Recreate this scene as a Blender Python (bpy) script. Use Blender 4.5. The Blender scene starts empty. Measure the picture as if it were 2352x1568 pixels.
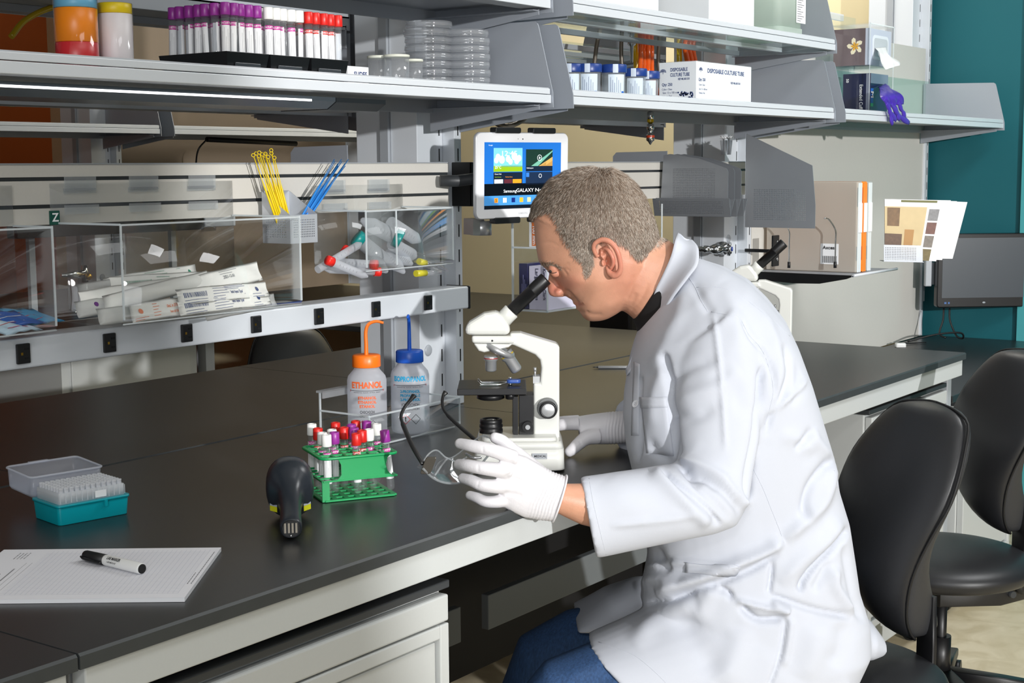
import bpy, bmesh, math, random
import numpy as np
from mathutils import Vector, Matrix, Euler
random.seed(7); RNG = np.random.default_rng(7)
SC = bpy.context.scene
COL = SC.collection
# ------------------------------------------------------------------ camera
CAM_R = np.array([[0.5827, 0.1007, -0.8064], [-0.8127, 0.0625, -0.5794], [-0.0079, 0.9929, 0.1183]])
def _orth(M):
    u, s, v = np.linalg.svd(M); return u @ v
CAM_R = _orth(CAM_R)
FPX = 3354.95
CAM = np.array([0.0, 0.0, 1.277])
cd = bpy.data.cameras.new('camera'); cam = bpy.data.objects.new('camera', cd); COL.objects.link(cam)
cam.matrix_world = Matrix([list(CAM_R[i]) + [CAM[i]] for i in range(3)] + [[0, 0, 0, 1]])
cd.sensor_width = 36.0; cd.lens = FPX * 36.0 / 2352.0; cd.clip_start = 0.05; cd.clip_end = 60
SC.camera = cam
RIGHT = CAM_R[:, 0].copy(); RIGHT[2] = 0; RIGHT /= np.linalg.norm(RIGHT)   # level direction to the right of the view
AWAY = np.array([-RIGHT[1], RIGHT[0], 0.0])                                # level direction away from the viewer
# ------------------------------------------------------------------ world, exposure, lights
w = bpy.data.worlds.new('world'); SC.world = w; w.use_nodes = True
w.node_tree.nodes['Background'].inputs[0].default_value = (0.75, 0.85, 1.0, 1)
w.node_tree.nodes['Background'].inputs[1].default_value = 0.4
SC.view_settings.view_transform = 'Standard'; SC.view_settings.look = 'None'
SC.view_settings.exposure = 0.12; SC.view_settings.gamma = 1.0
SC.view_settings.use_curve_mapping = False
def lamp(name, kind, loc, target, energy, color=(1, 1, 1), **kw):
    d = bpy.data.lights.new(name, kind); d.energy = energy; d.color = color
    for k, v in kw.items(): setattr(d, k, v)
    o = bpy.data.objects.new(name, d); COL.objects.link(o); o.location = loc
    o.rotation_euler = (Vector(target) - Vector(loc)).to_track_quat('-Z', 'Y').to_euler()
    return o
lamp('flash_key', 'SPOT', (-1.75, -6.4, 2.3), (-1.75 + 8 * math.tan(math.radians(35.6)), 1.6, 1.0), 2600, (1.0, 0.99, 0.975), spot_size=math.radians(26), spot_blend=0.02, shadow_soft_size=0.08)
lamp('flash_fill', 'SPOT', (-0.9, -0.35, 2.1), (2.4, 1.5, 0.95), 46, (1.0, 0.985, 0.96), spot_size=math.radians(75), spot_blend=0.6, shadow_soft_size=0.12)
lamp('ceiling_fill_front', 'AREA', (1.2, 0.2, 2.74), (1.2, 0.2, 0), 9, (0.97, 0.985, 1.0), shape='RECTANGLE', size=1.2, size_y=0.6)  # added overhead fill; no such fixture is in view
lamp('ceiling_fill_right', 'AREA', (3.6, 0.2, 2.74), (3.6, 0.2, 0), 34, (0.97, 0.985, 1.0), shape='RECTANGLE', size=1.2, size_y=0.6)  # second added overhead fill, above the stools
lamp('ceiling_fill_aisle', 'AREA', (4.7, 2.8, 2.74), (5.0, 2.8, 0), 30, (1.0, 0.97, 0.9), shape='RECTANGLE', size=1.2, size_y=0.6)  # added to brighten the tan wall beyond the aisle
lamp('left_fill_area', 'AREA', (-2.2, -1.4, 1.6), (2.4, 1.8, 0.9), 50, (0.93, 0.96, 1.0), shape='RECTANGLE', size=2.4, size_y=1.6)  # added soft fill from behind left; no window stands there
# ------------------------------------------------------------------ photo pixel -> point in the room
def ray(px, py):
    r = CAM_R @ np.array([px - 1176.0, 784.0 - py, -FPX]); return r / np.linalg.norm(r)
def at_z(px, py, z): r = ray(px, py); return CAM + r * (z - CAM[2]) / r[2]
def at_y(px, py, y): r = ray(px, py); return CAM + r * (y - CAM[1]) / r[1]
def at_x(px, py, x): r = ray(px, py); return CAM + r * (x - CAM[0]) / r[0]
def at_d(px, py, d): return CAM + CAM_R @ np.array([(px - 1176.0) / FPX * d, (784.0 - py) / FPX * d, -d])
def to_px(P):
    q = (np.asarray(P, float) - CAM) @ CAM_R
    return np.stack([1176.0 + FPX * q[..., 0] / -q[..., 2], 784.0 - FPX * q[..., 1] / -q[..., 2], -q[..., 2]], -1)
# ------------------------------------------------------------------ materials
def lin(c): return tuple((x / 12.92 if x <= 0.04045 else ((x + 0.055) / 1.055) ** 2.4) for x in c)
def rgb(r, g, b): return lin((r / 255, g / 255, b / 255))
_M = {}
def _base(name):
    m = bpy.data.materials.new(name); m.use_nodes = True; nt = m.node_tree
    return m, nt, nt.nodes['Principled BSDF']
def mat(name, col, rough=0.5, metal=0.0, spec=0.5, noise=0.0, nscale=60, bump=0.0, bscale=200, coat=0.0, trans=0.0, sss=0.0, emit=None, estr=0.0, alpha=1.0, stretch=None):
    if name in _M: return _M[name]
    m, nt, p = _base(name); L = nt.links; N = nt.nodes
    p.inputs['Base Color'].default_value = (*col, 1); p.inputs['Roughness'].default_value = rough
    p.inputs['Metallic'].default_value = metal; p.inputs['Specular IOR Level'].default_value = spec
    p.inputs['Coat Weight'].default_value = coat; p.inputs['Transmission Weight'].default_value = trans
    if sss:
        p.inputs['Subsurface Weight'].default_value = sss; p.inputs['Subsurface Radius'].default_value = (0.9, 0.35, 0.2); p.inputs['Subsurface Scale'].default_value = 0.006
    if emit: p.inputs['Emission Color'].default_value = (*emit, 1); p.inputs['Emission Strength'].default_value = estr
    tc = N.new('ShaderNodeTexCoord'); src = tc.outputs['Object']
    if stretch:
        mp = N.new('ShaderNodeMapping'); mp.inputs['Scale'].default_value = stretch; L.new(src, mp.inputs[0]); src = mp.outputs[0]
    if noise:
        n = N.new('ShaderNodeTexNoise'); n.inputs['Scale'].default_value = nscale; n.inputs['Detail'].default_value = 5; L.new(src, n.inputs['Vector'])
        r = N.new('ShaderNodeMixRGB'); r.blend_type = 'MULTIPLY'; r.inputs[0].default_value = 1
        mr = N.new('ShaderNodeMapRange'); mr.inputs[3].default_value = 1 - noise; mr.inputs[4].default_value = 1 + noise; L.new(n.outputs['Fac'], mr.inputs[0])
        r.inputs[1].default_value = (*col, 1); L.new(mr.outputs[0], r.inputs[2]); L.new(r.outputs[0], p.inputs['Base Color'])
    if bump:
        n2 = N.new('ShaderNodeTexNoise'); n2.inputs['Scale'].default_value = bscale; n2.inputs['Detail'].default_value = 3; L.new(src, n2.inputs['Vector'])
        b = N.new('ShaderNodeBump'); b.inputs['Strength'].default_value = bump; b.inputs['Distance'].default_value = 0.002; L.new(n2.outputs['Fac'], b.inputs['Height']); L.new(b.outputs[0], p.inputs['Normal'])
    _M[name] = m; return m
def clear(name, tint=(1, 1, 1), haze=0.0, hazecol=(0.9, 0.92, 0.95), gl=0.9, rough=0.03, fres=1.25):
    """thin clear sheet: see-through with a skin of reflection, optionally cloudy"""
    if name in _M: return _M[name]
    m = bpy.data.materials.new(name); m.use_nodes = True; nt = m.node_tree; N = nt.nodes; L = nt.links; N.clear()
    out = N.new('ShaderNodeOutputMaterial'); tr = N.new('ShaderNodeBsdfTransparent'); tr.inputs[0].default_value = (*tint, 1)
    g = N.new('ShaderNodeBsdfGlossy'); g.inputs['Roughness'].default_value = rough; g.inputs['Color'].default_value = (gl, gl, gl, 1)
    lw = N.new('ShaderNodeLayerWeight'); lw.inputs[0].default_value = 0.5; pw = N.new('ShaderNodeMath'); pw.operation = 'POWER'; pw.inputs[1].default_value = 4.0; L.new(lw.outputs['Facing'], pw.inputs[0])
    fr = N.new('ShaderNodeMapRange'); f0 = ((fres - 1) / (fres + 1)) ** 2; fr.inputs[3].default_value = f0; fr.inputs[4].default_value = f0 + 0.75 * (fres - 0.8); L.new(pw.outputs[0], fr.inputs[0])
    mx = N.new('ShaderNodeMixShader'); L.new(fr.outputs[0], mx.inputs[0]); L.new(tr.outputs[0], mx.inputs[1]); L.new(g.outputs[0], mx.inputs[2]); last = mx
    if haze:
        d = N.new('ShaderNodeBsdfDiffuse'); d.inputs[0].default_value = (*hazecol, 1)
        t = N.new('ShaderNodeBsdfTranslucent'); t.inputs[0].default_value = (*hazecol, 1)
        ms = N.new('ShaderNodeMixShader'); ms.inputs[0].default_value = 0.5; L.new(d.outputs[0], ms.inputs[1]); L.new(t.outputs[0], ms.inputs[2])
        m2 = N.new('ShaderNodeMixShader'); m2.inputs[0].default_value = haze; L.new(mx.outputs[0], m2.inputs[1]); L.new(ms.outputs[0], m2.inputs[2]); last = m2
    L.new(last.outputs[0], out.inputs[0]); _M[name] = m; return m
silver = mat('silver_paint', rgb(218, 223, 229), 0.36, 0.12, noise=0.03, nscale=900, bump=0.04, bscale=1500)
silver_dk = mat('silver_paint_dim', rgb(166, 171, 177), 0.45, 0.1)
beam_paint = mat('warm_grey_paint', rgb(200, 204, 204), 0.45, 0.1, noise=0.02, nscale=300)
cab_paint = mat('cabinet_paint', rgb(192, 195, 194), 0.42, 0.05, noise=0.02, nscale=300)
gusset = mat('grey_sheet_metal', rgb(160, 166, 175), 0.4, 0.2, noise=0.03, nscale=400)
benchtop = mat('black_epoxy', rgb(36, 37, 38), 0.33, 0, 0.75, noise=0.12, nscale=30, bump=0.03, bscale=900)
bench_edge = mat('bench_edge', rgb(58, 62, 64), 0.5, noise=0.15, nscale=40)
blackpl = mat('black_plastic', rgb(20, 21, 23), 0.4)
blackmt = mat('black_matte', rgb(16, 16, 17), 0.6)
darkgrey = mat('dark_grey', rgb(52, 55, 58), 0.45)
beige_pan = mat('beige_laminate', rgb(214, 211, 204), 0.55, noise=0.03, nscale=200)
chrome = mat('chrome', rgb(215, 218, 220), 0.12, 1.0)
steel = mat('brushed_steel', rgb(196, 198, 200), 0.33, 0.65)
white_pl = mat('white_plastic', rgb(236, 237, 236), 0.35)
paper = mat('white_paper', rgb(240, 241, 243), 0.8)
ink = mat('black_ink', rgb(28, 28, 32), 0.6)
blue_ink = mat('blue_ink', rgb(40, 62, 118), 0.6)
acryl = clear('clear_acrylic', (0.99, 0.995, 0.995), gl=1.0, fres=1.4)
acryl_edge = clear('acrylic_edge', (0.8, 0.88, 0.9), 0.7, (0.95, 0.98, 1.0), rough=0.1, fres=1.6)
petri = clear('clear_polystyrene', (0.95, 0.96, 0.97), 0.16, (.95, .97, 1), gl=1.0, fres=1.7, rough=0.05)
tubeglass = clear('tube_plastic', (0.93, 0.94, 0.95), 0.08, gl=1.0, fres=1.4)
frost = clear('frosted_plastic', (0.9, 0.92, 0.95), 0.55, (0.9, 0.92, 0.96), rough=0.3, fres=1.3)
# ------------------------------------------------------------------ mesh builder
_XF = {}
class MB:
    def __init__(s): s.v = []; s.f = []; s.n = 0; s.sm = []
    def add(s, V, F, smooth=False):
        V = np.asarray(V, float).reshape(-1, 3); b = s.n
        s.v.append(V); s.f += [tuple(i + b for i in f) for f in F]; s.sm += [smooth] * len(F); s.n += len(V); return s
    def box(s, a, b, M=None):
        x0, y0, z0 = a; x1, y1, z1 = b
        V = np.array([(x, y, z) for z in (z0, z1) for y in (y0, y1) for x in (x0, x1)], float)
        if M is not None: V = xf(M, V)
        return s.add(V, [(0, 2, 3, 1), (4, 5, 7, 6), (0, 1, 5, 4), (2, 6, 7, 3), (0, 4, 6, 2), (1, 3, 7, 5)])
    def prism(s, poly, a, b, axis=2, M=None):
        """poly in the two other axes (cyclic order), extruded from a to b along axis"""
        n = len(poly); V = []
        for h in (a, b):
            for p in poly:
                q = [0, 0, 0]; q[axis] = h; q[(axis + 1) % 3] = p[0]; q[(axis + 2) % 3] = p[1]; V.append(q)
        V = np.array(V, float)
        if M is not None: V = xf(M, V)
        return s.add(V, [tuple(range(n))[::-1], tuple(range(n, 2 * n))] + [(i, (i + 1) % n, n + (i + 1) % n, n + i) for i in range(n)])
    def lathe(s, prof, n=32, o=(0, 0, 0), ax=(0, 0, 1), cap=True, smooth=True, M=None, a0=0, a1=2 * math.pi, ribs=0, rib=0):
        """prof: list of (r, h) along axis ax from o"""
        ax = np.array(ax, float); ax /= np.linalg.norm(ax); t = np.array([1, 0, 0]) if abs(ax[0]) < 0.9 else np.array([0, 1, 0])
        u = np.cross(ax, t); u /= np.linalg.norm(u); w_ = np.cross(ax, u); o = np.array(o, float)
        V = []; full = abs(a1 - a0 - 2 * math.pi) < 1e-6; m = n if full else n + 1
        for r, h in prof:
            for k in range(m):
                a = a0 + (a1 - a0) * k / n; rr = r * (1 + (rib if (ribs and int(k * ribs * 2 / n) % 2) else 0))
                V.append(o + ax * h + (u * math.cos(a) + w_ * math.sin(a)) * rr)
        F = []
        for i in range(len(prof) - 1):
            for k in range(n): F.append((i * m + k, i * m + (k + 1) % m, (i + 1) * m + (k + 1) % m, (i + 1) * m + k))
        if M is not None: V = xf(M, V)
        s.add(V, F, smooth)
        if cap and full:
            b = s.n - m * len(prof)
            if prof[0][0] > 1e-6: s.f.append(tuple(b + k for k in range(m))[::-1]); s.sm.append(False)
            if prof[-1][0] > 1e-6: s.f.append(tuple(b + (len(prof) - 1) * m + k for k in range(m))); s.sm.append(False)
        return s
    def cyl(s, p0, p1, r, r1=None, n=20, smooth=True):
        p0 = np.array(p0, float); p1 = np.array(p1, float); h = np.linalg.norm(p1 - p0)
        return s.lathe([(r, 0), (r if r1 is None else r1, h)], n, p0, p1 - p0, smooth=smooth)
    def tube(s, pts, r, n=10, closed=False, flat=None, up=None):
        """round (or flattened) tube along points; r may be a list"""
        P = np.array(pts, float); m = len(P); rr = [r] * m if np.isscalar(r) else list(r)
        T = np.gradient(P, axis=0)
        if closed: T = np.roll(P, -1, 0) - np.roll(P, 1, 0)
        T /= np.linalg.norm(T, axis=1)[:, None] + 1e-12
        u = np.array(up, float) if up is not None else (np.array([0, 0, 1.0]) if abs(T[0][2]) < 0.9 else np.array([1.0, 0, 0]))
        V = []
        for i in range(m):
            if up is not None: u = np.array(up, float)
            u = u - T[i] * np.dot(u, T[i]); u /= np.linalg.norm(u) + 1e-12; w_ = np.cross(T[i], u)
            for k in range(n):
                a = 2 * math.pi * k / n
                V.append(P[i] + u * math.cos(a) * rr[i] * (flat if flat else 1) + w_ * math.sin(a) * rr[i])
        F = []
        for i in range(m if closed else m - 1):
            j = (i + 1) % m
            for k in range(n): F.append((i * n + k, i * n + (k + 1) % n, j * n + (k + 1) % n, j * n + k))
        s.add(V, F, True)
        if not closed:
            b = s.n - m * n; s.f.append(tuple(b + k for k in range(n))[::-1]); s.f.append(tuple(b + (m - 1) * n + k for k in range(n))); s.sm += [False] * 2
        return s
    def loft(s, rings, closed=True, cap=True, smooth=True):
        n = len(rings[0]); V = np.concatenate([np.asarray(r, float) for r in rings]); F = []
        for i in range(len(rings) - 1):
            for k in range(n if closed else n - 1): F.append((i * n + k, i * n + (k + 1) % n, (i + 1) * n + (k + 1) % n, (i + 1) * n + k))
        s.add(V, F, smooth)
        if cap and closed:
            b = s.n - len(V); s.f.append(tuple(b + k for k in range(n))[::-1]); s.f.append(tuple(b + (len(rings) - 1) * n + k for k in range(n))); s.sm += [False] * 2
        return s
    def ball(s, c, r, n=16, M=None):
        r = np.array([r] * 3 if np.isscalar(r) else r, float)
        V = []; 
        for i in range(n // 2 + 1):
            t = math.pi * i / (n // 2)
            for k in range(n): a = 2 * math.pi * k / n; V.append((math.sin(t) * math.cos(a), math.sin(t) * math.sin(a), math.cos(t)))
        V = np.array(V) * r
        if M is not None: V = V @ np.array(M)[:3, :3].T
        V = V + np.array(c, float)
        F = [(i * n + k, (i + 1) * n + k, (i + 1) * n + (k + 1) % n, i * n + (k + 1) % n) for i in range(n // 2) for k in range(n)]
        return s.add(V, F, True)
    def text(s, body, size, f, bold=0.0, width=None, align='CENTER', ext=0):
        """flat lettering: f maps text (x, y) arrays to points"""
        V, F = text_geo(body, bold, align)
        V = V * size
        if width: V[:, 0] *= width / max(1e-6, V[:, 0].max() - V[:, 0].min())
        return s.add(f(V[:, 0], V[:, 1]), F)
    def build(s, name, material, parent=None, bevel=0, segs=2, world=True, solid=0, subsurf=0, loc=None, auto=True):
        me = bpy.data.meshes.new(name); V = np.concatenate(s.v) if s.v else np.zeros((0, 3))
        o = bpy.data.objects.new(name, me); COL.objects.link(o)
        if parent is not None:
            o.parent = parent; X = _XF.get(parent.name, Matrix.Identity(4)); _XF[o.name] = X
            if world: V = xf(X.inverted(), V)
        else:
            c = np.array(loc, float) if loc is not None else np.array([*((V[:, :2].min(0) + V[:, :2].max(0)) / 2), V[:, 2].min()])
            V = V - c; o.location = c; _XF[o.name] = Matrix.Translation(c)
        me.from_pydata(V.tolist(), [], s.f); me.polygons.foreach_set('use_smooth', s.sm)
        mats = material if isinstance(material, (list, tuple)) else [material]
        for m_ in mats: me.materials.append(m_)
        me.validate(); me.update()
        if s.fix: fixn(me)
        if solid: md = o.modifiers.new('s', 'SOLIDIFY'); md.thickness = solid; md.offset = 0
        if bevel: md = o.modifiers.new('b', 'BEVEL'); md.width = bevel; md.segments = segs; md.limit_method = 'ANGLE'; md.angle_limit = math.radians(40)
        if subsurf: md = o.modifiers.new('u', 'SUBSURF'); md.levels = subsurf; md.render_levels = subsurf
        return o
    fix = True
def fixn(me):
    bm = bmesh.new(); bm.from_mesh(me); bmesh.ops.recalc_face_normals(bm, faces=bm.faces); bm.to_mesh(me); bm.free()
def xf(M, V):
    M = np.array(M); V = np.asarray(V, float); return V @ M[:3, :3].T + M[:3, 3]
_TG = {}
def text_geo(body, bold=0.0, align='CENTER'):
    k = (body, bold, align)
    if k not in _TG:
        cu = bpy.data.curves.new('t', 'FONT'); cu.body = body; cu.align_x = align; cu.align_y = 'CENTER'; cu.offset = bold; cu.resolution_u = 3; cu.fill_mode = 'FRONT'; cu.dimensions = '2D'
        o = bpy.data.objects.new('t', cu); COL.objects.link(o)
        dg = bpy.context.evaluated_depsgraph_get(); dg.update(); me = o.evaluated_get(dg).to_mesh()
        V = np.array([v.co[:] for v in me.vertices]).reshape(-1, 3); F = [tuple(p.vertices) for p in me.polygons]
        o.evaluated_get(dg).to_mesh_clear(); bpy.data.objects.remove(o); bpy.data.curves.remove(cu); _TG[k] = (V, F)
    V, F = _TG[k]; return V.copy(), F
def plane_map(o, u, v):
    o, u, v = (np.array(a, float) for a in (o, u, v)); u = u / np.linalg.norm(u); v = v / np.linalg.norm(v)
    return lambda x, y: o + x[:, None] * u + y[:, None] * v
def cyl_map(c, r, h, a0, up=(0, 0, 1), M=None):
    """wraps text round an upright cylinder centred at c, facing azimuth a0"""
    c = np.array(c, float)
    def f(x, y):
        a = a0 + x / r; V = np.stack([c[0] + r * np.cos(a), c[1] + r * np.sin(a), c[2] + h + y], 1)
        return V if M is None else xf(M, V)
    return f
def tag(o, label=None, cat=None, group=None, kind=None):
    if label: o['label'] = label
    if cat: o['category'] = cat
    if group: o['group'] = group
    if kind: o['kind'] = kind
    return o
def thing(name, label, cat, loc=(0, 0, 0), rz=0, group=None, kind=None, M=None):
    o = bpy.data.objects.new(name, None); COL.objects.link(o); o.empty_display_size = 0.02
    X = M if M is not None else (Matrix.Translation(tuple(loc)) @ Matrix.Rotation(rz, 4, 'Z'))
    o.matrix_world = X; _XF[o.name] = X.copy()
    return tag(o, label, cat, group, kind)
def dup(root, M, label, group=None):
    r = root.copy(); COL.objects.link(r); r.matrix_world = M; _XF[r.name] = M.copy(); r['label'] = label
    if group: r['group'] = group
    def rec(a, b):
        for ch in list(a.children):
            c = ch.copy(); COL.objects.link(c); c.parent = b; rec(ch, c)
    rec(root, r); return r
def struct(name, mb, m, **kw):
    o = mb.build(name, m, **kw); o['kind'] = 'structure'; return o
def TR(x, y, z, rz=0, rx=0, ry=0): return Matrix.Translation((x, y, z)) @ Euler((rx, ry, rz)).to_matrix().to_4x4()
def frame(o, x, y, z):
    """matrix whose columns are the given axes"""
    M = Matrix.Identity(4)
    for i, a in enumerate((x, y, z)):
        a = np.array(a, float); a = a / np.linalg.norm(a)
        for k in range(3): M[k][i] = a[k]
    for k in range(3): M[k][3] = o[k]
    return M
def rrect(w, h, r, n=5):
    P = []
    for cx, cy, a0 in ((w / 2 - r, h / 2 - r, 0), (-w / 2 + r, h / 2 - r, 90), (-w / 2 + r, -h / 2 + r, 180), (w / 2 - r, -h / 2 + r, 270)):
        for k in range(n + 1): a = math.radians(a0 + 90 * k / n); P.append((cx + r * math.cos(a), cy + r * math.sin(a)))
    return P
def smoothpts(P, k=8):
    """Catmull-Rom through points"""
    P = np.array(P, float); Q = np.vstack([2 * P[0] - P[1], P, 2 * P[-1] - P[-2]]); out = []
    for i in range(1, len(Q) - 2):
        for j in range(k):
            t = j / k; a, b, c, d = Q[i - 1], Q[i], Q[i + 1], Q[i + 2]
            out.append(0.5 * ((2 * b) + (-a + c) * t + (2 * a - 5 * b + 4 * c - d) * t * t + (-a + 3 * b - 3 * c + d) * t ** 3))
    out.append(P[-1]); return np.array(out)
# ------------------------------------------------------------------ room
FZ = -0.04; CZ = 2.78; WX = 5.43
def floor_mat():
    m, nt, p = _base('vinyl_floor'); N = nt.nodes; L = nt.links
    tc = N.new('ShaderNodeTexCoord'); n = N.new('ShaderNodeTexNoise'); n.inputs['Scale'].default_value = 9; n.inputs['Detail'].default_value = 8; n.inputs['Distortion'].default_value = 1.2
    L.new(tc.outputs['Object'], n.inputs['Vector']); r = N.new('ShaderNodeValToRGB'); L.new(n.outputs['Fac'], r.inputs[0])
    r.color_ramp.elements[0].position = 0.35; r.color_ramp.elements[0].color = (*rgb(206, 190, 156), 1)
    r.color_ramp.elements[1].position = 0.65; r.color_ramp.elements[1].color = (*rgb(228, 214, 184), 1)
    L.new(r.outputs[0], p.inputs['Base Color']); p.inputs['Roughness'].default_value = 0.35; return m
struct('floor', MB().box((-3, -7, FZ - 0.1), (WX, 7.2, FZ)), floor_mat())
struct('ceiling', MB().box((-3, -7, CZ), (WX, 7.2, CZ + 0.1)), mat('ceiling_white', rgb(225, 226, 224), 0.9))
teal = mat('teal_wall_paint', rgb(2, 90, 100), 0.6, noise=0.05, nscale=3)
teal_lit = mat('teal_lit_paint', rgb(70, 160, 166), 0.6)
tan = mat('tan_wall_paint', rgb(216, 202, 164), 0.75, noise=0.03, nscale=4)
tan_dim = tan
orange_w = mat('orange_wall_paint', rgb(186, 92, 30), 0.7, noise=0.06, nscale=3)
white_w = mat('white_wall_paint', rgb(214, 216, 216), 0.8)
struct('wall_right', MB().box((WX, -7, FZ), (WX + 0.1, 2.06, CZ)), teal)
struct('wall_right', MB().box((WX, 2.06, FZ), (WX + 0.1, 7.2, CZ)), tan)
struct('lit_wall_strip_1', MB().box((WX - 0.02, 1.1, FZ), (WX + 0.01, 1.605, CZ)), teal_lit)  # added strip; its lighter teal stands for the lit stretch of wall
struct('wall_back', MB().box((-3, 7.2, FZ), (WX + 0.1, 7.3, CZ)), orange_w)
struct('wall_front', MB().box((-3.1, -7.1, FZ), (WX + 0.1, -7, CZ)), white_w)
struct('wall_left', MB().box((-3.1, -7, FZ), (-3, 7.2, CZ)), white_w)
struct('baseboard_right', MB().box((WX - 0.012, -7, FZ), (WX, 2.0, FZ + 0.1)), blackpl, bevel=0.003)
for i, (x, y) in enumerate(((1.2, 0.2), (3.6, 0.2), (4.7, 2.8))):
    t = thing('ceiling_fill_panel', 'added ceiling panel for the fill lamp ' + ('above the near bench', 'above the stools', 'above the aisle behind')[i], 'ceiling light', (x, y, CZ), group='added ceiling panels')  # unseen panels added to go with the overhead fill lamps
    MB().box((x - .62, y - .32, CZ - .02), (x + .62, y - .3, CZ)).box((x - .62, y + .3, CZ - .02), (x + .62, y + .32, CZ)).box((x - .62, y - .3, CZ - .02), (x - .6, y + .3, CZ)).box((x + .6, y - .3, CZ - .02), (x + .62, y + .3, CZ)).build('frame', white_pl, t)
    MB().box((x - .6, y - .3, CZ - .01), (x + .6, y + .3, CZ - .005)).build('diffuser', white_pl, t)
# ------------------------------------------------------------------ island bench
YF, YC, YB = 1.27, 2.065, 2.83
J0, J1, J2, J3 = 0.963, 2.489, 3.98, 5.36
ZT = 0.76; TH = 0.018
def worktop(x0, x1, y0, y1, label, group=None, z=ZT):
    c = 0.003
    mb = MB().prism([(y0 + c, z), (y0, z - c), (y0, z - TH), (y1, z - TH), (y1, z - c), (y1 - c, z)], x0 + 0.0015, x1 - 0.0015, axis=0)
    o = mb.build('worktop', [benchtop, bench_edge]); tag(o, label, 'worktop', group)
    me = o.data
    for p in me.polygons:
        if abs(p.normal.z) < 0.9: p.material_index = 1
    return o
worktop(-0.6, J0, YF, YC - .003, 'black worktop at the near left corner, left of the seam below the notepad')
worktop(J0, J1, YF, YC - .003, 'long black worktop under the notepad, scanner and green tube rack')
worktop(J1, J2, YF + .045, YC - .003, 'black worktop under the second microscope at the right end')
worktop(-0.6, J0 + 0.55, YC + .003, YB, 'black worktop on the far side of the bench, at far left')
worktop(J0 + 0.55, J1 + .2, YC + .003, YB, 'black worktop on the far side, behind the wash bottles')
worktop(J1 + .2, J2, YC + .003, YB, 'black worktop on the far side, behind the first microscope')
def bench_frame(x0, x1, yf, label, left_leg=True):
    t = thing('bench_frame', label, 'bench frame', ((x0 + x1) / 2, YC, FZ))
    z1 = ZT - TH - .001
    MB().box((x0 + .012, yf + .006, z1 - .044), (x1 - .012, yf + .03, z1)).build('front_beam', beam_paint, t, bevel=.002)
    MB().box((x0 + .012, YB - .03, z1 - .044), (x1 - .012, YB - .006, z1)).build('back_beam', beam_paint, t, bevel=.002)
    for x in (x0 + .03, x1 - .03):
        MB().box((x - .018, yf + .035, z1 - .04), (x + .018, YB - .035, z1)).build('cross_beam', silver_dk, t, bevel=.002)
        for y in (YC - .45 if x < 2.3 else yf + .05, YB - .08):
            MB().box((x - .016, y - .016, FZ), (x + .016, y + .016, z1 - .041)).build('leg', silver_dk, t, bevel=.003)
    if x1 > 2: MB().box((x0 + .05, YC - .015, .08), (x1 - .05, YC - .005, .66)).build('modesty_panel', mat('panel_black', rgb(26, 25, 25), .6), t)
    MB().box((x0 + .05, YC - .17, .25), (x1 - .05, YC - .15, .33)).build('lower_rail', mat('rail_grey', rgb(116, 121, 123), .45), t, bevel=.002)
    return t
bench_frame(-0.6, J0, YF, 'grey metal bench frame at near left, mostly outside the picture')
b1 = bench_frame(J0, J1, YF, 'grey metal bench frame with long front beam under the main worktop')
bench_frame(J1, J2, YF + .045, 'light grey bench frame behind the seated man, under right-end worktop')
MB().box((1.70, 1.285, .40), (1.74, 1.62, .455)).box((1.70, 1.60, FZ), (1.74, 1.64, .70)).build('support_arm', blackmt, b1, bevel=.003)
MB().box((1.745, 1.60, FZ), (1.77, 1.635, .70)).build('leg', silver_dk, b1, bevel=.002)
# pedestal cabinet under the main worktop
def pedestal(x0, x1, yf, z0, z1, label, nd, group=None):
    t = thing('pedestal_cabinet', label, 'cabinet', ((x0 + x1) / 2, yf + .25, z0))
    MB().box((x0, yf + .012, z0), (x1, yf + .52, z1 - .013)).build('body', cab_paint, t, bevel=.003)
    MB().box((x0 - .004, yf - .004, z1 - .012), (x1 + .004, yf + .525, z1)).build('cabinet_top', darkgrey, t, bevel=.002)
    z = z1 - .016
    for i, h in enumerate(nd):
        a = (x0 + .004, yf - .008, z - h); b = (x1 - .004, yf + .0115, z - .003)
        mb = MB(); fr = .02 if h > .1 else 0
        if fr:
            mb.box(a, (a[0] + fr, b[1], b[2])).box((b[0] - fr, a[1], a[2]), b).box((a[0] + fr, a[1], b[2] - fr), (b[0] - fr, b[1], b[2])).box((a[0] + fr, a[1], a[2]), (b[0] - fr, b[1], a[2] + fr))
            d = mb.build('drawer' if i else 'drawer', cab_paint, t, bevel=.002)
            MB().box((a[0] + fr + .004, a[1] + .006, a[2] + fr + .004), (b[0] - fr - .004, b[1], b[2] - fr - .004)).build('inset_panel', cab_paint, d, bevel=.003)
        else:
            mb.box(a, b).build('drawer', cab_paint, t, bevel=.003)
        z -= h
    for x in (x0 + .05, x1 - .05):
        for y in (yf + .06, yf + .45):
            MB().cyl((x - .012, y, FZ + .027), (x + .012, y, FZ + .027), .025).box((x - .006, y - .006, FZ + .03), (x + .006, y + .006, z0 + .002)).build('caster', blackpl, t)
    return t
pedestal(1.02, 1.628, 1.292, .06, .681, 'grey metal drawer cabinet under the main worktop, at bottom left', (.043, .24, .24))
pedestal(3.36, 3.90, 1.345, .05, .683, 'light grey drawer cabinet under the worktop, behind the first empty chair', (.04, .15, .15, .2))
pedestal(4.10, 4.56, 1.36, .05, .60, 'light grey cabinet beneath the low desk, behind the rear black chair', (.5,))
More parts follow.
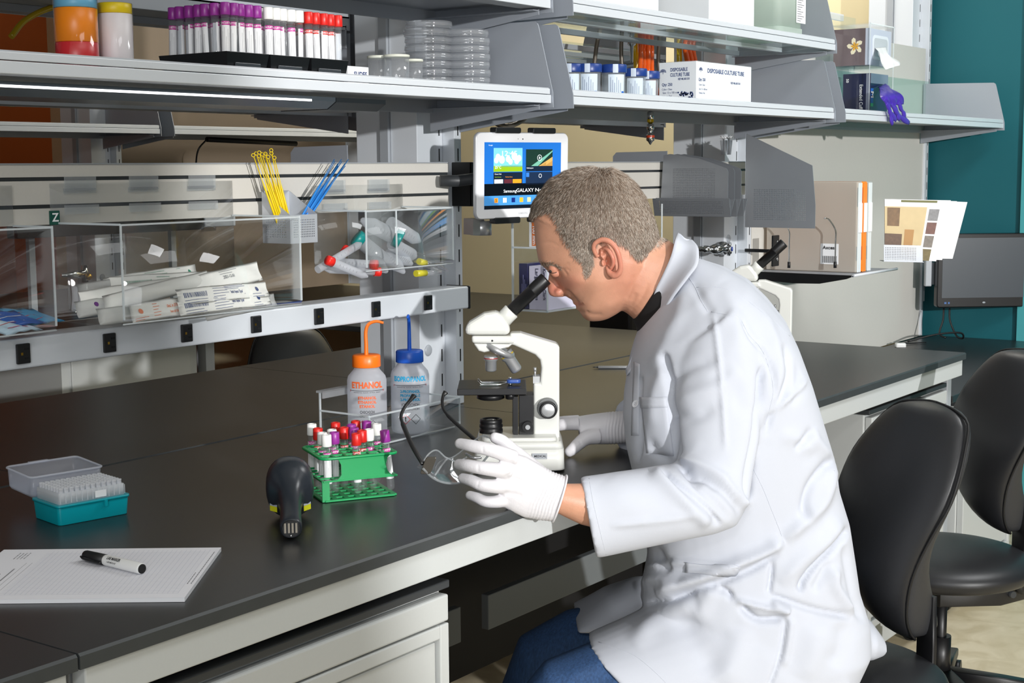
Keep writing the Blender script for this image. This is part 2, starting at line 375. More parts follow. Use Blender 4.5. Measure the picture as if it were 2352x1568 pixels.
# low desk beyond the island
def desk(x0, x1, y0, y1, z, label):
    t = thing('low_desk', label, 'desk', ((x0 + x1) / 2, (y0 + y1) / 2, FZ))
    MB().box((x0, y0, z - .02), (x1, y1, z)).build('desk_top', benchtop, t, bevel=.002)
    for x in (x0 + .05, x1 - .05):
        for y in (y0 + .05, y1 - .05): MB().box((x - .02, y - .02, FZ), (x + .02, y + .02, z - .021)).build('leg', silver_dk, t, bevel=.002)
    return t
desk(J2 + .03, WX - .01, 1.36, 1.945, .63, 'low black desk beyond the bench end, below the wall monitor')
desk(J2 + .03, WX - .01, 2.10, 6.0, .70, 'black counter along the tan wall beyond the far side of the bench')
# ------------------------------------------------------------------ island superstructure
def upright(x, label):
    t = thing('shelf_upright', label, 'upright', (x, YC, ZT))
    z0, z1 = ZT + .001, 2.3
    for sgn in (-1, 1):
        f = lambda y: YC + sgn * y
        def b(x0, y0, x1, y1, nm, m, zz0=z0, zz1=z1):
            ya, yb = sorted((f(y0), f(y1))); return MB().box((x + x0, ya, zz0), (x + x1, yb, zz1)).build(nm, m, t, bevel=.0012)
        b(-.072, .012, -.008, .085, 'cover_panel', silver)
        p = b(-.007, .055, .017, .083, 'slotted_strip', silver)
        MB().prism([(0, 0)], 0, 0) if 0 else None
        q = b(.018, .075, .042, .115, 'slotted_strip', silver)
        for par, xc, yy in ((p, .005, .0835), (q, .030, .1155)):
            mb = MB()
            for k in range(22):
                zc = z0 + .04 + k * .0545
                ya, yb = sorted((f(yy), f(yy + .0004))); mb.box((x + xc - .0016, ya, zc), (x + xc + .0016, yb, zc + .027))
            mb.build('slot_pattern', blackmt, par)['kind'] = 'stuff'
    MB().box((x - .08, YC - .011, z0), (x - .07, YC + .011, z1)).build('core', silver_dk, t)
    MB().box((x + .018, YC - .074, z0), (x + .04, YC + .074, z1)).build('core', darkgrey, t)
    for zz in (.885, 1.065):
        MB().ball((x - .045, YC - .0855, zz), (.0125, .004, .0125), 16).build('cover_cap', silver_dk, t)
    return t
upright(J1, 'tall silver slotted upright right of the first clear bins, behind the wash bottles')
upright(J2 - .09, 'tall silver slotted upright behind the man\'s shoulder')
upright(J3 + .0, 'silver slotted upright at the far right end of the partition')
upright(J0 - .03, 'silver slotted upright at the far left, outside the picture')
LZ = .0
def shelf(x0, x1, z, side, label, glass=False, ends=(1, 1), name='metal_shelf', depth=.30, lipz=.030):
    """side -1: near side of the bench, +1: far side"""
    yf = YC + side * (.115 + depth); yb = YC + side * .116
    t = thing(name, label, 'shelf', ((x0 + x1) / 2, (yf + yb) / 2, z))
    def B(mb, a, b):
        ya, yc = sorted((a[1], b[1])); return mb.box((a[0], ya, a[2]), (b[0], yc, b[2]))
    s = side
    # front lip: two stepped bands
    B(MB(), (x0, yf, z), (x1, yf - s * .006, z + .0165)).build('front_edge', silver, t, bevel=.001)
    MB().prism([(yf, z + .0178), (yf, z + .0278), (yf - s * .004, z + .0305), (yf - s * .012, z + .0305), (yf - s * .012, z + .0178)], x0 + .001, x1 - .004, axis=0).build('lip', silver, t, bevel=.0008)
    if glass:
        B(MB(), (x0 + .003, yf - s * .012, z + .014), (x1 - .003, yb, z + .02)).build('glass_panel', clear('shelf_glass', (.93, .97, .96), gl=.9, fres=1.3), t)
        B(MB(), (x0, yf - s * .007, z + .002), (x1, yf - s * .02, z + .0135)).build('support_rail', silver, t)
        for yy in (yf - s * .15,): B(MB(), (x0 + .02, yy, z + .002), (x1 - .02, yy - s * .012, z + .0135)).build('support_rail', silver, t)
    else:
        B(MB(), (x0, yf - s * .0125, z + .014), (x1, yb, z + .0175)).build('shelf_pan', silver_dk, t)
        MB().prism([(yf - s * .0065, z + .0005), (yf - s * .05, z + .0005), (yf - s * .06, z + .0135), (yf - s * .0065, z + .0135)], x0 + .01, x1 - .03, axis=0).build('stiffener', silver_dk, t)
    B(MB(), (x0, yb, z - (0 if glass else .012)), (x1, yb + s * .008, z + (.014 if glass else .035))).build('back_rail', silver_dk, t, bevel=.001)
    for e, xe in ((ends[0], x0 - .002), (ends[1], x1 + .002)):
        if not e: continue
        a = (xe - .0012, xe + .0012)
        P = [(yf + s * .004, z - .008), (yf + s * .003, z + .02)]
        top = z + .162
        P += [(yf - s * .03, top - .012), (yf - s * .033, top - .004), (yf - s * .04, top), (yb + s * .002, top + .006), (yb + s * .002, z - .012)]
        MB().prism(P, a[0], a[1], axis=0).build('end_panel', gusset, t)
    for xe in (x0 + .012, x1 - .012):
        sg = 1 if xe < (x0 + x1) / 2 else -1
        MB().prism([(yb, z - .05), (yb, z - .001), (yf - s * .02, z - .001), (yf - s * .02, z - .012)], xe - .0015, xe + .0015, axis=0).build('bracket', gusset, t, bevel=.0005)
        MB().box((xe, min(yb, yf - s * .02), z - .005), (xe + sg * .02, max(yb, yf - s * .02), z - .003)).build('bracket', gusset, t)
    return t
XG = .024
S = {}
S['a1'] = shelf(J0 - .05, 2.437, 1.403, -1, 'long silver shelf across the upper left holding tubes and petri dishes')
S['b1'] = shelf(2.514, 3.827, 1.403, -1, 'silver shelf above the man\'s head holding the culture tube box and blue-lidded jars')
S['c1'] = shelf(3.90, 5.325, 1.403, -1, 'silver shelf at far right under the tissue and glove boxes', name='metal_shelf')
S['b2'] = shelf(2.514, 3.827, 1.588, -1, 'upper glass-based shelf at top right holding white boxes and a jug', glass=True, name='glass_shelf')
S['a2'] = shelf(J0 - .05, 2.437, 1.588, -1, 'uppermost left shelf, only its underside showing at the top edge')
S['fa1'] = shelf(J0 - .05, 2.437, 1.403, 1, 'far-side shelf behind the long silver shelf at left')
S['fa2'] = shelf(J0 - .05, 2.437, 1.588, 1, 'far-side upper shelf with the yellow hose over it, top left', depth=.36)
S['fb1'] = shelf(2.514, 3.827, 1.403, 1, 'far-side shelf seen behind the hanging hoses')
S['fb2'] = shelf(2.514, 3.827, 1.588, 1, 'far-side upper shelf seen through the glass shelf', glass=True, name='glass_shelf')
# slat rails
def slat_rail(x0, x1, y, label, z0=1.195):
    t = thing('slat_panel', label, 'slat rail', ((x0 + x1) / 2, y, z0))
    P = [(y, z0), (y, z0 + .025), (y + .005, z0 + .025), (y + .005, z0 + .031), (y, z0 + .031), (y, z0 + .067), (y + .005, z0 + .067), (y + .005, z0 + .073), (y, z0 + .073), (y, z0 + .09), (y + .002, z0 + .092), (y + .012, z0 + .092), (y + .012, z0)]
    MB().prism(P, x0, x1, axis=0).build('slat_board', beige_pan, t)
    MB().box((x0, y + .0035, z0 + .0252), (x1, y + .0049, z0 + .0308)).build('groove_shade', darkgrey, t); MB().box((x0, y + .0035, z0 + .0672), (x1, y + .0049, z0 + .0728)).build('groove_shade', darkgrey, t)  # dark strips put the deep shade of the slots into colour
    MB().box((x0, y - .0015, z0 + .0922), (x1, y + .014, z0 + .094)).build('top_cap', silver_dk, t)
    return t
slat_rail(J0 - .02, 2.422, 1.90, 'beige slatted rail behind the clear bins at left')
slat_rail(2.54, 3.80, 1.90, 'slatted rail behind the tablet and grey file racks')
slat_rail(J0 - .02, 2.422, 2.22, 'slatted rail on the far side of the bench')
for (x0, y0) in ((2.493, 1.905),):
    t = thing('bracket_plate', 'black bracket plate with two screws left of the tablet', 'bracket', (x0 + .015, y0, 1.19))
    MB().box((x0, 1.893, 1.195), (x0 + .034, 1.90, 1.289)).box((x0, 1.893, 1.195), (x0 + .004, 1.948, 1.289)).build('plate', blackpl, t, bevel=.002)
    for zz in (1.217, 1.262): MB().ball((x0 + .018, 1.892, zz), (.004, .002, .004), 12).build('screw', chrome, t)
t = thing('bracket_plate', 'black bracket plate with two screws beside the second eyepiece', 'bracket', (3.86, 1.9, .95))
MB().box((3.885, 1.862, 1.025), (3.889, 1.948, 1.035)).box((3.885, 1.855, .985), (3.925, 1.862, 1.075)).build('plate', blackpl, t, bevel=.002)
for zz in (1.005, 1.055): MB().ball((3.91, 1.854, zz), (.005, .002, .005), 12).build('screw', chrome, t)
# power rail with outlets
def power_rail(x0, x1, y, z0, z1, outs, label, ends=True):
    t = thing('power_rail', label, 'power rail', ((x0 + x1) / 2, y, z0))
    MB().box((x0, y, z0), (x1, y + .06, z1)).build('housing', silver, t, bevel=.003)
    MB().box((x1, y - .001, z0 - .001), (x1 + .006, y + .061, z1 + .001)).build('end_cap', blackpl, t, bevel=.002)
    for i, x in enumerate(outs):
        o = MB().box((x - .0115, y - .0055, z0 + .008), (x + .0115, y - .0002, z1 - .008)).build('outlet', blackpl, t, bevel=.0015)
        zc = (z0 + z1) / 2
        MB().box((x + .001, y - .0059, zc + .0055), (x + .0085, y - .0056, zc + .0085)).box((x + .001, y - .0059, zc - .0085), (x + .0085, y - .0056, zc - .0055)).build('slot', mat('slot_black', rgb(4, 4, 5), .9), o)
        MB().box((x - .0055, y - .0059, zc - .002), (x - .002, y - .0056, zc + .002)).build('ground_contact', mat('brass', rgb(190, 150, 60), .3, 1), o)
    return t
power_rail(J0, 2.421, 1.85, .985, 1.031, [1.166 + .1595 * k for k in range(8)], 'silver power rail with a row of black outlets across the left bench')
t = thing('undershelf_light', 'long dark task light with a bright strip under the left shelf', 'task light', (1.5, 1.76, 1.38))
MB().prism([(1.70, 1.397), (1.70, 1.390), (1.72, 1.378), (1.83, 1.378), (1.85, 1.39), (1.85, 1.397)], 1.0, 1.86, axis=0).build('housing', mat('lamp_housing', rgb(96, 104, 112), .25, .5), t)
MB().prism([(1.70, 1.3968), (1.70, 1.389), (1.72, 1.377), (1.83, 1.377), (1.85, 1.389), (1.85, 1.3968)], 1.862, 1.99, axis=0).build('end_housing', mat('lamp_housing_dark', rgb(40, 43, 46), .3), t)
MB().box((1.0, 1.698, 1.3885), (1.80, 1.6995, 1.392)).build('emissive_strip', mat('emissive_strip', (1, 1, 1), .3, emit=(1, 1, 1), estr=2.0), t)  # thin white strip with its own emission along the housing front
# partition behind the far-right shelf
t = thing('partition', 'beige laminate partition between the second microscope and the teal wall', 'partition', (4.65, 1.965, .631))
MB().box((J2 - .04, 1.953, .631), (J3 - .005, 1.975, 1.70)).build('panel', beige_pan, t)
MB().box((J3 - .006, 1.945, .632), (J3 + .012, 1.975, 1.56)).build('edge_post', silver, t, bevel=.002)
MB().box((J2 + .3, 1.938, 1.40), (J3 - .005, 1.951, 1.58)).build('glass_strip', clear('greenish_glass', (.88, .95, .93), .15, (.8, .9, .88)), t)
# ------------------------------------------------------------------ shared item helpers
PI = math.pi
V3 = lambda *a: np.array(a, float)
CAMAZ = math.atan2(-0.583, -0.813)
def at_v(px, py, v): r = ray(px, py); return CAM + r * (v - np.dot(AWAY, CAM)) / np.dot(AWAY, r)
ORD = ['first', 'second', 'third', 'fourth', 'fifth', 'sixth', 'seventh', 'eighth', 'ninth', 'tenth', 'eleventh', 'twelfth']
SHZ = 1.4210   # resting height on the lower shelves
def arc_az(th0, th1): return dict(a0=th0 - PI / 2, a1=th1 - PI / 2)
capmat = {'purple': mat('cap_purple', rgb(150, 50, 150), .35), 'white': mat('cap_white', rgb(238, 238, 235), .35), 'red': mat('cap_red', rgb(214, 36, 30), .35)}
labmat = {'purple': mat('band_magenta', rgb(196, 40, 150), .5), 'white': mat('band_magenta', None or rgb(196, 40, 150), .5), 'red': mat('band_red', rgb(206, 40, 34), .5)}
def blood_tube(color, M, label, group, L=.098, r=.0062, black_top=False, az=CAMAZ):
    t = thing('blood_tube', label, 'test tube', M=M, group=group)
    X = M
    def B(mb, n, m, p=t): return mb.build(n, m, p, world=False)
    B(MB().lathe([(0, 0), (r * .5, .0012), (r * .85, .003), (r, .007), (r, L - .012)], 14), 'glass', tubeglass)
    cap = B(MB().lathe([(.0072, L - .019), (.0078, L - .018), (.0076, L - .001), (.0068, L), (.0045, L), (.0043, L - .003), (0, L - .003)], 24, ribs=12, rib=.03), 'cap', capmat[color])
    if black_top: B(MB().lathe([(0, L - .0018), (.0042, L - .0018)], 16, cap=False), 'stopper', blackpl, cap)
    a = arc_az(az - 1.75, az + 1.75)
    lab = B(MB().lathe([(r + .0002, L - .078), (r + .0002, L - .029)], 16, cap=False, **a), 'tube_label', paper)
    B(MB().lathe([(r + .0003, L - .0345), (r + .0003, L - .0285)], 16, cap=False, **arc_az(az - 1.3, az + 1.5)), 'label_band', labmat[color], lab)
    mb = MB(); mp = cyl_map((0, 0, 0), r + .0005, 0, az)
    mb.text('VACUETTE', .0042, lambda x, y: cyl_map((0, 0, L - .0315), r + .0005, 0, az)(x, y), bold=.02)
    B(mb, 'band_lettering', paper, lab)
    mb = MB()
    for k in range(5):
        z0 = L - .074; a_ = az - .9 + k * .42
        h = (.030, .036, .022, .034, .028)[k]
        mb.lathe([(r + .0004, z0), (r + .0004, z0 + h)], 1, cap=False, **arc_az(a_, a_ + .045))
    B(mb, 'fine_print', mat('grey_print', rgb(120, 120, 125), .6), lab)
    return t
LEAN = {}
# ------------------------------------------------------------------ tubes in black trays on the upper left shelf
protos = {}
for c in ('purple', 'white', 'red'): protos[c] = None
tray_g = 'black tube trays on the long shelf'
def tray(x0, y0, label, D=.105):
    W, H = .090, .036
    t = thing('tube_tray', label, 'tube tray', (x0 + W / 2, y0 + D / 2, SHZ), group=tray_g)
    mb = MB(); z = SHZ
    b, s = .006, .003
    mb.prism([(x0 + b, y0 + b), (x0 + W - b, y0 + b), (x0 + W - b, y0 + D - b), (x0 + b, y0 + D - b)], z, z + .003)
    # sloped outer walls
    for q in range(4):
        lo = [(x0 + b, y0 + b), (x0 + W - b, y0 + b), (x0 + W - b, y0 + D - b), (x0 + b, y0 + D - b)]
        hi = [(x0, y0), (x0 + W, y0), (x0 + W, y0 + D), (x0, y0 + D)]
        a, c = lo[q], lo[(q + 1) % 4]; d, e = hi[(q + 1) % 4], hi[q]
        cx, cy = x0 + W / 2, y0 + D / 2
        i = lambda p: (p[0] + (.0022 if p[0] < cx else -.0022), p[1] + (.0022 if p[1] < cy else -.0022))
        V = [(*a, z), (*c, z), (*d, z + H), (*e, z + H), (*i(a), z), (*i(c), z), (*i(d), z + H), (*i(e), z + H)]
        mb.add(V, [(0, 1, 2, 3), (4, 5, 6, 7), (3, 2, 6, 7), (0, 1, 5, 4)])
    mb.build('body', mat('tray_black', rgb(24, 25, 27), .25), t, bevel=.0006)
    MB().box((x0 + .018, y0 + .0005, z + .006), (x0 + W - .018, y0 + .003, z + .020)).build('front_panel', mat('tray_grey', rgb(58, 62, 66), .25), t, bevel=.001)
    return t
tx = (1.588, 1.681, 1.774)
for i, (x, c) in enumerate(zip(tx, ('purple', 'white', 'red'))):
    tray(x, 1.672, 'black plastic tray holding the %s-capped tubes on the long shelf' % c, .155 if c == 'purple' else .105)
    g = '%s-capped tubes in the black tray' % c
    ny = 7 if c == 'purple' else 3
    for j in range(ny):
        for k in range(5):
            if c == 'purple' and 0 < k < 5 and j >= 2 and k > 2: continue
            X = x + .011 + k * .0172; Y = 1.686 + j * .0200
            M = TR(X + RNG.uniform(-.001, .001), Y, SHZ + .0125, RNG.uniform(-2.2, 2.2) if (k + j) % 3 else RNG.uniform(-.5, .5), 0, -.015 if c != 'purple' else RNG.uniform(-.03, .03))
            lb = '%s-capped blood tube, %s from the left in the %s row of the %s tray' % (c, ORD[k], ('front', 'second', 'third', 'fourth', 'fifth', 'sixth', 'back')[j] if ny == 7 else ('front', 'middle', 'back')[j], ('left', 'middle', 'right')[i])
            if protos[c] is None: protos[c] = blood_tube(c, M, lb, g)
            else: dup(protos[c], M, lb, g)
# ------------------------------------------------------------------ tape rolls
def rollstack(px, y, r, bands, label, M_=None):
    P = at_y(px, 110, y); t = thing('tape_roll', label, 'tape roll', (P[0], y, SHZ)); z = SHZ
    for nm, h, m in bands:
        MB().lathe([(r - .001, z), (r, z + .001), (r, z + h - .001), (r - .001, z + h - .0002)], 40, (P[0], y, 0)).build(nm, m, t); z += h
    MB().lathe([(r + .0006, SHZ + .0005), (r + .0008, z), (r - .006, z + .0006), (.012, z + .0004)], 40, (P[0], y, 0), cap=False).build('shrink_wrap', clear('shrink_wrap', gl=1, fres=1.5, rough=.08), t)
rollstack(177, 1.745, .0300, [('red_roll', .038, mat('tape_red', rgb(206, 44, 52), .35)), ('orange_roll', .048, mat('tape_orange', rgb(246, 140, 20), .35)), ('blue_roll', .014, mat('tape_blue', rgb(110, 180, 214), .4))], 'shrink-wrapped tape roll stack, red below orange, on the upper left shelf')
rollstack(267, 1.745, .0246, [('white_roll', .084, mat('tape_white', rgb(232, 226, 228), .4)), ('yellow_roll', .015, mat('tape_yellow', rgb(232, 204, 20), .4))], 'white tape roll with a yellow top beside the orange and red one')
# ------------------------------------------------------------------ small boxes, jars and petri dishes
P = at_y(800, 150, 1.80)
t = thing('slide_box', 'small white slide box behind the right end of the tube trays', 'box', (P[0], 1.80, SHZ))
MB().box((P[0] - .03, 1.775, SHZ), (P[0] + .027, 1.82, SHZ + .038)).build('carton', paper, t, bevel=.0008)
MB().text('SLIDES', .012, plane_map((P[0] + .004, 1.7745, SHZ + .024), (1, 0, 0), (0, 0, 1)), .02).build('lettering', blue_ink, t)
def jar(px, y, r, h, label):
    P = at_y(px, 150, y); t = thing('clear_jar', label, 'jar', (P[0], y, SHZ), group='clear jars with ivory lids')
    MB().lathe([(0, SHZ + .0005), (r - .001, SHZ), (r, SHZ + .001), (r, SHZ + h - .004)], 32, (P[0], y, 0)).build('jar_body', petri, t)
    MB().lathe([(r + .0012, SHZ + h - .005), (r + .0016, SHZ + h - .001), (r, SHZ + h), (0, SHZ + h + .0002)], 32, (P[0], y, 0)).build('lid', mat('ivory_lid', rgb(216, 218, 204), .5), t)
jar(872, 1.775, .0215, .060, 'clear jar with ivory lid, leftmost of the three beside the petri dishes')
jar(911, 1.735, .0225, .060, 'clear jar with ivory lid, middle and nearest of the three')
jar(950, 1.755, .0165, .057, 'narrower clear jar with ivory lid, right of the three, before the dishes')
def dish(x, y, z, r, label, group):
    t = thing('petri_dish', label, 'petri dish', (x, y, z), group=group)
    MB().lathe([(0, z + .001), (r - .002, z + .001), (r - .0015, z), (r - .001, z + .0012), (r - .001, z + .011)], 40, (x, y, 0)).build('dish_base', petri, t)
    MB().lathe([(r, z + .0045), (r + .0008, z + .0047), (r, z + .0133), (r - .002, z + .0139), (0, z + .0139)], 40, (x, y, 0)).build('dish_lid', petri, t)
    return t
for si, (px, y, n, r, nm) in enumerate(((984, 1.79, 9, .0445, 'rear'), (1073, 1.745, 8, .0440, 'front'))):
    x = at_y(px, 150, y)[0]; p0 = None
    for k in range(n):
        z = SHZ + .0150 * k; dx = (.004, .0, .002, -.001, .001, -.001, 0, -.004, .003)[k]
        lb = 'clear petri dish, %s in the %s stack on the long shelf' % ('lowest' if k == 0 else 'topmost' if k == n - 1 else ORD[k] + ' from the bottom', nm)
        if p0 is None: p0 = dish(x, y, z, r, lb, 'petri dishes in the %s stack' % nm); p0.location.x += dx
        else: dup(p0, TR(x + dx, y, z, .3 * k), lb)
# ------------------------------------------------------------------ blue-lidded specimen jars
lidblue = mat('lid_navy', rgb(28, 58, 128), .35)
spec_body = clear('specimen_body', (.9, .93, .95), .28, (.85, .9, .94), fres=1.4)
def specimen(px, y, label, r=.026, h=.076, proto=[None]):
    P = at_y(px, 180, y)
    if proto[0] is not None and r == .026: return dup(proto[0], TR(P[0], y, SHZ, .12 * (px % 5 - 2)), label)
    t = thing('specimen_jar', label, 'specimen jar', (P[0], y, SHZ), group='blue-lidded specimen jars'); B = lambda m, n, mt, p=t: m.build(n, mt, p, world=False)
    B(MB().lathe([(0, .001), (r - .003, 0), (r - .002, .002), (r, h - .016)], 32), 'jar_body', spec_body)
    B(MB().lathe([(r + .0025, h - .018), (r + .003, h - .016), (r + .003, h - .002), (r + .0015, h), (0, h)], 48, ribs=24, rib=.012), 'lid', lidblue)
    lb = B(MB().lathe([(r - .0006, .008), (r + .0004, h - .022)], 16, cap=False, **arc_az(CAMAZ - .75, CAMAZ + .75)), 'jar_label', mat('label_pale', rgb(205, 218, 230), .6))
    mb = MB()
    for k in range(6): mb.lathe([(r + .0006, .012 + (k % 2) * .004), (r + .0008, h - .028 - (k % 3) * .006)], 1, cap=False, **arc_az(CAMAZ - .55 + k * .17, CAMAZ - .53 + k * .17))
    B(mb, 'fine_print', blue_ink, lb)
    B(MB().lathe([(r + .0003, .009), (r + .0005, .018)], 4, cap=False, **arc_az(CAMAZ + .42, CAMAZ + .68)), 'logo_patch', mat('logo_blue', rgb(20, 96, 190), .5), lb)
    B(MB().lathe([(r + .0034, h - .019), (r + .0034, h - .0005)], 4, cap=False, **arc_az(CAMAZ - .35, CAMAZ + .05)), 'seal_strip', mat('seal_strip', rgb(190, 202, 218), .5))
    proto[0] = t; return t
specimen(1310, 1.76, 'blue-lidded specimen jar, leftmost, half hidden by the end panel')
specimen(1352, 1.73, 'blue-lidded specimen jar, second from the left on the middle shelf')
specimen(1409, 1.70, 'blue-lidded specimen jar with tape strip, nearest of the row')
specimen(1457, 1.735, 'blue-lidded specimen jar, second from the right in the row')
specimen(1487, 1.76, 'blue-lidded specimen jar at the right end, beside the orange hoses')
# ------------------------------------------------------------------ culture tube carton
def carton(name, label, x0, x1, y0, y1, z0, z1, m=paper, wrap=False, cat='box', bev=.0008):
    t = thing(name, label, cat, ((x0 + x1) / 2, (y0 + y1) / 2, z0))
    MB().box((x0, y0, z0), (x1, y1, z1)).build('carton', m, t, bevel=bev)
    if wrap: MB().box((x0 - .0016, y0 - .0016, z0 + .0003), (x1 + .0016, y1 + .0016, z1 + .0012)).build('plastic_wrap', clear('plastic_wrap', gl=1, fres=1.4, rough=.12), t)
    return t
def crinkle(m, sc=70, st=.6):
    nt = m.node_tree; N = nt.nodes; L = nt.links
    tc = N.new('ShaderNodeTexCoord'); v = N.new('ShaderNodeTexVoronoi'); v.feature = 'DISTANCE_TO_EDGE'; v.inputs['Scale'].default_value = sc
    mp = N.new('ShaderNodeMapping'); mp.inputs['Scale'].default_value = (1, 1, .4); L.new(tc.outputs['Object'], mp.inputs[0]); L.new(mp.outputs[0], v.inputs['Vector'])
    b = N.new('ShaderNodeBump'); b.inputs['Strength'].default_value = st; b.inputs['Distance'].default_value = .004; L.new(v.outputs['Distance'], b.inputs['Height'])
    for n in N:
        if n.type == 'BSDF_GLOSSY': L.new(b.outputs[0], n.inputs['Normal'])
crinkle(clear('plastic_wrap', gl=1, fres=1.4, rough=.12)); crinkle(clear('shrink_wrap', gl=1, fres=1.5, rough=.08), 40, .4)
t = carton('culture_tube_box', 'white carton of disposable culture tubes in plastic wrap on the middle shelf', 3.076, 3.362, 1.672, 1.772, SHZ, 1.521, mat('carton_white', rgb(232, 236, 240), .7), True)
fx, fy = 3.076, 1.672
F = lambda x, z: plane_map((fx + x, fy - .0004, SHZ + z), (1, 0, 0), (0, 0, 1))
mb = MB().text('DISPOSABLE CULTURE TUBE', .014, F(.15, .080), .02, width=.19).text('Qty: 250', .0095, F(.028, .058), .02, width=.034)
mb.text('Color: Clear', .006, F(.028, .046), width=.03).text('Size: 13 x 100 mm', .006, F(.034, .036), width=.04).text('Volume: 7mL', .006, F(.028, .027), width=.03).text('REF MLAB1518', .007, F(.2, .056), .02, width=.05)
G = lambda y, z: plane_map((fx - .0004, fy + y * .66, SHZ + z), (0, -1, 0), (0, 0, 1))
mb.text('DISPOSABLE', .0115, G(.07, .082), .02, width=.046).text('CULTURE TUBE', .0115, G(.066, .070), .02, width=.052)
mb.text('Qty: 250', .0095, G(.118, .048), .02, width=.028).text('Color: Clear', .0065, G(.118, .037), width=.028).text('Size: 13 x 100 mm', .0065, G(.104, .029), width=.042).text('Volume: 7mL', .0065, G(.118, .021), width=.028).text('REF MLAB1518', .007, G(.05, .06), .02, width=.03)
def star(mb, f, r=.008):
    for k in range(8):
        a = PI * k / 7; c, s = math.cos(a), math.sin(a)
        x = np.array([0, r * c - .0012 * s, r * c * 1.15, r * c + .0012 * s]); y = np.array([0, r * s * .8 + .001 * c, r * s * .9, r * s * .8 - .001 * c]); mb.add(f(x, y), [(0, 1, 2, 3)])
    mb.add(f(np.array([-.0006, .0006, .0006, -.0006]), np.array([0, 0, -r * .6, -r * .6])), [(0, 1, 2, 3)])
star(mb, F(.022, .080)); star(mb, G(.135, .078))
for k in range(60):
    u = RNG.uniform(0, 1) ** .6; a = RNG.uniform(0, 2 * PI, 3); s_ = .0025
    gx, gz = .012 + .06 * RNG.uniform(), .006 + .024 * RNG.uniform() * (1.2 - gx_ if (gx_ := 0) else 1)
    mb.add(G(gx, gz)(s_ * np.cos(np.array([0, 1.57, 3.14, 4.71]) + a[0]), s_ * np.sin(np.array([0, 1.57, 3.14, 4.71]) + a[0])), [(0, 1, 2, 3)])
mb.build('printing', blue_ink, t)
# ------------------------------------------------------------------ top shelf boxes and jug
GZ = 1.6085
greyface = mat('carton_grey', rgb(214, 214, 212), .7)
carton('white_carton', 'tall white carton in the middle of the glass shelf', 3.17, 3.41, 1.69, 1.88, GZ, 1.90, mat('carton_white', rgb(232, 236, 240), .7))
carton('white_carton', 'white carton at the left end of the glass shelf', 2.62, 2.93, 1.69, 1.86, GZ, 1.88, mat('carton_white', rgb(232, 236, 240), .7))
t = thing('plastic_jug', 'translucent white plastic jug at the right of the glass shelf', 'jug', (3.60, 1.78, GZ))
mb = MB()
for z0, z1, g in ((0, .030, 0), (.031, .24, .003)):
    R0 = rrect(.155 - 2 * g, .16 - 2 * g, .02); mb.loft([np.array([(3.635 + a, 1.77 + b, GZ + z) for a, b in R0]) for z in (z0, z1)])
mb.build('jug_body', clear('jug_plastic', (.85, .92, .86), .75, (.80, .9, .84), rough=.4, fres=1.3), t)
lb = MB().box((3.66, 1.689, GZ + .045), (3.716, 1.6905, GZ + .16)).build('jug_label', paper, t)
mb = MB(); [mb.box((3.664, 1.6885, GZ + .05 + k * .006), (3.664 + .02 + .026 * ((k * 7) % 5) / 5, 1.689, GZ + .0515 + k * .006)) for k in range(14)]; mb.build('fine_print', mat('grey_print', rgb(120, 120, 125), .6), lb)
# ------------------------------------------------------------------ tissue and glove boxes in a clear holder
hx0, hx1, hy0, hy1 = 4.305, 4.50, 1.745, 1.875
t = thing('acrylic_holder', 'clear acrylic box holder at far right with tissues above gloves', 'holder', (4.4, 1.8, SHZ))
mb = MB().box((hx0, hy0, SHZ), (hx0 + .003, hy1, 1.705)).box((hx1 - .003, hy0, SHZ), (hx1, hy1, 1.705)).box((hx0, hy1 - .003, SHZ), (hx1, hy1, 1.74)).box((hx0, hy0, 1.575), (hx1, hy1, 1.578)).box((hx0, hy0, SHZ), (hx1, hy1, SHZ + .003)).box((hx0, hy0, 1.70), (hx1, hy1, 1.703))
mb.build('panels', acryl, t)
MB().box((hx0, hy0 - .001, SHZ), (hx0 + .0035, hy0, 1.705)).box((hx1 - .0035, hy0 - .001, SHZ), (hx1, hy0, 1.705)).box((hx0, hy0 - .001, 1.702), (hx1, hy0, 1.705)).build('polished_edge', acryl_edge, t)
MB().box((hx0 - .07, hy1, 1.725), (hx1 - .09, hy1 + .012, 1.745)).build('hook_strip', frost, t)
x0, x1, y0, y1, z0, z1 = 4.312, 4.492, 1.75, 1.865, 1.579, 1.69
t = thing('tissue_box', 'tissue box with a white and yellow flower on its side', 'tissue box', ((x0 + x1) / 2, y0, z0))
MB().box((x0, y0, z0), (x1, y1, z1)).build('carton', mat('tissue_carton', rgb(196, 204, 220), .5), t, bevel=.001)
MB().box((x0 - .0006, y0 + .012, z0), (x0 - .0001, y1, z1)).build('stone_print', mat('stone_print', rgb(112, 98, 102), .6, noise=.55, nscale=14, stretch=(1, 1, .5)), t)
fc = V3(x0 - .0009, y0 + .045, z0 + .058); mb = MB(); mc = MB()
for k in range(5):
    a = PI / 2 + k * 2 * PI / 5 + .2; d = V3(0, -math.cos(a), math.sin(a)); q = V3(0, math.sin(a), math.cos(a)) if 0 else V3(0, d[2], -d[1])
    pts = [fc, fc + d * .012 + q * .009, fc + d * .022 + q * .007, fc + d * .027, fc + d * .021 - q * .006, fc + d * .010 - q * .004]; mb.add(pts, [tuple(range(6))])
    pts = [fc - V3(.0002, 0, 0), fc + d * .007 + q * .005 - V3(.0002, 0, 0), fc + d * .015 - V3(.0002, 0, 0), fc + d * .007 - q * .003 - V3(.0002, 0, 0)]; mc.add(pts, [(0, 1, 2, 3)])
mb.build('flower_petals', mat('petal_white', rgb(244, 236, 206), .5), t); mc.build('flower_heart', mat('petal_yellow', rgb(236, 176, 50), .5), t)
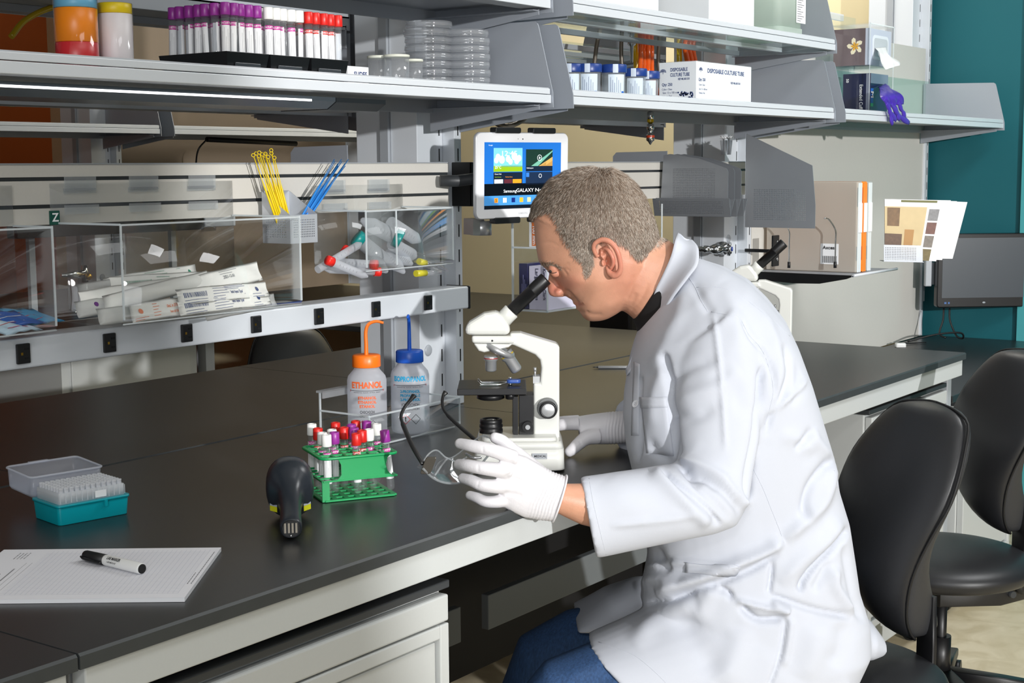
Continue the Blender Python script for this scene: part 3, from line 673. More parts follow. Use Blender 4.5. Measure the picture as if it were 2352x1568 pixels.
cx, cz = (x0 + x1) / 2, (z0 + z1) / 2
MB().prism([(z_ + cz, x_ + cx) for x_, z_ in rrect(.13, .074, .016)], y0 - .0012, y0 - .0004, axis=1).build('opening_rim', mat('rim_white', rgb(226, 232, 240), .4), t)
MB().prism([(z_ + cz, x_ + cx) for x_, z_ in rrect(.11, .056, .012)], y0 - .002, y0 - .0013, axis=1).build('opening_film', mat('film_grey', rgb(196, 200, 206), .3), t)
def cloth(name, pts_l, pts_r, m, parent, fold=.006, n=9, k=7, solid=.0006):
    """crumpled sheet between two guide curves"""
    A = smoothpts(pts_l, k); B_ = smoothpts(pts_r, k); rows = []
    for i in range(len(A)):
        row = []
        for j in range(n):
            s_ = j / (n - 1); p = A[i] * (1 - s_) + B_[i] * s_
            p = p + V3(0, -1, .2) * fold * math.sin(j * 1.9 + i * .31) * min(1, i / 5) + V3(1, 0, 0) * fold * .4 * math.sin(i * .5 + j * 2.2)
            row.append(p)
        rows.append(row)
    return MB().loft(rows, closed=False, cap=False).build(name, m, parent, solid=solid)
W = lambda px, py, y: at_y(px, py, y)
cloth('tissue_sheet', [W(2010, 110, y0 - .003), W(2018, 125, y0 - .03), W(2028, 145, y0 - .055), W(2034, 160, y0 - .07)], [W(2035, 108, y0 - .003), W(2040, 122, y0 - .03), W(2058, 138, y0 - .055), W(2066, 150, y0 - .07)], mat('tissue_white', rgb(238, 242, 242), .8), t, .005)
x0, x1, y0, y1, z0, z1 = 4.33, 4.47, 1.75, 1.84, SHZ + .0035, 1.555
t = thing('glove_box', 'navy box of exam gloves under the tissue box', 'glove box', ((x0 + x1) / 2, y0, z0))
navy = mat('carton_navy', rgb(22, 28, 66), .3)
MB().box((x0, y0, z0), (x1, y1, z1)).build('carton', navy, t, bevel=.001)
MB().box((x0 - .0008, y0 + .002, z0), (x0 - .0002, y0 + .014, z1)).box((x0 + .0, y0 - .0008, z1 - .03), (x1, y0 - .0002, z1)).build('silver_print', mat('print_silver', rgb(150, 156, 176), .3, .4), t)
mb = MB().text('Extended Cuff', .016, plane_map((x0 - .0012, y0 + .03, z0 + .06), (0, 0, -1), (0, -1, 0)), .01, width=.075).text('M', .02, plane_map((x0 - .0012, y0 + .055, z0 + .012), (0, 0, -1), (0, -1, 0)), .03).text('50', .012, plane_map((x0 - .0012, y0 + .075, z0 + .11), (0, 0, -1), (0, -1, 0)), .02)
mb.build('lettering', paper, t)
b = MB().box((x0 + .002, y0 - .0008, z0 + .04), (x0 + .022, y0 - .0002, z0 + .085)).build('size_patch', mat('patch_blue', rgb(30, 90, 190), .4), t)
MB().text('M', .028, plane_map((x0 + .012, y0 - .0012, z0 + .066), (0, 0, -1), (1, 0, 0)), .03).build('lettering', paper, b)
MB().box((x0 + .002, y0 - .0009, z0 + .03), (x0 + .022, y0 - .0003, z0 + .04)).build('green_patch', mat('patch_green', rgb(60, 190, 110), .4), t)
t = thing('exam_glove', 'purple exam glove hanging out of the navy glove box over the shelf edge', 'glove', (4.42, 1.70, 1.45))
vio = mat('glove_violet', rgb(74, 48, 170), .4)
gy = 1.64
cloth('glove_palm', [W(2016, 200, 1.746), W(2020, 208, 1.70), W(2026, 222, gy), W(2040, 244, gy - .003)], [W(2034, 192, 1.746), W(2046, 200, 1.70), W(2066, 216, gy), W(2074, 240, gy - .003)], vio, t, .006)
for A in ([(2036, 236), (2044, 256), (2046, 270), (2050, 286)], [(2046, 238), (2058, 256), (2070, 270), (2088, 282)], [(2062, 234), (2068, 246), (2074, 258), (2079, 268)], [(2030, 226), (2040, 244), (2048, 262), (2058, 276)], [(2054, 240), (2058, 252), (2061, 264), (2066, 274)]):
    MB().tube(smoothpts([W(a, b, gy - .004) for a, b in A], 5), [.008 - .002 * math.sin(i * .9) for i in range(16)], 10, flat=.45, up=(0, 1, .1)).build('glove_finger', vio, t)
# ------------------------------------------------------------------ clear bins on the slat rail
def acrylic_bin(name, label, x0, x1, yf, yb, zb, zf, zback, dividers=()):
    t = thing(name, label, 'bin', ((x0 + x1) / 2, (yf + yb) / 2, zb)); r = .014; k = .0022
    # side profile: front wall, rounded bottom, back wall
    pts = [(yf, zf)] + [(yf + r - r * math.cos(a), zb + r - r * math.sin(a)) for a in np.linspace(0, PI / 2, 6)] + [(yb - r + r * math.sin(a), zb + r - r * math.cos(a)) for a in np.linspace(0, PI / 2, 6)] + [(yb, zback)]
    MB().loft([np.array([(x, a, b) for a, b in pts]) for x in (x0, x1)], closed=False, cap=False).build('shell', acryl, t, solid=k)
    for x in (x0 + .001, x1 - .001) + tuple(dividers):
        w_ = [(yf, zf), (yb, zf + (.004 if x in dividers else .004))]
        side = [(yf, zf)] + pts[1:-1] + [(yb, zf + .004)]
        MB().prism(side, x - .001, x + .001, axis=0).build('side_panel' if x not in dividers else 'divider', acryl, t)
        e = .0016
        MB().box((x - .0013, yf - .0013, zb + r * .7), (x + .0013, yf + .001, zf)).build('polished_edge', acryl_edge, t)
    MB().box((x0, yf - .0012, zf - .0005), (x1, yf + .0016, zf + .0022)).box((x0 - .0012, yf, zf), (x0 + .0014, yb, zf + .003)).box((x1 - .0014, yf, zf), (x1 + .0012, yb, zf + .003)).tube([(x0, yf + .001, zb + .003), (x1, yf + .001, zb + .003)], .0011, 6).build('rim', acryl_edge, t)
    n = 2 if x1 - x0 < .3 else 3
    for i in range(n):
        c = x0 + (x1 - x0) * (i + .45) / n
        MB().box((c - .03, yb - .001, zback - .016), (c + .03, yb + .003, zback - .008)).box((c - .03, yb - .002, zback - .012), (c + .03, yb - .0005, zback + .010)).box((c - .032, yb - .004, zback - .048), (c + .032, yb - .001, zback - .034)).build('hanger', frost if 0 else clear('hanger_plastic', (.95, .97, .98), .22, fres=1.5), t)
    return t
acrylic_bin('clear_bin', 'clear acrylic bin at far left holding blue packets', 1.0, 1.352, 1.80, 1.893, 1.040, 1.194, 1.256)
acrylic_bin('clear_bin', 'large clear acrylic bin full of white swab packets', 1.420, 1.800, 1.732, 1.893, 1.046, 1.196, 1.258)
acrylic_bin('clear_bin', 'clear divided bin with red and teal capped tubes', 2.004, 2.262, 1.765, 1.893, 1.088, 1.199, 1.246, (2.09,))
t = thing('letter_tag', 'small dark green tag with letter Z on the bin corner', 'tag', (1.40, 1.885, 1.19))
g_ = V3(*at_y(125, 500, 1.876)); MB().box((g_[0] - .0095, 1.874, g_[2] - .011), (g_[0] + .009, 1.877, g_[2] + .011)).build('tag', mat('tag_green', rgb(14, 78, 66), .4), t, bevel=.001)
MB().text('Z', .018, plane_map((g_[0], 1.8735, g_[2]), (1, 0, 0), (0, 0, 1)), .02).build('letter', paper, t)
# swab packets
packpaper = mat('packet_paper', rgb(236, 235, 230), .75, noise=.04, nscale=60)
packfilm = clear('packet_film', (.9, .92, .92), .62, (.92, .92, .9), rough=.25)
def packet(pa, pb, wv, z_off, m, prints, label, name='swab_packet', cat='packet', group='swab packets in the large clear bin', col=None, curve=.004, puff=.0035, parent_only=None):
    """pa, pb: end points (3D); wv: across vector"""
    pa, pb, wv = map(lambda a: np.array(a, float), (pa, pb, wv)); L = np.linalg.norm(pb - pa); d = (pb - pa) / L; hw = np.linalg.norm(wv); wn = wv / hw; nn = np.cross(d, wn); nn /= np.linalg.norm(nn)
    if np.dot(nn, CAM - pa) < 0: nn = -nn
    t = thing(name, label, cat, tuple((pa + pb) / 2 - V3(0, 0, hw * .5)), group=group); n = 14; m_ = 7
    def P(s_, u, side=0): 
        q = pa + d * L * s_ + wn * hw * u + nn * (curve * math.sin(PI * s_) + .0012 * math.sin(s_ * 17 + u * 3)); return q + nn * side * puff * max(0, (1 - u * u)) * min(1, 6 * s_, 6 * (1 - s_))
    for sd in (0,):
        pass
    rows = []
    for i in range(n + 1):
        s_ = i / n; ring = [P(s_, -1 + 2 * j / m_, 1) for j in range(m_ + 1)] + [P(s_, 1 - 2 * j / m_, -.6) for j in range(1, m_)]; rows.append(ring)
    MB().loft(rows).build('sleeve', m, t)
    if prints:
        mb = MB(); rr = np.random.default_rng(int(L * 1e6) % 999)
        flip = -1 if wn[2] > 0 else 1
        def f(s0, u0):
            def g(x, y):
                out = []
                for a, b in zip(x, y):
                    s_ = s0 + a / L; u = u0 + b / hw; out.append(P(min(max(s_, 0), 1), min(max(u, -1), 1), 1) + nn * .0005)
                return np.array(out)
            return g
        for kind, *a in prints:
            if kind == 't': mb.text(a[0], a[1], lambda x, y, a=a: f(a[2], a[3])(x, y), .02, **({'width': a[4]} if len(a) > 4 else {}))
            if kind == 'bar':
                s0, s1, u0, u1 = a; x = s0 * L
                while x < s1 * L: w_ = rr.choice([.0005, .001, .0016]); xs = np.array([x, x + w_, x + w_, x]); ys = np.array([u0, u0, u1, u1]) * hw; mb.add(f(0, 0)(xs, ys), [(0, 1, 2, 3)]); x += w_ + .0012
            if kind == 'lines':
                s0, s1, u0, u1, k = a
                for q in range(k):
                    u = u0 + (u1 - u0) * q / max(1, k - 1); e = s0 + (s1 - s0) * rr.uniform(.5, 1); xs = np.array([s0, (s0 + e) / 2, e, e, (s0 + e) / 2, s0]) * L; ys = np.array([u, u, u, u + .05, u + .05, u + .05]) * hw; mb.add(f(0, 0)(xs, ys), [(0, 1, 4, 5), (1, 2, 3, 4)])
            if kind == 'disc':
                s0, u0, r = a; th = np.linspace(0, 2 * PI, 15)[:-1]; mb.add(f(s0, u0)(r * np.cos(th), r * np.sin(th)), [tuple(range(14))])
        mb.build('printing', col or blue_ink, t)
    return t
Y0 = 1.736
def pk(a, b, w, y0, y1, *rest, tilt=.45, **kw):
    A = at_y(*a, y0); B = at_y(*b, y1); return packet(A, B, V3(0, tilt, 1) * w, 0, *rest, **kw)
stdp = lambda: [('bar', .06, .3, -.15, .45), ('lines', .06, .3, -.5, -.8, 2), ('lines', .36, .56, .6, -.7, 5), ('t', 'Sterile Polyester Tipped', .0075, .62, .0, .03), ('lines', .5, .74, .75, .4, 3), ('disc', .86, .1, .0042), ('lines', .80, .95, -.5, -.8, 2)]
green_ink = mat('green_ink', rgb(40, 140, 110), .6); orange_ink = mat('orange_ink', rgb(236, 120, 60), .6); grey_ink = mat('grey_ink', rgb(130, 130, 135), .6)
pk((240, 655), (452, 622), .011, 1.86, 1.88, packpaper, [('bar', .1, .35, -.3, .4), ('lines', .4, .8, .6, -.6, 4), ('disc', .9, 0, .004)], 'green-printed swab packet at the very back of the pile', col=green_ink)
pk((180, 670), (420, 640), .012, 1.84, 1.87, packfilm, [], 'cloudy film packet at the upper left of the pile', puff=.006)
pk((255, 655), (520, 640), .013, 1.82, 1.84, packpaper, [('bar', .1, .32, -.3, .3), ('t', 'Sterile Foam Tipped', .008, .58, .1, .035), ('lines', .36, .5, .5, -.5, 4), ('lines', .66, .8, .5, -.5, 4), ('disc', .86, 0, .0055)], 'green-printed foam swab packet slanting across the top of the pile', col=green_ink, puff=.002)
pk((185, 690), (410, 655), .013, 1.80, 1.82, packpaper, [], 'plain white paper packet below the green-printed one', puff=.007)
pk((175, 712), (330, 690), .012, 1.79, 1.80, packfilm, [('disc', .25, .2, .004)], 'clear film packet with a purple mark at the left of the pile', col=mat('purple_ink', rgb(90, 30, 110), .6), puff=.006)
pk((240, 700), (480, 640), .013, 1.785, 1.80, packpaper, [], 'long blank white packet pointing up to the right', puff=.008)
pk((440, 660), (596, 622), .016, 1.79, 1.81, packpaper, [('t', '2021-12-01', .008, .5, .1, .03), ('lines', .38, .65, .45, .7, 2)], 'flared white packet stamped 2021-12-01 at the top right of the pile', col=grey_ink, puff=.003)
pk((225, 728), (400, 712), .012, 1.76, 1.775, packfilm, [], 'clear tube packet under the others at lower left', puff=.007)
pk((470, 720), (633, 690), .012, 1.775, 1.79, packfilm, [('lines', .6, .9, .5, -.5, 3)], 'film packet tucked behind the blue-printed packets at right', col=green_ink, puff=.004)
pk((300, 722), (430, 702), .014, 1.752, 1.765, packpaper, [('disc', .15, .1, .0045), ('lines', .35, .5, .6, -.6, 5), ('t', '10mL in 2/10 mL', .007, .72, .2, .03), ('t', 'Item #1064', .006, .72, -.4, .022), ('lines', .05, .25, -.6, -.8, 2)], 'orange-printed paper packet leaning at the bin front', col=orange_ink, puff=.002)
pk((410, 708), (618, 683), .0125, 1.752, 1.770, packpaper, stdp(), 'blue-printed polyester swab packet facing out at lower right', puff=.001)
pk((408, 684), (614, 664), .0125, 1.758, 1.774, packpaper, stdp(), 'blue-printed polyester swab packet just above the front one', puff=.001)
# blue packets in the left bin
pkb = mat('packet_blue', rgb(60, 150, 200), .35, noise=.3, nscale=50); pkw = mat('packet_pale', rgb(190, 215, 232), .5)
for i, (a, b, y, m_, lb) in enumerate((((-60, 738), (90, 722), 1.86, pkb, 'blue foil packet at the back of the left bin'), ((-40, 745), (70, 728), 1.84, mat('packet_deep', rgb(30, 90, 180), .35), 'deep blue foil packet in the middle of the left bin'), ((-20, 756), (60, 744), 1.825, pkw, 'pale packet with white back at the front of the left bin'), ((30, 738), (112, 724), 1.86, pkb, 'flat blue packet lying at the right of the left bin'))):
    A = at_y(*a, y); B = at_y(*b, y + .02); packet(A, B, V3(-.016, .018, .010), 0, m_, [('lines', .2, .8, .5, -.5, 3)], lb, name='foil_packet', group='blue packets in the left bin', col=paper if i < 2 else mat('red_ink', rgb(200, 40, 50), .5), puff=.0015)
# capped tubes in the divided bin
tealcap = mat('cap_teal', rgb(0, 140, 136), .35); redcap = mat('cap_scarlet', rgb(240, 44, 36), .35); ylw = mat('cap_yellow', rgb(206, 196, 50), .4)
def conical(p_cap, p_tip, r, capm, label, tagn, name='centrifuge_tube'):
    p_cap = np.array(p_cap); p_tip = np.array(p_tip); d = p_tip - p_cap; L = np.linalg.norm(d); d /= L
    t = thing(name, label, 'test tube', tuple((p_cap + p_tip) / 2 - V3(0, 0, r)), group=tagn)
    MB().lathe([(r, .004), (r, L - 1.5 * r - .002), (r * .3, L - .002), (0, L)], 20, p_cap, d).build('tube_body', frost, t)
    if capm is not None: MB().lathe([(0, -.001), (r * 1.12, -.0008), (r * 1.2, .001), (r * 1.2, .012 if r < .01 else .014)], 28, p_cap, d, ribs=14, rib=.02).build('cap', capm, t)
    mb = MB()
    for k in range(6):
        q = p_cap + d * (L * (.25 + .08 * k)); vdir = (CAM - q); vdir -= d * np.dot(vdir, d); vdir /= np.linalg.norm(vdir); s_ = np.cross(d, vdir); mb.add([q + vdir * (r + .0003) + s_ * r * .25, q + vdir * (r + .0003) - s_ * r * .25, q + vdir * (r + .0003) - s_ * r * .25 + d * .0006, q + vdir * (r + .0003) + s_ * r * .25 + d * .0006], [(0, 1, 2, 3)])
    mb.build('graduations', grey_ink, t)
g = 'tubes piled in the divided bin'
Q = lambda x, y, yy: at_y(x, y, yy)
conical(Q(752, 597, 1.80), Q(846, 636, 1.78), .0075, redcap, 'small red-capped tube nearest the left end of the divided bin', g)
conical(Q(745, 622, 1.80) + V3(0, .02, 0), Q(850, 558, 1.80) + V3(0, .02, 0), .0072, None, 'small uncapped tube pointing up to the right in the left part', g)
conical(Q(798, 570, 1.84), Q(770, 610, 1.84), .0072, redcap, 'small red-capped tube behind, its cap upright', g)
conical(Q(866, 608, 1.775), Q(760, 600, 1.86), .0075, redcap, 'small red-capped tube pointing its cap at the viewer', g)
conical(Q(873, 624, 1.785), Q(742, 618, 1.84), .0072, redcap, 'small red-capped tube lowest on the bin floor', g)
conical(Q(818, 545, 1.86), Q(905, 615, 1.82), .014, tealcap, 'large teal-capped tube lying at the back', g)
conical(Q(921, 552, 1.78), Q(828, 503, 1.84), .0145, tealcap, 'large teal-capped tube with its cap facing out', g)
for i, (a, b) in enumerate((((850, 590), (890, 625)), ((880, 575), (930, 628)), ((905, 580), (948, 608)), ((895, 510), (965, 555)), ((900, 560), (955, 590)))):
    conical(Q(*a, 1.85 - .012 * i), Q(*b, 1.80 + .006 * i), .0125, None, 'large clear conical tube, %s of the five pointing right' % ORD[i], g)
t = thing('bagged_vials', 'two yellow-topped vials in a clear pointed bag at the right of the bin', 'vials', tuple(Q(985, 610, 1.82) - V3(0, 0, .02)))
for a, b, c in (((962, 600), (1000, 610), ylw), ((955, 628), (1010, 625), ylw)):
    A, B = Q(*a, 1.82), Q(*b, 1.82); MB().cyl(A, A + (B - A) * .4, .0065).build('vial_cap', c, t); MB().cyl(A + (B - A) * .4, B, .0055).build('vial', petri, t)
MB().loft([[p + V3(0, math.cos(a) * r * .5, math.sin(a) * r) for a in np.linspace(0, 2 * PI, 13)[:-1]] for p, r in ((Q(950, 588, 1.82), .012), (Q(985, 602, 1.82), .013), (Q(1030, 622, 1.82), .002))]).build('bag', clear('bag_film', gl=1, fres=1.4, haze=.06), t)
# ------------------------------------------------------------------ perforated pen holder with inoculating loops
def holes(mb, o, u, v, W, H, x0, x1, y0, y1, p, fr=.5):
    """sheet of size W x H with a square grid of holes inside [x0,x1]x[y0,y1]"""
    o, u, v = (np.array(a, float) for a in (o, u, v)); nx = max(1, int((x1 - x0) / p)); ny = max(1, int((y1 - y0) / p)); x1 = x0 + nx * p; y1 = y0 + ny * p
    P = lambda a, b: o + u * a + v * b
    for (a, b, c, d) in ((0, 0, W, y0), (0, y1, W, H), (0, y0, x0, y1), (x1, y0, W, y1)):
        if c - a > 1e-6 and d - b > 1e-6: mb.add([P(a, b), P(c, b), P(c, d), P(a, d)], [(0, 1, 2, 3)])
    for i in range(nx):
        for j in range(ny):
            a, b = x0 + i * p, y0 + j * p; m = p * (1 - fr) / 2; c, d = a + p, b + p
            mb.add([P(a, b), P(c, b), P(c, d), P(a, d), P(a + m, b + m), P(c - m, b + m), P(c - m, d - m), P(a + m, d - m)], [(0, 1, 5, 4), (1, 2, 6, 5), (2, 3, 7, 6), (3, 0, 4, 7)])
    return mb
hx, hy, hz, hw, hd = 1.862, 1.815, 1.147, .068, .068
t = thing('pen_holder', 'silver perforated metal holder hung between the clear bins', 'holder', (hx + hw / 2, hy + hd / 2, hz))
mb = MB(); HH = .050
holes(mb, (hx, hy, hz), (1, 0, 0), (0, 0, 1), hw, HH, .007, .062, .009, .044, .0042)
holes(mb, (hx, hy + hd, hz), (0, -1, 0), (0, 0, 1), hd, HH, .008, .06, .009, .044, .0042)
mb.add([(hx, hy, hz + HH), (hx, hy + hd, hz + HH), (hx, hy + hd, hz + HH + .042)], [(0, 1, 2)]).add([(hx + hw, hy, hz + HH), (hx + hw, hy + hd, hz + HH), (hx + hw, hy + hd, hz + HH + .042), (hx + hw, hy, hz), (hx + hw, hy + hd, hz)], [(0, 1, 2), (0, 1, 4, 3)])
mb.add([(hx, hy + hd, hz), (hx + hw, hy + hd, hz), (hx + hw, hy + hd, hz + HH + .042), (hx, hy + hd, hz + HH + .042)], [(0, 1, 2, 3)]).add([(hx, hy, hz), (hx + hw, hy, hz), (hx + hw, hy + hd, hz), (hx, hy + hd, hz)], [(0, 1, 2, 3)])
mb.fix = False; mb.build('perforated_body', mat('holder_silver', rgb(196, 200, 206), .35, .4), t, solid=.001)
def loop_tool(base, tip, m, label, group, ring=True):
    t = thing('inoculating_loop', label, 'inoculating loop', tuple(base), group=group)
    b, e = np.array(base), np.array(tip); d = (e - b) / np.linalg.norm(e - b); P = [b, b + (e - b) * .45, b + (e - b) * .62, b + (e - b) * .7, e]
    mb = MB().tube(P, [.0021, .0021, .0018, .0009, .0008], 6).build('handle', m, t)
    if ring:
        s_ = np.cross(d, AWAY); s_ /= np.linalg.norm(s_); c = e + d * .003
        MB().tube([c + (s_ * math.cos(a) + d * math.sin(a)) * .003 for a in np.linspace(0, 2 * PI, 13)[:-1]], .0007, 5, closed=True).build('loop', m, t)
yel = mat('loop_yellow', rgb(240, 208, 16), .4); blu = mat('loop_blue', rgb(46, 132, 214), .4)
for i in range(11):
    tip = at_y(583 + i * 4.6 + (i % 3) * 2, (360, 356, 362, 354, 358, 361, 357, 364, 349, 356, 366)[i], hy + .045 - .004 * (i % 4)); b = V3(hx + .010 + .0022 * i, hy + .03 - .003 * (i % 4), hz + .01)
    loop_tool(b, tip, yel, 'yellow inoculating loop, %s from the left in the fan' % ORD[i], 'yellow loops in the perforated holder')
for i in range(9):
    tip = at_y(768 + i * 4 - (i % 2) * 3, 366 + (i % 4) * 5, hy + .03 + .003 * (i % 4)); b = V3(hx + .020 + .002 * i, hy + .02 + .003 * (i % 4), hz + .012)
    loop_tool(b, tip, blu, 'blue inoculating loop, %s from the left in the sheaf leaning right' % ORD[i], 'blue loops in the perforated holder', ring=False)
# ------------------------------------------------------------------ acrylic wash bottle rack and bottles
x0, x1, y0, y1, z0 = 2.0, 2.272, 1.762, 1.885, ZT + .0006
t = thing('bottle_rack', 'clear acrylic rack on the bench holding the two wash bottles', 'rack', ((x0 + x1) / 2, (y0 + y1) / 2, z0))
zf, zb = z0 + .062, z0 + .098
r = .016; pts = [(y0, zf)] + [(y0 + r - r * math.cos(a), z0 + .002 + r - r * math.sin(a)) for a in np.linspace(0, PI / 2, 6)] + [(y1, z0 + .002), (y1, zb)]
MB().loft([np.array([(x, a, b) for a, b in pts]) for x in (x0, x1)], closed=False, cap=False).build('shell', acryl, t, solid=.003)
for x in (x0 + .0015, x1 - .0015): MB().prism([(y0, zf)] + pts[1:-1] + [(y1, zf + .006)], x - .0015, x + .0015, axis=0).build('side_panel', acryl, t)
MB().box((x0, y0 - .001, zf - .001), (x1, y0 + .002, zf + .002)).box((x0 - .001, y0, zf), (x0 + .002, y1, zf + .003)).box((x1 - .002, y0, zf), (x1 + .001, y1, zf + .003)).box((x0 - .001, y0 - .001, z0 + .01), (x0 + .002, y0 + .001, zf)).box((x1 - .002, y0 - .001, z0 + .01), (x1 + .001, y0 + .001, zf)).box((x0 - .001, y1 - .002, z0), (x0 + .002, y1 + .001, zb)).tube([(x0, y0 + .014, z0 + .0022), (x1, y0 + .014, z0 + .0022)], .0018, 6).build('rim', acryl_edge, t)
MB().box((x0 - .006, y1 - .014, zb), (x1 + .002, y1 + .003, zb + .004)).box((x0 - .006, y1 - .014, zb - .010), (x1 + .002, y1 - .0115, zb)).build('hook_flange', clear('hanger_plastic', (.95, .97, .98), .22, fres=1.5), t)
ldpe = clear('bottle_plastic', (.88, .91, .95), .62, (.9, .92, .97), rough=.25, fres=1.35)
def wash_bottle(px, yy, col, capm, spout_pts, label, texts, zb):
    P = at_y(px, 900, yy); x, y = P[0], yy; M = TR(x, y, zb); R_ = .0375
    t = thing('wash_bottle', label, 'wash bottle', M=M); B = lambda mb, n, m, p=t: mb.build(n, m, p, world=False)
    B(MB().lathe([(0, .001), (R_ - .006, 0), (R_ - .002, .002), (R_, .008), (R_, .112), (R_ - .002, .120), (R_ - .008, .127), (.026, .131), (.024, .134), (.024, .138)], 48), 'bottle_body', ldpe)
    B(MB().lathe([(.0262, .1375), (.0268, .139), (.0265, .158), (.0245, .1605), (.004, .1606), (0, .1606)], 72, ribs=36, rib=.018), 'cap', capm)
    B(MB().tube(smoothpts(spout_pts, 6), [.0042 - .0018 * (i / (6 * (len(spout_pts) - 1))) for i in range(6 * (len(spout_pts) - 1) + 1)], 12), 'spout', capm)
    az = math.atan2(-y, -x); rr = R_ + .0004
    mb = MB(); mk = MB()
    for (s_, h, zz, wd, black) in texts: (mk if black else mb).text(s_, h, cyl_map((0, 0, 0), rr, zz, az), .045 if not black else .01, width=wd)
    B(mb, 'lettering', col)
    th = lambda a0, a1, za, zb_: mk.lathe([(rr, za), (rr, zb_)], 12, cap=False, **arc_az(az + a0, az + a1))
    th(-.95, .95, .0955, .0964); mk.text('WASH BOTTLE . FLACON . BOTELLA . FRASCO', .0028, cyl_map((0, 0, 0), rr, .0925, az), 0, width=.055)
    for a in (-.25, .28): # hazard diamonds
        s_ = .010; c_, s2 = a * rr, .030
        for q in range(4):
            A_ = [(0, 1), (1, 0), (0, -1), (-1, 0)]; p, n_ = np.array(A_[q]) * s_, np.array(A_[(q + 1) % 4]) * s_
            f = cyl_map((0, 0, 0), rr, s2, az); xs = np.array([p[0], n_[0], n_[0] * .86, p[0] * .86]) + c_; ys = np.array([p[1], n_[1], n_[1] * .86, p[1] * .86]); mk2.add(f(xs, ys), [(0, 1, 2, 3)]) if a < 0 else mk.add(f(xs, ys), [(0, 1, 2, 3)])
    mk.text('!', .011, cyl_map((0, 0, 0), rr, .030, az - .25), .05)
    B(mk, 'black_print', ink)
    return t, mk2
red_ink = mat('red_ink', rgb(200, 40, 50), .5)
import types
for spec in ((843, 1.838, mat('eth_orange', rgb(238, 106, 50), .5), mat('cap_orange', rgb(255, 122, 28), .35), [(0, 0, .155), (0, 0, .18), (0, 0, .205), tuple(RIGHT * .006 + V3(0, 0, .219)), tuple(RIGHT * .020 + V3(0, 0, .224)), tuple(RIGHT * .034 + V3(0, 0, .221))], 'ethanol wash bottle with orange cap and bent orange spout', [('ETHANOL', .016, .106, .064, 0), ('ETHANOL', .0075, .082, .036, 0), ('ETHANOL', .0075, .074, .036, 0), ('ETANOL', .0075, .066, .030, 0), ('CH3CH2OH', .0078, .055, .028, 1), ('CAS: 64-17-5', .005, .047, .03, 1)]),
             (942, 1.812, mat('iso_cyan', rgb(40, 160, 206), .5), mat('cap_blue', rgb(30, 92, 200), .35), [(0, 0, .155), (0, 0, .18), (0, 0, .207), tuple(-AWAY * .008 + V3(0, 0, .224)), tuple(-AWAY * .02 + V3(0, 0, .230)), tuple(-AWAY * .032 + V3(0, 0, .228))], 'isopropanol wash bottle with blue cap and blue spout', [('ISOPROPANOL', .0135, .108, .070, 0), ('2-PROPANOL', .0075, .084, .040, 0), ('PROPANOL-2', .0075, .076, .040, 0), ('2-PROPANOL', .0075, .068, .040, 0), ('(CH3)2CHOH', .0075, .058, .036, 1), ('(CH3)2CHOH', .006, .050, .036, 1)])):
    mk2 = MB(); px, yy, col, capm, sp, lb, tx_ = spec
    t, mk2 = wash_bottle(px, yy, col, capm, sp, lb, tx_, ZT + .0045)
    x = t.matrix_world.translation; az = math.atan2(-x[1], -x[0])
    f = cyl_map((0, 0, 0), .0379, .0955, az)
    for sg in (-1, 1): mk2.add(f(np.array([sg * .0355, sg * .0355, sg * .0375, sg * .0355 - .002 * sg]), np.array([-.003, .003, 0, 0])), [(0, 1, 2)])
    mk2.build('hazard_marks', red_ink, t, world=False)
# ------------------------------------------------------------------ green rack with blood tubes
rx = V3(.86, -.51, 0); rx /= np.linalg.norm(rx); ry = V3(.51, .86, 0); ry /= np.linalg.norm(ry); ro = V3(1.637, 1.541, ZT)
Mr = frame(ro, rx, ry, (0, 0, 1)); LX, LY = .123, .112
t = thing('tube_rack', 'green plastic test tube rack with seventeen capped tubes', 'test tube rack', M=Mr)
grn = mat('rack_green', rgb(16, 150, 84), .35)
def grid(mb, z, th, nx, ny, bar, mx=.0, my=.0):
    X = np.linspace(mx, LX - mx, nx + 1); Y = np.linspace(my, LY - my, ny + 1)
    for x in X: mb.box((x - bar / 2, my, z), (x + bar / 2, LY - my, z + th))
    for y in Y: mb.box((mx, y - bar / 2, z + .0002), (LX - mx, y + bar / 2, z + th + .0002))
B = lambda mb, n, m=grn, p=t, **k: mb.build(n, m, p, world=False, **k)
mb = MB(); grid(mb, .0005, .003, 6, 5, .0085, .0042, .0042); B(mb, 'base_grid', bevel=.0006)
mb = MB(); grid(mb, .032, .0028, 6, 5, .0035, .001, .001); B(mb, 'middle_grid', bevel=.0005)
mb = MB(); grid(mb, .068, .003, 6, 5, .0035, .002, .002); mb.tube([(x + LX / 2, y + LY / 2, .0695) for x, y in rrect(LX + .002, LY + .002, .012)], .0024, 8, closed=True); B(mb, 'top_grid')
for y in (0, LY - .0022):
    P = [(.020, .034), (.026, .036), (.031, .042), (.031, .058), (.027, .066), (.020, .070), (LX - .008, .070), (LX - .016, .064), (LX - .019, .052), (LX - .016, .042), (LX - .010, .036), (LX - .004, .034)]
    mb = MB().prism([(z_, x_) for x_, z_ in P], y, y + .0022, axis=1); B(mb, 'side_panel')
for x, y in ((.0, 0.002), (.0, LY - .008)): B(MB().box((x, y, .001), (x + .012, y + .0022, .034)), 'side_wing')
MB()
caps = [('white', 716, 971), ('red', 730, 981), ('white', 740, 991), ('white', 749.5, 996), ('white', 762, 984), ('red', 770.5, 968), ('purple', 768, 990), ('red', 790, 979), ('purple', 807, 972), ('purple', 813, 980), ('red', 817, 964), ('red', 818, 993), ('red', 831, 986), ('white', 847, 983), ('purple', 842, 965), ('white', 865, 971), ('purple', 882.7, 986)]
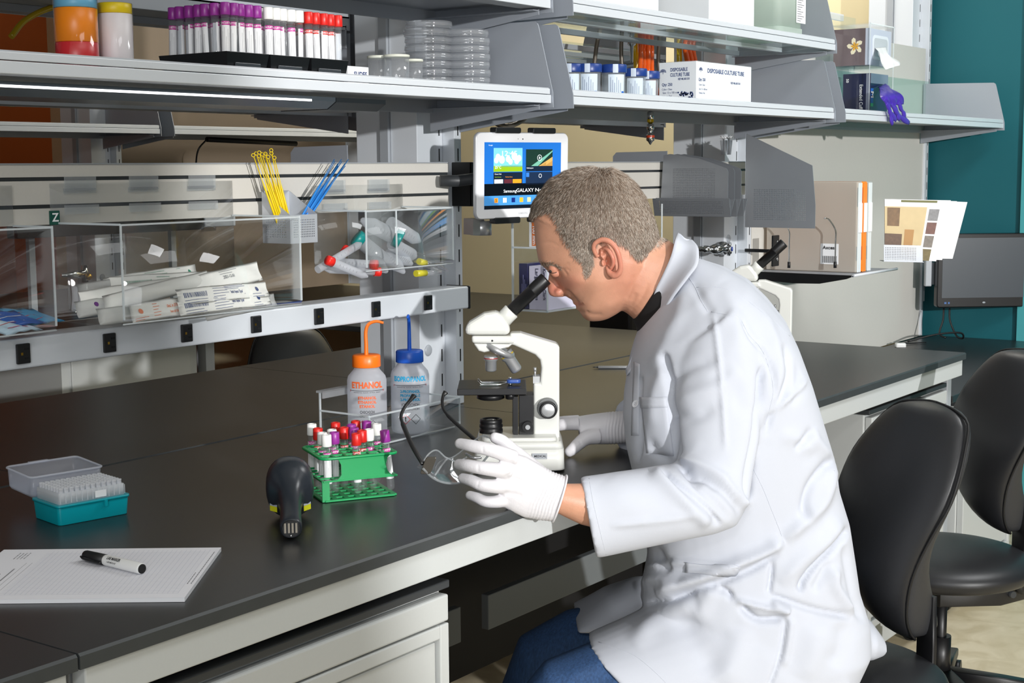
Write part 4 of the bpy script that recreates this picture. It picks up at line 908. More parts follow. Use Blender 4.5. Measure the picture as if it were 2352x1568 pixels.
wheres = ['at the left back corner', 'second from the left edge', 'close behind the nearest white one', 'nearest the viewer at the front left', 'right of the front left purple one', 'at the back, left of centre', 'with magenta label at the front left', 'left of centre, dark-topped', 'back centre, behind its purple neighbour', 'centre, touching another purple cap', 'back centre, lowest cap showing', 'front centre, nearest the viewer', 'just right of the front centre red one', 'right of centre, leaning', 'at the back, right of centre', 'at the back right beside the purple one', 'leaning at the right front corner']
proto2 = {}
for (c, px, py), wh in zip(caps, wheres):
    P = at_z(px, py + 1, ZT + .103); lean = .10 if px > 880 else (.07 if px == 847 else RNG.uniform(-.02, .02))
    base = V3(P[0], P[1], ZT + .0045)
    ax = V3(0, 0, 1) - RIGHT * lean; ax /= np.linalg.norm(ax); base = V3(P[0], P[1], ZT + .103) - ax * .0985
    ux = np.cross(V3(0, 1, 0), ax); M = frame(base, ux, np.cross(ax, ux), ax) @ Matrix.Rotation(RNG.uniform(-.6, .6), 4, 'Z')
    lb = '%s-capped blood tube in the green rack, %s' % (c, wh)
    if c not in proto2: proto2[c] = blood_tube(c, M, lb, 'tubes in the green rack', black_top=c != 'white')
    else: dup(proto2[c], M, lb)
# ------------------------------------------------------------------ pipette tip box
bx = V3(.983, -.18, 0); bx /= np.linalg.norm(bx); by = V3(-bx[1], bx[0], 0)
Mb = frame(V3(1.310, 1.760, ZT), bx, by, (0, 0, 1)); LX_, LY_, H_ = .116, .083, .030
t = thing('tip_box', 'teal pipette tip box with its clear lid open', 'pipette tip box', M=Mb)
tealbox = mat('box_teal', rgb(0, 158, 172), .3)
def rbox(mb, x0, y0, x1, y1, z0, z1, r, taper=0):
    rings = []
    for z, g in ((z0, taper), (z1, 0)): rings.append(np.array([((x0 + x1) / 2 + a, (y0 + y1) / 2 + b, z) for a, b in rrect(x1 - x0 - 2 * g, y1 - y0 - 2 * g, r)]))
    return mb.loft(rings)
B = lambda mb, n, m, p=t, **k: mb.build(n, m, p, world=False, **k)
B(rbox(MB(), 0, 0, LX_, LY_, .0003, H_, .006, .002), 'box_base', tealbox, bevel=.0008)
mb = rbox(MB(), -.0015, -.0015, LX_ + .0015, LY_ + .0015, H_ - .003, H_ + .0005, .007); mb.box((LX_ * .62, -.006, H_ - .010), (LX_ * .66, -.001, H_ - .001)); B(mb, 'rim', tealbox)
tipm = clear('tip_plastic', (.95, .96, .98), .75, (.94, .95, .97), rough=.3)
mb = rbox(MB(), .005, .005, LX_ - .005, LY_ - .005, H_ + .0006, H_ + .017, .003)
for k in range(13): mb.box((.006 + k * .0087, .0042, H_ + .002), (.0066 + k * .0087, .005, H_ + .016))
B(mb, 'tip_rack', tipm)
mb = MB().box((.062, .0040, H_ + .003), (.080, .0045, H_ + .013)); B(mb, 'paper_label', paper)
tipo = None
for i in range(12):
    for j in range(8):
        x, y = .0107 + i * .0086, .011 + j * .0087
        if tipo is None:
            tipo = B(MB().lathe([(.0030, -.006), (.0034, .0), (.0034, .005), (.0036, .0052), (.0036, .0068), (.0024, .0068), (.0020, .001)], 12, cap=False), 'pipette_tip', tipm); tipo.location = (x, y, H_ + .017)
        else:
            c = tipo.copy(); COL.objects.link(c); c.parent = t; c.location = (x, y, H_ + .017)
# lid, hinged open at the back
HM = TR(0, LY_ + .001, H_) @ Matrix.Rotation(math.radians(-62), 4, 'X') @ TR(0, 0, 0)
HM = Matrix.Translation((0, LY_ + .001, H_ - .001)) @ Matrix.Rotation(math.radians(3), 4, 'X')
lidm = clear('lid_plastic', (.9, .92, .97), .3, (.85, .88, .95), rough=.2, fres=1.45)
mb = MB(); R0 = rrect(LX_, LY_, .007)
rings = [np.array([(LX_ / 2 + a * s_, LY_ / 2 + b * s_, z) for a, b in R0]) for s_, z in ((1, .032), (.97, .004), (.93, 0), (0.01, 0))]
mb.loft(rings, cap=False)
mb.v = [xf(HM, v) for v in mb.v]; B(mb, 'lid', lidm, solid=.0014)
mb = MB().tube([(LX_ / 2 + a, LY_ / 2 + b, .032) for a, b in rrect(LX_ + .003, LY_ + .003, .008)], .0017, 6, closed=True).box((LX_ / 2 - .02, LY_ + .001, .031), (LX_ / 2 + .012, LY_ + .007, .0335)); mb.v = [xf(HM, v) for v in mb.v]; B(mb, 'lid_rim', clear('lid_rim', (.92, .94, .98), .55, (.9, .92, .97), rough=.2), t)
# ------------------------------------------------------------------ notepad and marker
c1 = at_z(424, 1372, ZT + .0055); c2 = at_z(508, 1257, ZT + .0055); c3 = at_z(40, 1264, ZT + .0055)
nx_ = (c2 - c1); W_ = np.linalg.norm(nx_); nx_ /= W_; ny_ = (c3 - c2); ny_ -= nx_ * np.dot(ny_, nx_); L_ = np.linalg.norm(ny_); ny_ /= L_
Mn = frame(V3(c1[0], c1[1], ZT), nx_, ny_, (0, 0, 1))
t = thing('notepad', 'white gridded notepad on the bench under the marker', 'notepad', M=Mn)
B = lambda mb, n, m, p=t, **k: mb.build(n, m, p, world=False, **k)
B(MB().box((0, 0, .0003), (W_, L_ + .02, .0053)), 'page_block', mat('page_block', rgb(236, 238, 242), .7)); sh = B(MB().box((0, 0, .0054), (W_, L_ + .02, .0056)), 'top_sheet', mat('sheet', rgb(238, 238, 244), .7))
mb = MB(); z = .0057; px_ = .0064
for k in range(int((W_ - .03) / px_)): mb.box((.018 + k * px_, .012, z), (.0182 + k * px_, L_ - .045, z + .00005))
for k in range(int((L_ - .055) / px_)): mb.box((.018, .012 + k * px_, z), (W_ - .012, .0122 + k * px_, z + .00005))
B(mb, 'ruling', mat('rule_grey', rgb(176, 180, 196), .7), sh)
f = lambda x, y: plane_map((x, y, .00575), (-1, 0, 0), (0, -1, 0)) if 0 else plane_map((x, y, .00575), (1, 0, 0), (0, 1, 0))
mb = MB().text('S P C', .016, f(W_ * .42, L_ - .012), .0, width=.03).box((.02, L_ - .0335, z), (W_ * .7, L_ - .0332, z + .0001)).box((.02, L_ - .041, z), (W_ * .7, L_ - .0407, z + .0001))
for k in range(26): mb.box((W_ * .25 + k * .003, L_ - .0275, z), (W_ * .25 + k * .003 + .0018, L_ - .0255, z + .0001))
for q in range(4):
    for k in range(7): mb.box((W_ - .05 + k * .0045, L_ - .010 - q * .0045, z), (W_ - .05 + k * .0045 + (.0024 if (k + q) % 3 else .0036), L_ - .0088 - q * .0045, z + .0001))
mb.v[-1] = mb.v[-1]
for q, n_ in ((0, 48), (1, 16)):
    for k in range(n_): mb.box((W_ * .25 + k * .0032, .004 + q * .0045, z), (W_ * .25 + k * .0032 + (.0016 if k % 3 else .0026), .0052 + q * .0045, z + .0001))
B(mb, 'printing', mat('grey_print', rgb(120, 120, 125), .6), sh)
A = at_z(196, 1276, ZT + .012); E_ = at_z(327, 1307, ZT + .0125); rm = .0072
A[2] = E_[2] = ZT + .0058 + rm
d = (E_ - A); Lm = np.linalg.norm(d); d /= Lm
t = thing('marker_pen', 'white marker pen with black cap lying on the notepad', 'marker', tuple((A + E_) / 2 - V3(0, 0, rm)))
MB().lathe([(0, Lm * .36), (rm * .92, Lm * .36), (rm, Lm * .38), (rm, Lm - .004), (rm * .9, Lm - .001), (rm * .8, Lm - .0008)], 28, A, d).build('barrel', white_pl, t)
MB().lathe([(0, 0), (rm * .86, .0004), (rm * .95, .003), (rm * 1.03, Lm * .36), (rm * .8, Lm * .362)], 28, A, d).build('cap', blackpl, t)
up = V3(0, 0, 1); sd = np.cross(d, up); sd /= np.linalg.norm(sd)
if np.dot(sd, CAM - A) < 0: sd = -sd
MB().tube(smoothpts([A + d * .001 + sd * rm * 1.1, A + d * .012 + sd * rm * 1.55 - up * .001, A + d * Lm * .33 + sd * rm * 1.4 - up * .002, A + d * Lm * .37 + sd * rm * 1.15 - up * .001]), .0014, 8).build('clip', blackpl, t)
MB().lathe([(0, Lm - .0006), (rm * .62, Lm - .0004), (rm * .86, Lm - .0002), (rm * .86, Lm - .002)], 28, A, d).build('end_plug', blackmt, t)
mb = MB(); nu = (up * .75 + sd * .66); nu /= np.linalg.norm(nu); tv = np.cross(nu, d); tv = -tv if tv[2] < 0 else tv
mb.text('LAB MARKER', .006, lambda x, y: A + d * (Lm * .56) + x[:, None] * d + (nu * (rm + .0003)) + y[:, None] * tv, .03, width=.026).text('1-800-MEDLINE', .0035, lambda x, y: A + d * (Lm * .56) + x[:, None] * d + nu * (rm - .0002) + sd * .0012 + (y[:, None] - .005) * tv, .01, width=.018); mb.build('lettering', ink, t)
# ------------------------------------------------------------------ barcode scanner
sc0 = at_z(667, 1215, ZT); U_ = V3(0, 0, 1); A_ = ray(667, 1150) * V3(1, 1, 0); A_ /= np.linalg.norm(A_); R_ = V3(A_[1], -A_[0], 0)
Ms = frame(at_z(668, 1196, ZT), R_, A_, U_)
t = thing('barcode_scanner', 'dark grey handheld scanner lying face away on the bench', 'scanner', M=Ms)
B = lambda mb, n, m, p=t, **k: mb.build(n, m, p, world=False, **k)
scm = mat('scanner_shell', rgb(38, 44, 52), .33, noise=.05, nscale=300)
def sec(y, zc, w, h, dz=0, n=32, e=2.3): return np.array([(math.copysign(abs(math.cos(a)) ** (2 / e), math.cos(a)) * w, y, zc + math.copysign(abs(math.sin(a)) ** (2 / e), math.sin(a)) * h) for a in np.linspace(0, 2 * PI, n + 1)[:-1]])
B(MB().loft([sec(.052, .0455, .028, .036), sec(.050, .0455, .033, .041), sec(.040, .0455, .0358, .0445), sec(.0385, .0455, .0352, .0438), sec(.03, .0455, .0358, .0442), sec(.016, .0455, .0352, .0438), sec(.006, .0455, .0335, .0415), sec(-.002, .044, .0285, .036), sec(-.010, .041, .0215, .029), sec(-.022, .036, .0170, .0225), sec(-.045, .029, .0155, .0175), sec(-.075, .0225, .0152, .016), sec(-.100, .0185, .0156, .0152), sec(-.112, .0172, .0155, .0148), sec(-.117, .017, .013, .0125)]), 'shell', scm)
cup = B(MB().loft([sec(-.1172, .0172, .0128, .0122), sec(-.1185, .0172, .012, .0115)]), 'handle_end', blackpl)
mb = MB(); [mb.box((-.0095 + k * .0052, -.1195, .0115), (-.0068 + k * .0052, -.1186, .0255)) for k in range(4)]; B(mb, 'battery_contacts', mat('contact_strip', rgb(168, 160, 146), .4, .6), cup)
B(MB().ball((0, -.119, .0072), (.0018, .001, .0018), 12), 'screw', chrome, cup)
for s_, nm in ((-1, 0), (1, 1)):
    f = lambda z0, z1, x0=s_ * .0195, x1=s_ * .030: [(x0, -.0005 - .0, z0), (x1, .014, z0), (x1, .0135, z1), (x0, -.0005, z1)]
    q = B(MB().add([np.array(p) + V3(0, -.009, 0) for p in f(.016, .030)], [(0, 1, 2, 3)]), 'warning_sticker', mat('sticker_yellow', rgb(214, 214, 30), .5)); B(MB().add([np.array(p) + V3(0, -.0097, 0) for p in f(.024, .034)], [(0, 1, 2, 3)]), 'data_sticker', mat('sticker_grey', rgb(176, 184, 194), .5), q)
mb = MB(); [mb.box((.0285, .018 + .0035 * k, .066 - .0035 * k), (.0325, .0195 + .0035 * k, .0685 - .0035 * k)) for k in range(3)]; B(mb, 'vents', blackmt)
# pen on the far half
A, E_ = at_z(1363, 843, ZT + .004), at_z(1470, 843, ZT + .004)
t = thing('ballpoint_pen', 'silver ballpoint pen on the worktop beyond the microscope', 'pen', tuple((A + E_) / 2 - V3(0, 0, .004)))
d = (E_ - A) / np.linalg.norm(E_ - A); MB().lathe([(.0006, 0), (.0026, .012), (.004, .014), (.0042, .1), (.003, .12)], 14, A, d).build('barrel', steel, t); MB().lathe([(.0006, -.002), (.001, 0), (.0028, .0125)], 14, A, d).build('tip', blackpl, t)
# ------------------------------------------------------------------ microscope
scope_white = mat('scope_enamel', rgb(226, 227, 222), .3, coat=.3); scope_black = mat('scope_black', rgb(22, 22, 24), .38); lens_red = mat('band_ring_red', rgb(170, 40, 40), .4); lens_yel = mat('band_ring_yellow', rgb(200, 170, 40), .4)
VS = 2.515
def microscope(label):
    B0 = at_v(1200, 1070, VS); M = frame(V3(B0[0], B0[1], ZT), RIGHT, AWAY, (0, 0, 1)); Mi = M.inverted()
    t = thing('microscope', label, 'microscope', M=M)
    def L(px, py, dv=0.0): return xf(Mi, at_v(px, py, VS + dv))
    def ext(pts, half, name, m, bev=.004, off=0.0, par=None, keep=False):
        P = [L(a, b, 0) for a, b in pts]; mb = MB().prism([(p[2], p[0]) for p in P], off - half, off + half, axis=1)
        return mb.build(name, m, par or t, world=False, bevel=bev, segs=3)
    def b(mb, n, m, p=None, **k): return mb.build(n, m, p or t, world=False, **k)
    # base
    x0, x1 = L(1092, 1050)[0], L(1294, 1050)[0]
    mb = MB()
    for z0, z1, g0, g1 in ((.004, .040, 0, .001), (.040, .052, .001, .006), (.052, .058, .012, .014)):
        mb.loft([np.array([((x0 + x1) / 2 + p, q, z) for p, q in rrect(x1 - x0 - 2 * g, .140 - 2 * g, .014)]) for z, g in ((z0, g0), (z1, g1))])
    base = b(mb, 'base', scope_white); b(MB().box((x0 + .012, -.058, 0), (x1 - .012, .058, .0045)), 'foot_pad', blackmt)
    c = L(1238, 1055, -.07); b(MB().box((c[0] - .012, -.0713, .024), (c[0] + .014, -.0703, .034)), 'name_plate', mat('plate_silver', rgb(176, 180, 186), .4), base)
    b(MB().text('MEDICAL', .005, plane_map((c[0] + .002, -.0716, .029), (1, 0, 0), (0, 0, 1)), .02), 'plate_lettering', ink, base)
    # arm and column
    arm = ext([(1171, 768), (1171, 762.5), (1195, 761.5), (1224, 770.5), (1276, 786), (1282, 789), (1284.5, 796), (1284.5, 1016), (1225, 1016), (1225, 876), (1240, 877), (1243, 842), (1240, 824), (1229, 812), (1180, 790), (1168, 788)], .017, 'arm', scope_white, .005)
    ext([(1068.5, 767), (1070.5, 745), (1078, 738), (1112, 717), (1141, 712), (1153, 722), (1172, 746), (1171, 767)], .019, 'head', scope_white, .008)
    ext([(1083.5, 768.5), (1176, 768.5), (1182, 779), (1182, 786), (1085, 785)], .021, 'head_collar', scope_white, .006)
    ext([(1088, 786), (1178, 787), (1168, 795), (1112, 806.5), (1100, 803)], .018, 'nosepiece_mount', scope_white, .004)
    q = L(1131, 779, 0); b(MB().cyl((q[0], -.0216, q[2]), (q[0], -.020, q[2]), .0017), 'set_screw', blackmt, arm)
    p0, p1 = L(1163, 726.5), L(1178, 711); ax = (p1 - p0) / np.linalg.norm(p1 - p0); b(MB().lathe([(.0150, -.012), (.0145, .004), (.0148, .0125), (.0125, .0135)], 32, p0, ax), 'tube_collar', scope_white)
    p0, p1 = L(1172, 717.5), L(1254, 639.5); h = np.linalg.norm(p1 - p0); ax = (p1 - p0) / h
    e = b(MB().lathe([(.0115, 0), (.0117, h * .62), (.0122, h * .625), (.0122, h * .64), (.0124, h * .98), (.0116, h), (.0085, h - .001), (.0070, h - .004), (0, h - .005)], 36, p0, ax), 'eyepiece', scope_black)
    b(MB().lathe([(.0079, h - .003), (0, h - .0022)], 24, p0, ax, cap=False), 'eye_lens', mat('lens_dark', rgb(30, 34, 46), .05), e)
    # revolving nosepiece and objectives
    c = L(1146, 803); n = L(1142, 816) - L(1146, 803); n = n / np.linalg.norm(n); n[0] -= .16; n /= np.linalg.norm(n)
    b(MB().lathe([(.024, -.002), (.0288, 0), (.029, .0055), (.026, .0075), (.02, .010), (0, .0105)], 60, c - n * .003, n, ribs=30, rib=.012), 'nosepiece', steel)
    def obj(a, bb, rs, ringm):
        A, E_ = L(*a), L(*bb); h = np.linalg.norm(E_ - A); o = b(MB().lathe([(rs * 1.0, 0), (rs * 1.05, h * .12), (rs * 1.05, h * .28), (rs * .85, h * .36), (rs * .86, h * .9), (rs * .7, h * .97), (rs * .5, h)], 28, A, E_ - A), 'objective', steel)
        b(MB().lathe([(rs * 1.07, h * .14), (rs * 1.07, h * .19)], 28, A, E_ - A, cap=False), 'colour_ring', ringm, o)
    obj((1127.5, 816), (1127.5, 853), .0115, lens_red); obj((1160, 808), (1189, 853), .0118, lens_yel)
    # stage
    s0, s1 = L(1050, 893, -.052), L(1209, 893, -.052); zt = s0[2]
    st = b(MB().box((s0[0], -.055, zt - .011), (s1[0] - .0, .055, zt)), 'stage', scope_black, bevel=.0012)
    sl = b(MB().box((L(1103, 880)[0], -.022, zt + .0008), (L(1145, 880)[0], -.0, zt + .002)), 'slide', clear('slide_glass', (.85, .92, .9), .35, (.8, .88, .86), fres=1.5), st)
    for y in (-.024, .002): b(MB().tube([(L(1175, 880)[0], -.012, zt + .006), (L(1150, 880)[0], y, zt + .003), (L(1106, 880)[0], y, zt + .003), (L(1098, 880)[0], y, zt + .0095)], .0011, 6), 'stage_clip', chrome, st)
    cx_ = L(1172, 880)[0]; b(MB().cyl((cx_, -.012, zt), (cx_, -.012, zt + .004), .0035).cyl((cx_, -.012, zt + .0112), (cx_, -.012, zt + .014), .003), 'clip_post', chrome, st)
    b(MB().loft([np.array([(cx_ + .006 + p, -.012 + q * 1.1, z) for p, q in rrect(.024, .014, .0065)]) for z in (zt + .004, zt + .010)]), 'clip_lever', mat('lever_blue', rgb(56, 90, 170), .35), st, bevel=.001)
    c = L(1127, 915); b(MB().lathe([(.019, zt - .0112), (.019, zt - .016), (.024, zt - .0165), (.0245, zt - .024), (.019, zt - .0265), (0, zt - .0265)], 36, (c[0], 0, 0)), 'condenser', scope_black)
    c = L(1172, 915); b(MB().lathe([(.0085, zt - .011), (.0085, zt - .022), (.006, zt - .0235), (0, zt - .0235)], 24, (c[0], -.02, 0)), 'stage_knob', scope_black)
    # focus block
    fb = ext([(1192, 903), (1225, 903), (1225, 996), (1192, 996)], .024, 'focus_block', scope_black, .001)
    ext([(1177, 905), (1190, 905), (1190, 992), (1180, 992), (1177, 986)], .026, 'focus_rail', scope_black, .001)
    c = L(1212, 978, -.024); b(MB().cyl((c[0], -.024, c[2]), (c[0], -.036, c[2]), .0095).cyl((c[0], -.036, c[2]), (c[0], -.037, c[2]), .0048), 'tension_knob', scope_black); b(MB().cyl((c[0], -.0362, c[2]), (c[0], -.038, c[2]), .0042), 'knob_cap', steel, fb)
    for sg in (-1, 1):
        c = L(1259, 940, sg * .03); k = b(MB().lathe([(.0165, .017), (.0175, .0175), (.0175, .027), (.0168, .028)], 80, (c[0] - .001, 0, c[2] + .001), (0, sg, 0), ribs=40, rib=.04), 'coarse_knob', mat('knob_grey', rgb(120, 122, 122), .4))
        b(MB().lathe([(.0150, .028), (.0152, .038), (.0145, .040), (.0118, .0405), (.0116, .0385)], 48, (c[0], 0, c[2]), (0, sg, 0)), 'fine_knob', scope_black, k)
        b(MB().lathe([(.0115, .0392), (.0095, .0404), (0, .0407)], 40, (c[0], 0, c[2]), (0, sg, 0), cap=False), 'knob_disc', mat('disc_silver', rgb(205, 207, 208), .3, .5), k)
    c = L(1232, 870); b(MB().box((c[0] - .006, -.012, c[2] - .006), (c[0] + .006, .012, c[2] + .006)).cyl((L(1229, 865)[0], -.004, c[2]), (L(1229, 865)[0], -.004, c[2] + .021), .0018).cyl((L(1229, 865)[0], -.004, c[2] + .014), (L(1229, 865)[0], -.004, c[2] + .021), .0026), 'stop_screw', steel)
    # illuminator
    c = L(1128, 985); z0, z1 = .058, L(1128, 961)[2]
    il = b(MB().lathe([(.0205, z0), (.0205, z0 + .006), (.0188, z0 + .008), (.0205, z0 + .010), (.0205, z0 + .014), (.0188, z0 + .016), (.0200, z0 + .018), (.0195, z1 - .002), (.0185, z1), (.0150, z1), (.0140, z1 - .004), (0, z1 - .005)], 40, (c[0], 0, 0)), 'illuminator', scope_black)
    b(MB().lathe([(.0138, z1 - .004), (.006, z1 - .001), (0, z1 - .0006)], 28, (c[0], 0, 0), cap=False), 'lamp_lens', clear('lamp_lens', (.8, .85, .9), .3, fres=1.6), il)
    return t, M, L
scope, SM, SL = microscope('white microscope with black eyepiece that the man looks into')
tip = xf(SM, SL(1254, 639.5)); tgt = at_d(1801, 562, 3.62)
off = tgt - tip; bpos = np.array(SM.translation) + off; 
M2 = frame((bpos[0], bpos[1], ZT), RIGHT * .97 - AWAY * .22, AWAY * .97 + RIGHT * .22, (0, 0, 1))
tip2 = xf(M2 @ SM.inverted(), tip); M2.translation = Vector(M2.translation) + Vector((*(tgt - tip2)[:2], 0))
dup(scope, M2, 'second white microscope, mostly hidden behind the man\'s shoulder')
# ------------------------------------------------------------------ tablet on its mount
TL = at_d(1093, 303, 2.93); tr = RIGHT * .735 + AWAY * .678; tr /= np.linalg.norm(tr); tn = np.cross(tr, V3(0, 0, 1)); tn /= np.linalg.norm(tn)
if np.dot(tn, CAM - TL) < 0: tn = -tn
tu = V3(0, 0, 1) + tn * .05; tu /= np.linalg.norm(tu)
Mt = frame(TL, tr, -tn, tu); TW, TH_ = .262, .176
t = thing('tablet', 'white tablet computer showing its home screen on a wall mount', 'tablet', M=Mt)
B = lambda mb, n, m, p=t, **k: mb.build(n, m, p, world=False, **k)
B(MB().prism([(z - TH_ / 2, x + TW / 2) for x, z in rrect(TW, TH_, .014, 8)], 0, .009, axis=1), 'case', mat('tablet_silver', rgb(200, 203, 208), .3, .3), bevel=.0025)
B(MB().prism([(z - TH_ / 2, x + TW / 2) for x, z in rrect(TW - .004, TH_ - .004, .012, 8)], -.0006, .0002, axis=1), 'bezel', mat('tablet_white', rgb(232, 233, 236), .25))
def scr(name, r, g, b_, s=.8): return mat(name, rgb(r, g, b_), .2, emit=rgb(r, g, b_), estr=s * .55)
sw, sh_ = .217, .1356; sx, sz = .0225, -.0202
pan = B(MB().box((sx, -.0009, sz - sh_), (sx + sw, -.0005, sz)), 'screen', scr('scr_blue', 34, 106, 190))
NL = [0]
def ui(x0, y0, x1, y1, m, nm='tile', lay=1):
    """rectangle in screen fractions, y down"""
    NL[0] += 1; d = -.0009 - .00006 * lay
    B(MB().add([(sx + sw * a, d, sz - sh_ * c) for a, c in ((x0, y1), (x1, y1), (x1, y0), (x0, y0))], [(0, 1, 2, 3)]), nm, m, pan)
def uit(items, m, nm='screen_text'):
    mb = MB()
    for s_, h, x, y, w_ in items: mb.text(s_, h * sh_, plane_map((sx + sw * x, -.0014, sz - sh_ * y), (1, 0, 0), (0, 0, 1)), .0, width=w_ * sw if w_ else None)
    B(mb, nm, m, pan)
skyb = scr('scr_sky', 120, 196, 226); swh = scr('scr_white', 240, 244, 248, 1); dk = scr('scr_dark', 22, 34, 52); blk = scr('scr_black', 10, 14, 20); gr = scr('scr_green', 140, 176, 30); org = scr('scr_orange', 240, 150, 40)
ui(.115, .085, .485, .37, skyb); ui(.115, .35, .485, .44, gr); ui(.53, .105, .885, .36, scr('scr_moss', 28, 52, 44)); ui(.53, .36, .885, .44, dk); ui(.53, .45, .885, .64, scr('scr_navy', 28, 44, 70)); ui(.115, .45, .485, .62, dk)
ui(0, .62, 1, .80, blk, 'banner'); ui(0, .80, 1, .945, scr('scr_dock', 70, 142, 208), 'dock'); ui(.0, .945, 1, 1, scr('scr_bar', 16, 24, 36), 'status_bar')
mb = MB()
for a, c, r in ((.17, .22, .05), (.15, .27, .045), (.22, .26, .06), (.30, .25, .05), (.38, .21, .06), (.44, .24, .05), (.33, .29, .045), (.41, .28, .05)): th = np.linspace(0, 2 * PI, 21)[:-1]; mb.add([(sx + sw * (a + r * .62 * math.cos(q)), -.00102 - a * 1e-5, sz - sh_ * (c - r * math.sin(q))) for q in th], [tuple(range(20))])
B(mb, 'cloud_picture', scr('scr_cloud', 226, 240, 246, .9), pan)
mb = MB()
for a, b_, c, d in ((.70, .36, .885, .22), (.78, .36, .885, .28), (.72, .36, .80, .30)): mb.add([(sx + sw * a, -.00104, sz - sh_ * b_), (sx + sw * c, -.00104, sz - sh_ * b_), (sx + sw * c, -.00104, sz - sh_ * d)], [(0, 1, 2)])
B(mb, 'coast_picture', scr('scr_coast', 200, 160, 90), pan)
mb = MB().add([(sx + sw * a, -.00106, sz - sh_ * b_) for a, b_ in ((.60, .36), (.69, .36), (.885, .14), (.885, .12))], [(0, 1, 2, 3)]); B(mb, 'river_picture', scr('scr_river', 110, 170, 150), pan)
for i, (x, c) in enumerate(((.15, org), (.26, swh), (.37, scr('scr_indigo', 24, 40, 110)), (.475, scr('scr_amber', 246, 176, 50)), (.575, scr('scr_map', 214, 206, 150)), (.68, scr('scr_globe', 200, 226, 240)), (.78, org), (.88, swh))): ui(x - .023, .835, x + .023, .905, c, 'app_icon', 2)
ui(.125, .555, .235, .615, swh, 'thumbnail', 2); ui(.25, .555, .35, .615, scr('scr_maroon', 90, 40, 50), 'thumbnail', 2); ui(.36, .555, .475, .615, org, 'thumbnail', 2); ui(.535, .46, .575, .525, scr('scr_tile', 60, 120, 200), 'thumbnail', 2)
th = np.linspace(0, 2 * PI, 25)[:-1]
def ring(cx, cy, r, w_): return [(sx + sw * cx + r * sh_ * math.cos(q), -.0013, sz - sh_ * cy + r * sh_ * math.sin(q)) for q in th] + [(sx + sw * cx + (r - w_) * sh_ * math.cos(q), -.0013, sz - sh_ * cy + (r - w_) * sh_ * math.sin(q)) for q in th]
mb = MB()
for cx, cy, r in ((.71, .235, .048), (.72, .51, .032)): mb.add(ring(cx, cy, r, .007), [(k, (k + 1) % 24, 24 + (k + 1) % 24, 24 + k) for k in range(24)])
mb.add([(sx + sw * a, -.0013, sz - sh_ * b_) for a, b_ in ((.702, .21), (.702, .26), (.724, .235))], [(0, 1, 2)]); B(mb, 'play_button', swh, pan)
uit([('12:45', .105, .31, .17, .19), ('25\u00b0C', .06, .17, .375, .08), ('Samsung', .065, .325, .735, .165), ('GALAXY', .078, .52, .728, .225), ('Note', .078, .73, .728, .15), ('10.1', .05, .74, .78, .07), ('Google', .024, .075, .045, .05), ('Game Hub', .026, .17, .475, .085), ('Helicopter', .026, .585, .39, .09), ('31', .04, .26, .878, .022)], swh)
uit([('Social Games', .024, .17, .52, .08)], gr); uit([('Premium Games', .024, .31, .52, .09)], org); uit([('S', .06, .15, .87, .02)], blk)
B(MB().text('SAMSUNG', .006, plane_map((TW / 2, -.0009, -TH_ + .010), (1, 0, 0), (0, 0, 1)), .01), 'brand_lettering', mat('faint_grey', rgb(205, 206, 210), .4)); B(MB().ball((TW * .49, -.0008, -.0135), .0014, 10).ball((TW * .44, -.0008, -.0132), .0008, 8), 'camera_dots', blackmt)
t = thing('tablet_mount', 'black clamp mount with silver arm holding the tablet', 'mount', M=Mt)
mb = MB()
for x0, x1 in ((.050, .120), (.155, .220)):
    for z0, z1 in ((-.002, .010), (-TH_ - .010, -TH_ + .003)): mb.prism([(z - (0 - (z0 + z1) / 2), x + (x0 + x1) / 2) for x, z in rrect(x1 - x0, z1 - z0, .004)], -.005, .014, axis=1)
B(mb.box((.07, .010, -TH_ - .006), (.085, .016, .006)).box((.18, .010, -TH_ - .006), (.195, .016, .006)), 'clamp', mat('clamp_black', rgb(30, 32, 34), .35), t, bevel=.001)
mb = MB().tube([(.13, .018, -.09), (.10, .05, -.09), (.02, .08, -.10), (-.01, .10, -.10)], .012, 12); B(mb, 'arm', darkgrey, t)
B(MB().cyl((.055, .045, -TH_ - .035), (.055, .045, -TH_ - .006), .022).box((.02, .03, -TH_ - .033), (.05, .06, -TH_ - .0)), 'swivel', steel, t)
B(MB().box((.12, .012, -.12), (.16, .02, -.06)), 'back_plate', blackpl, t)
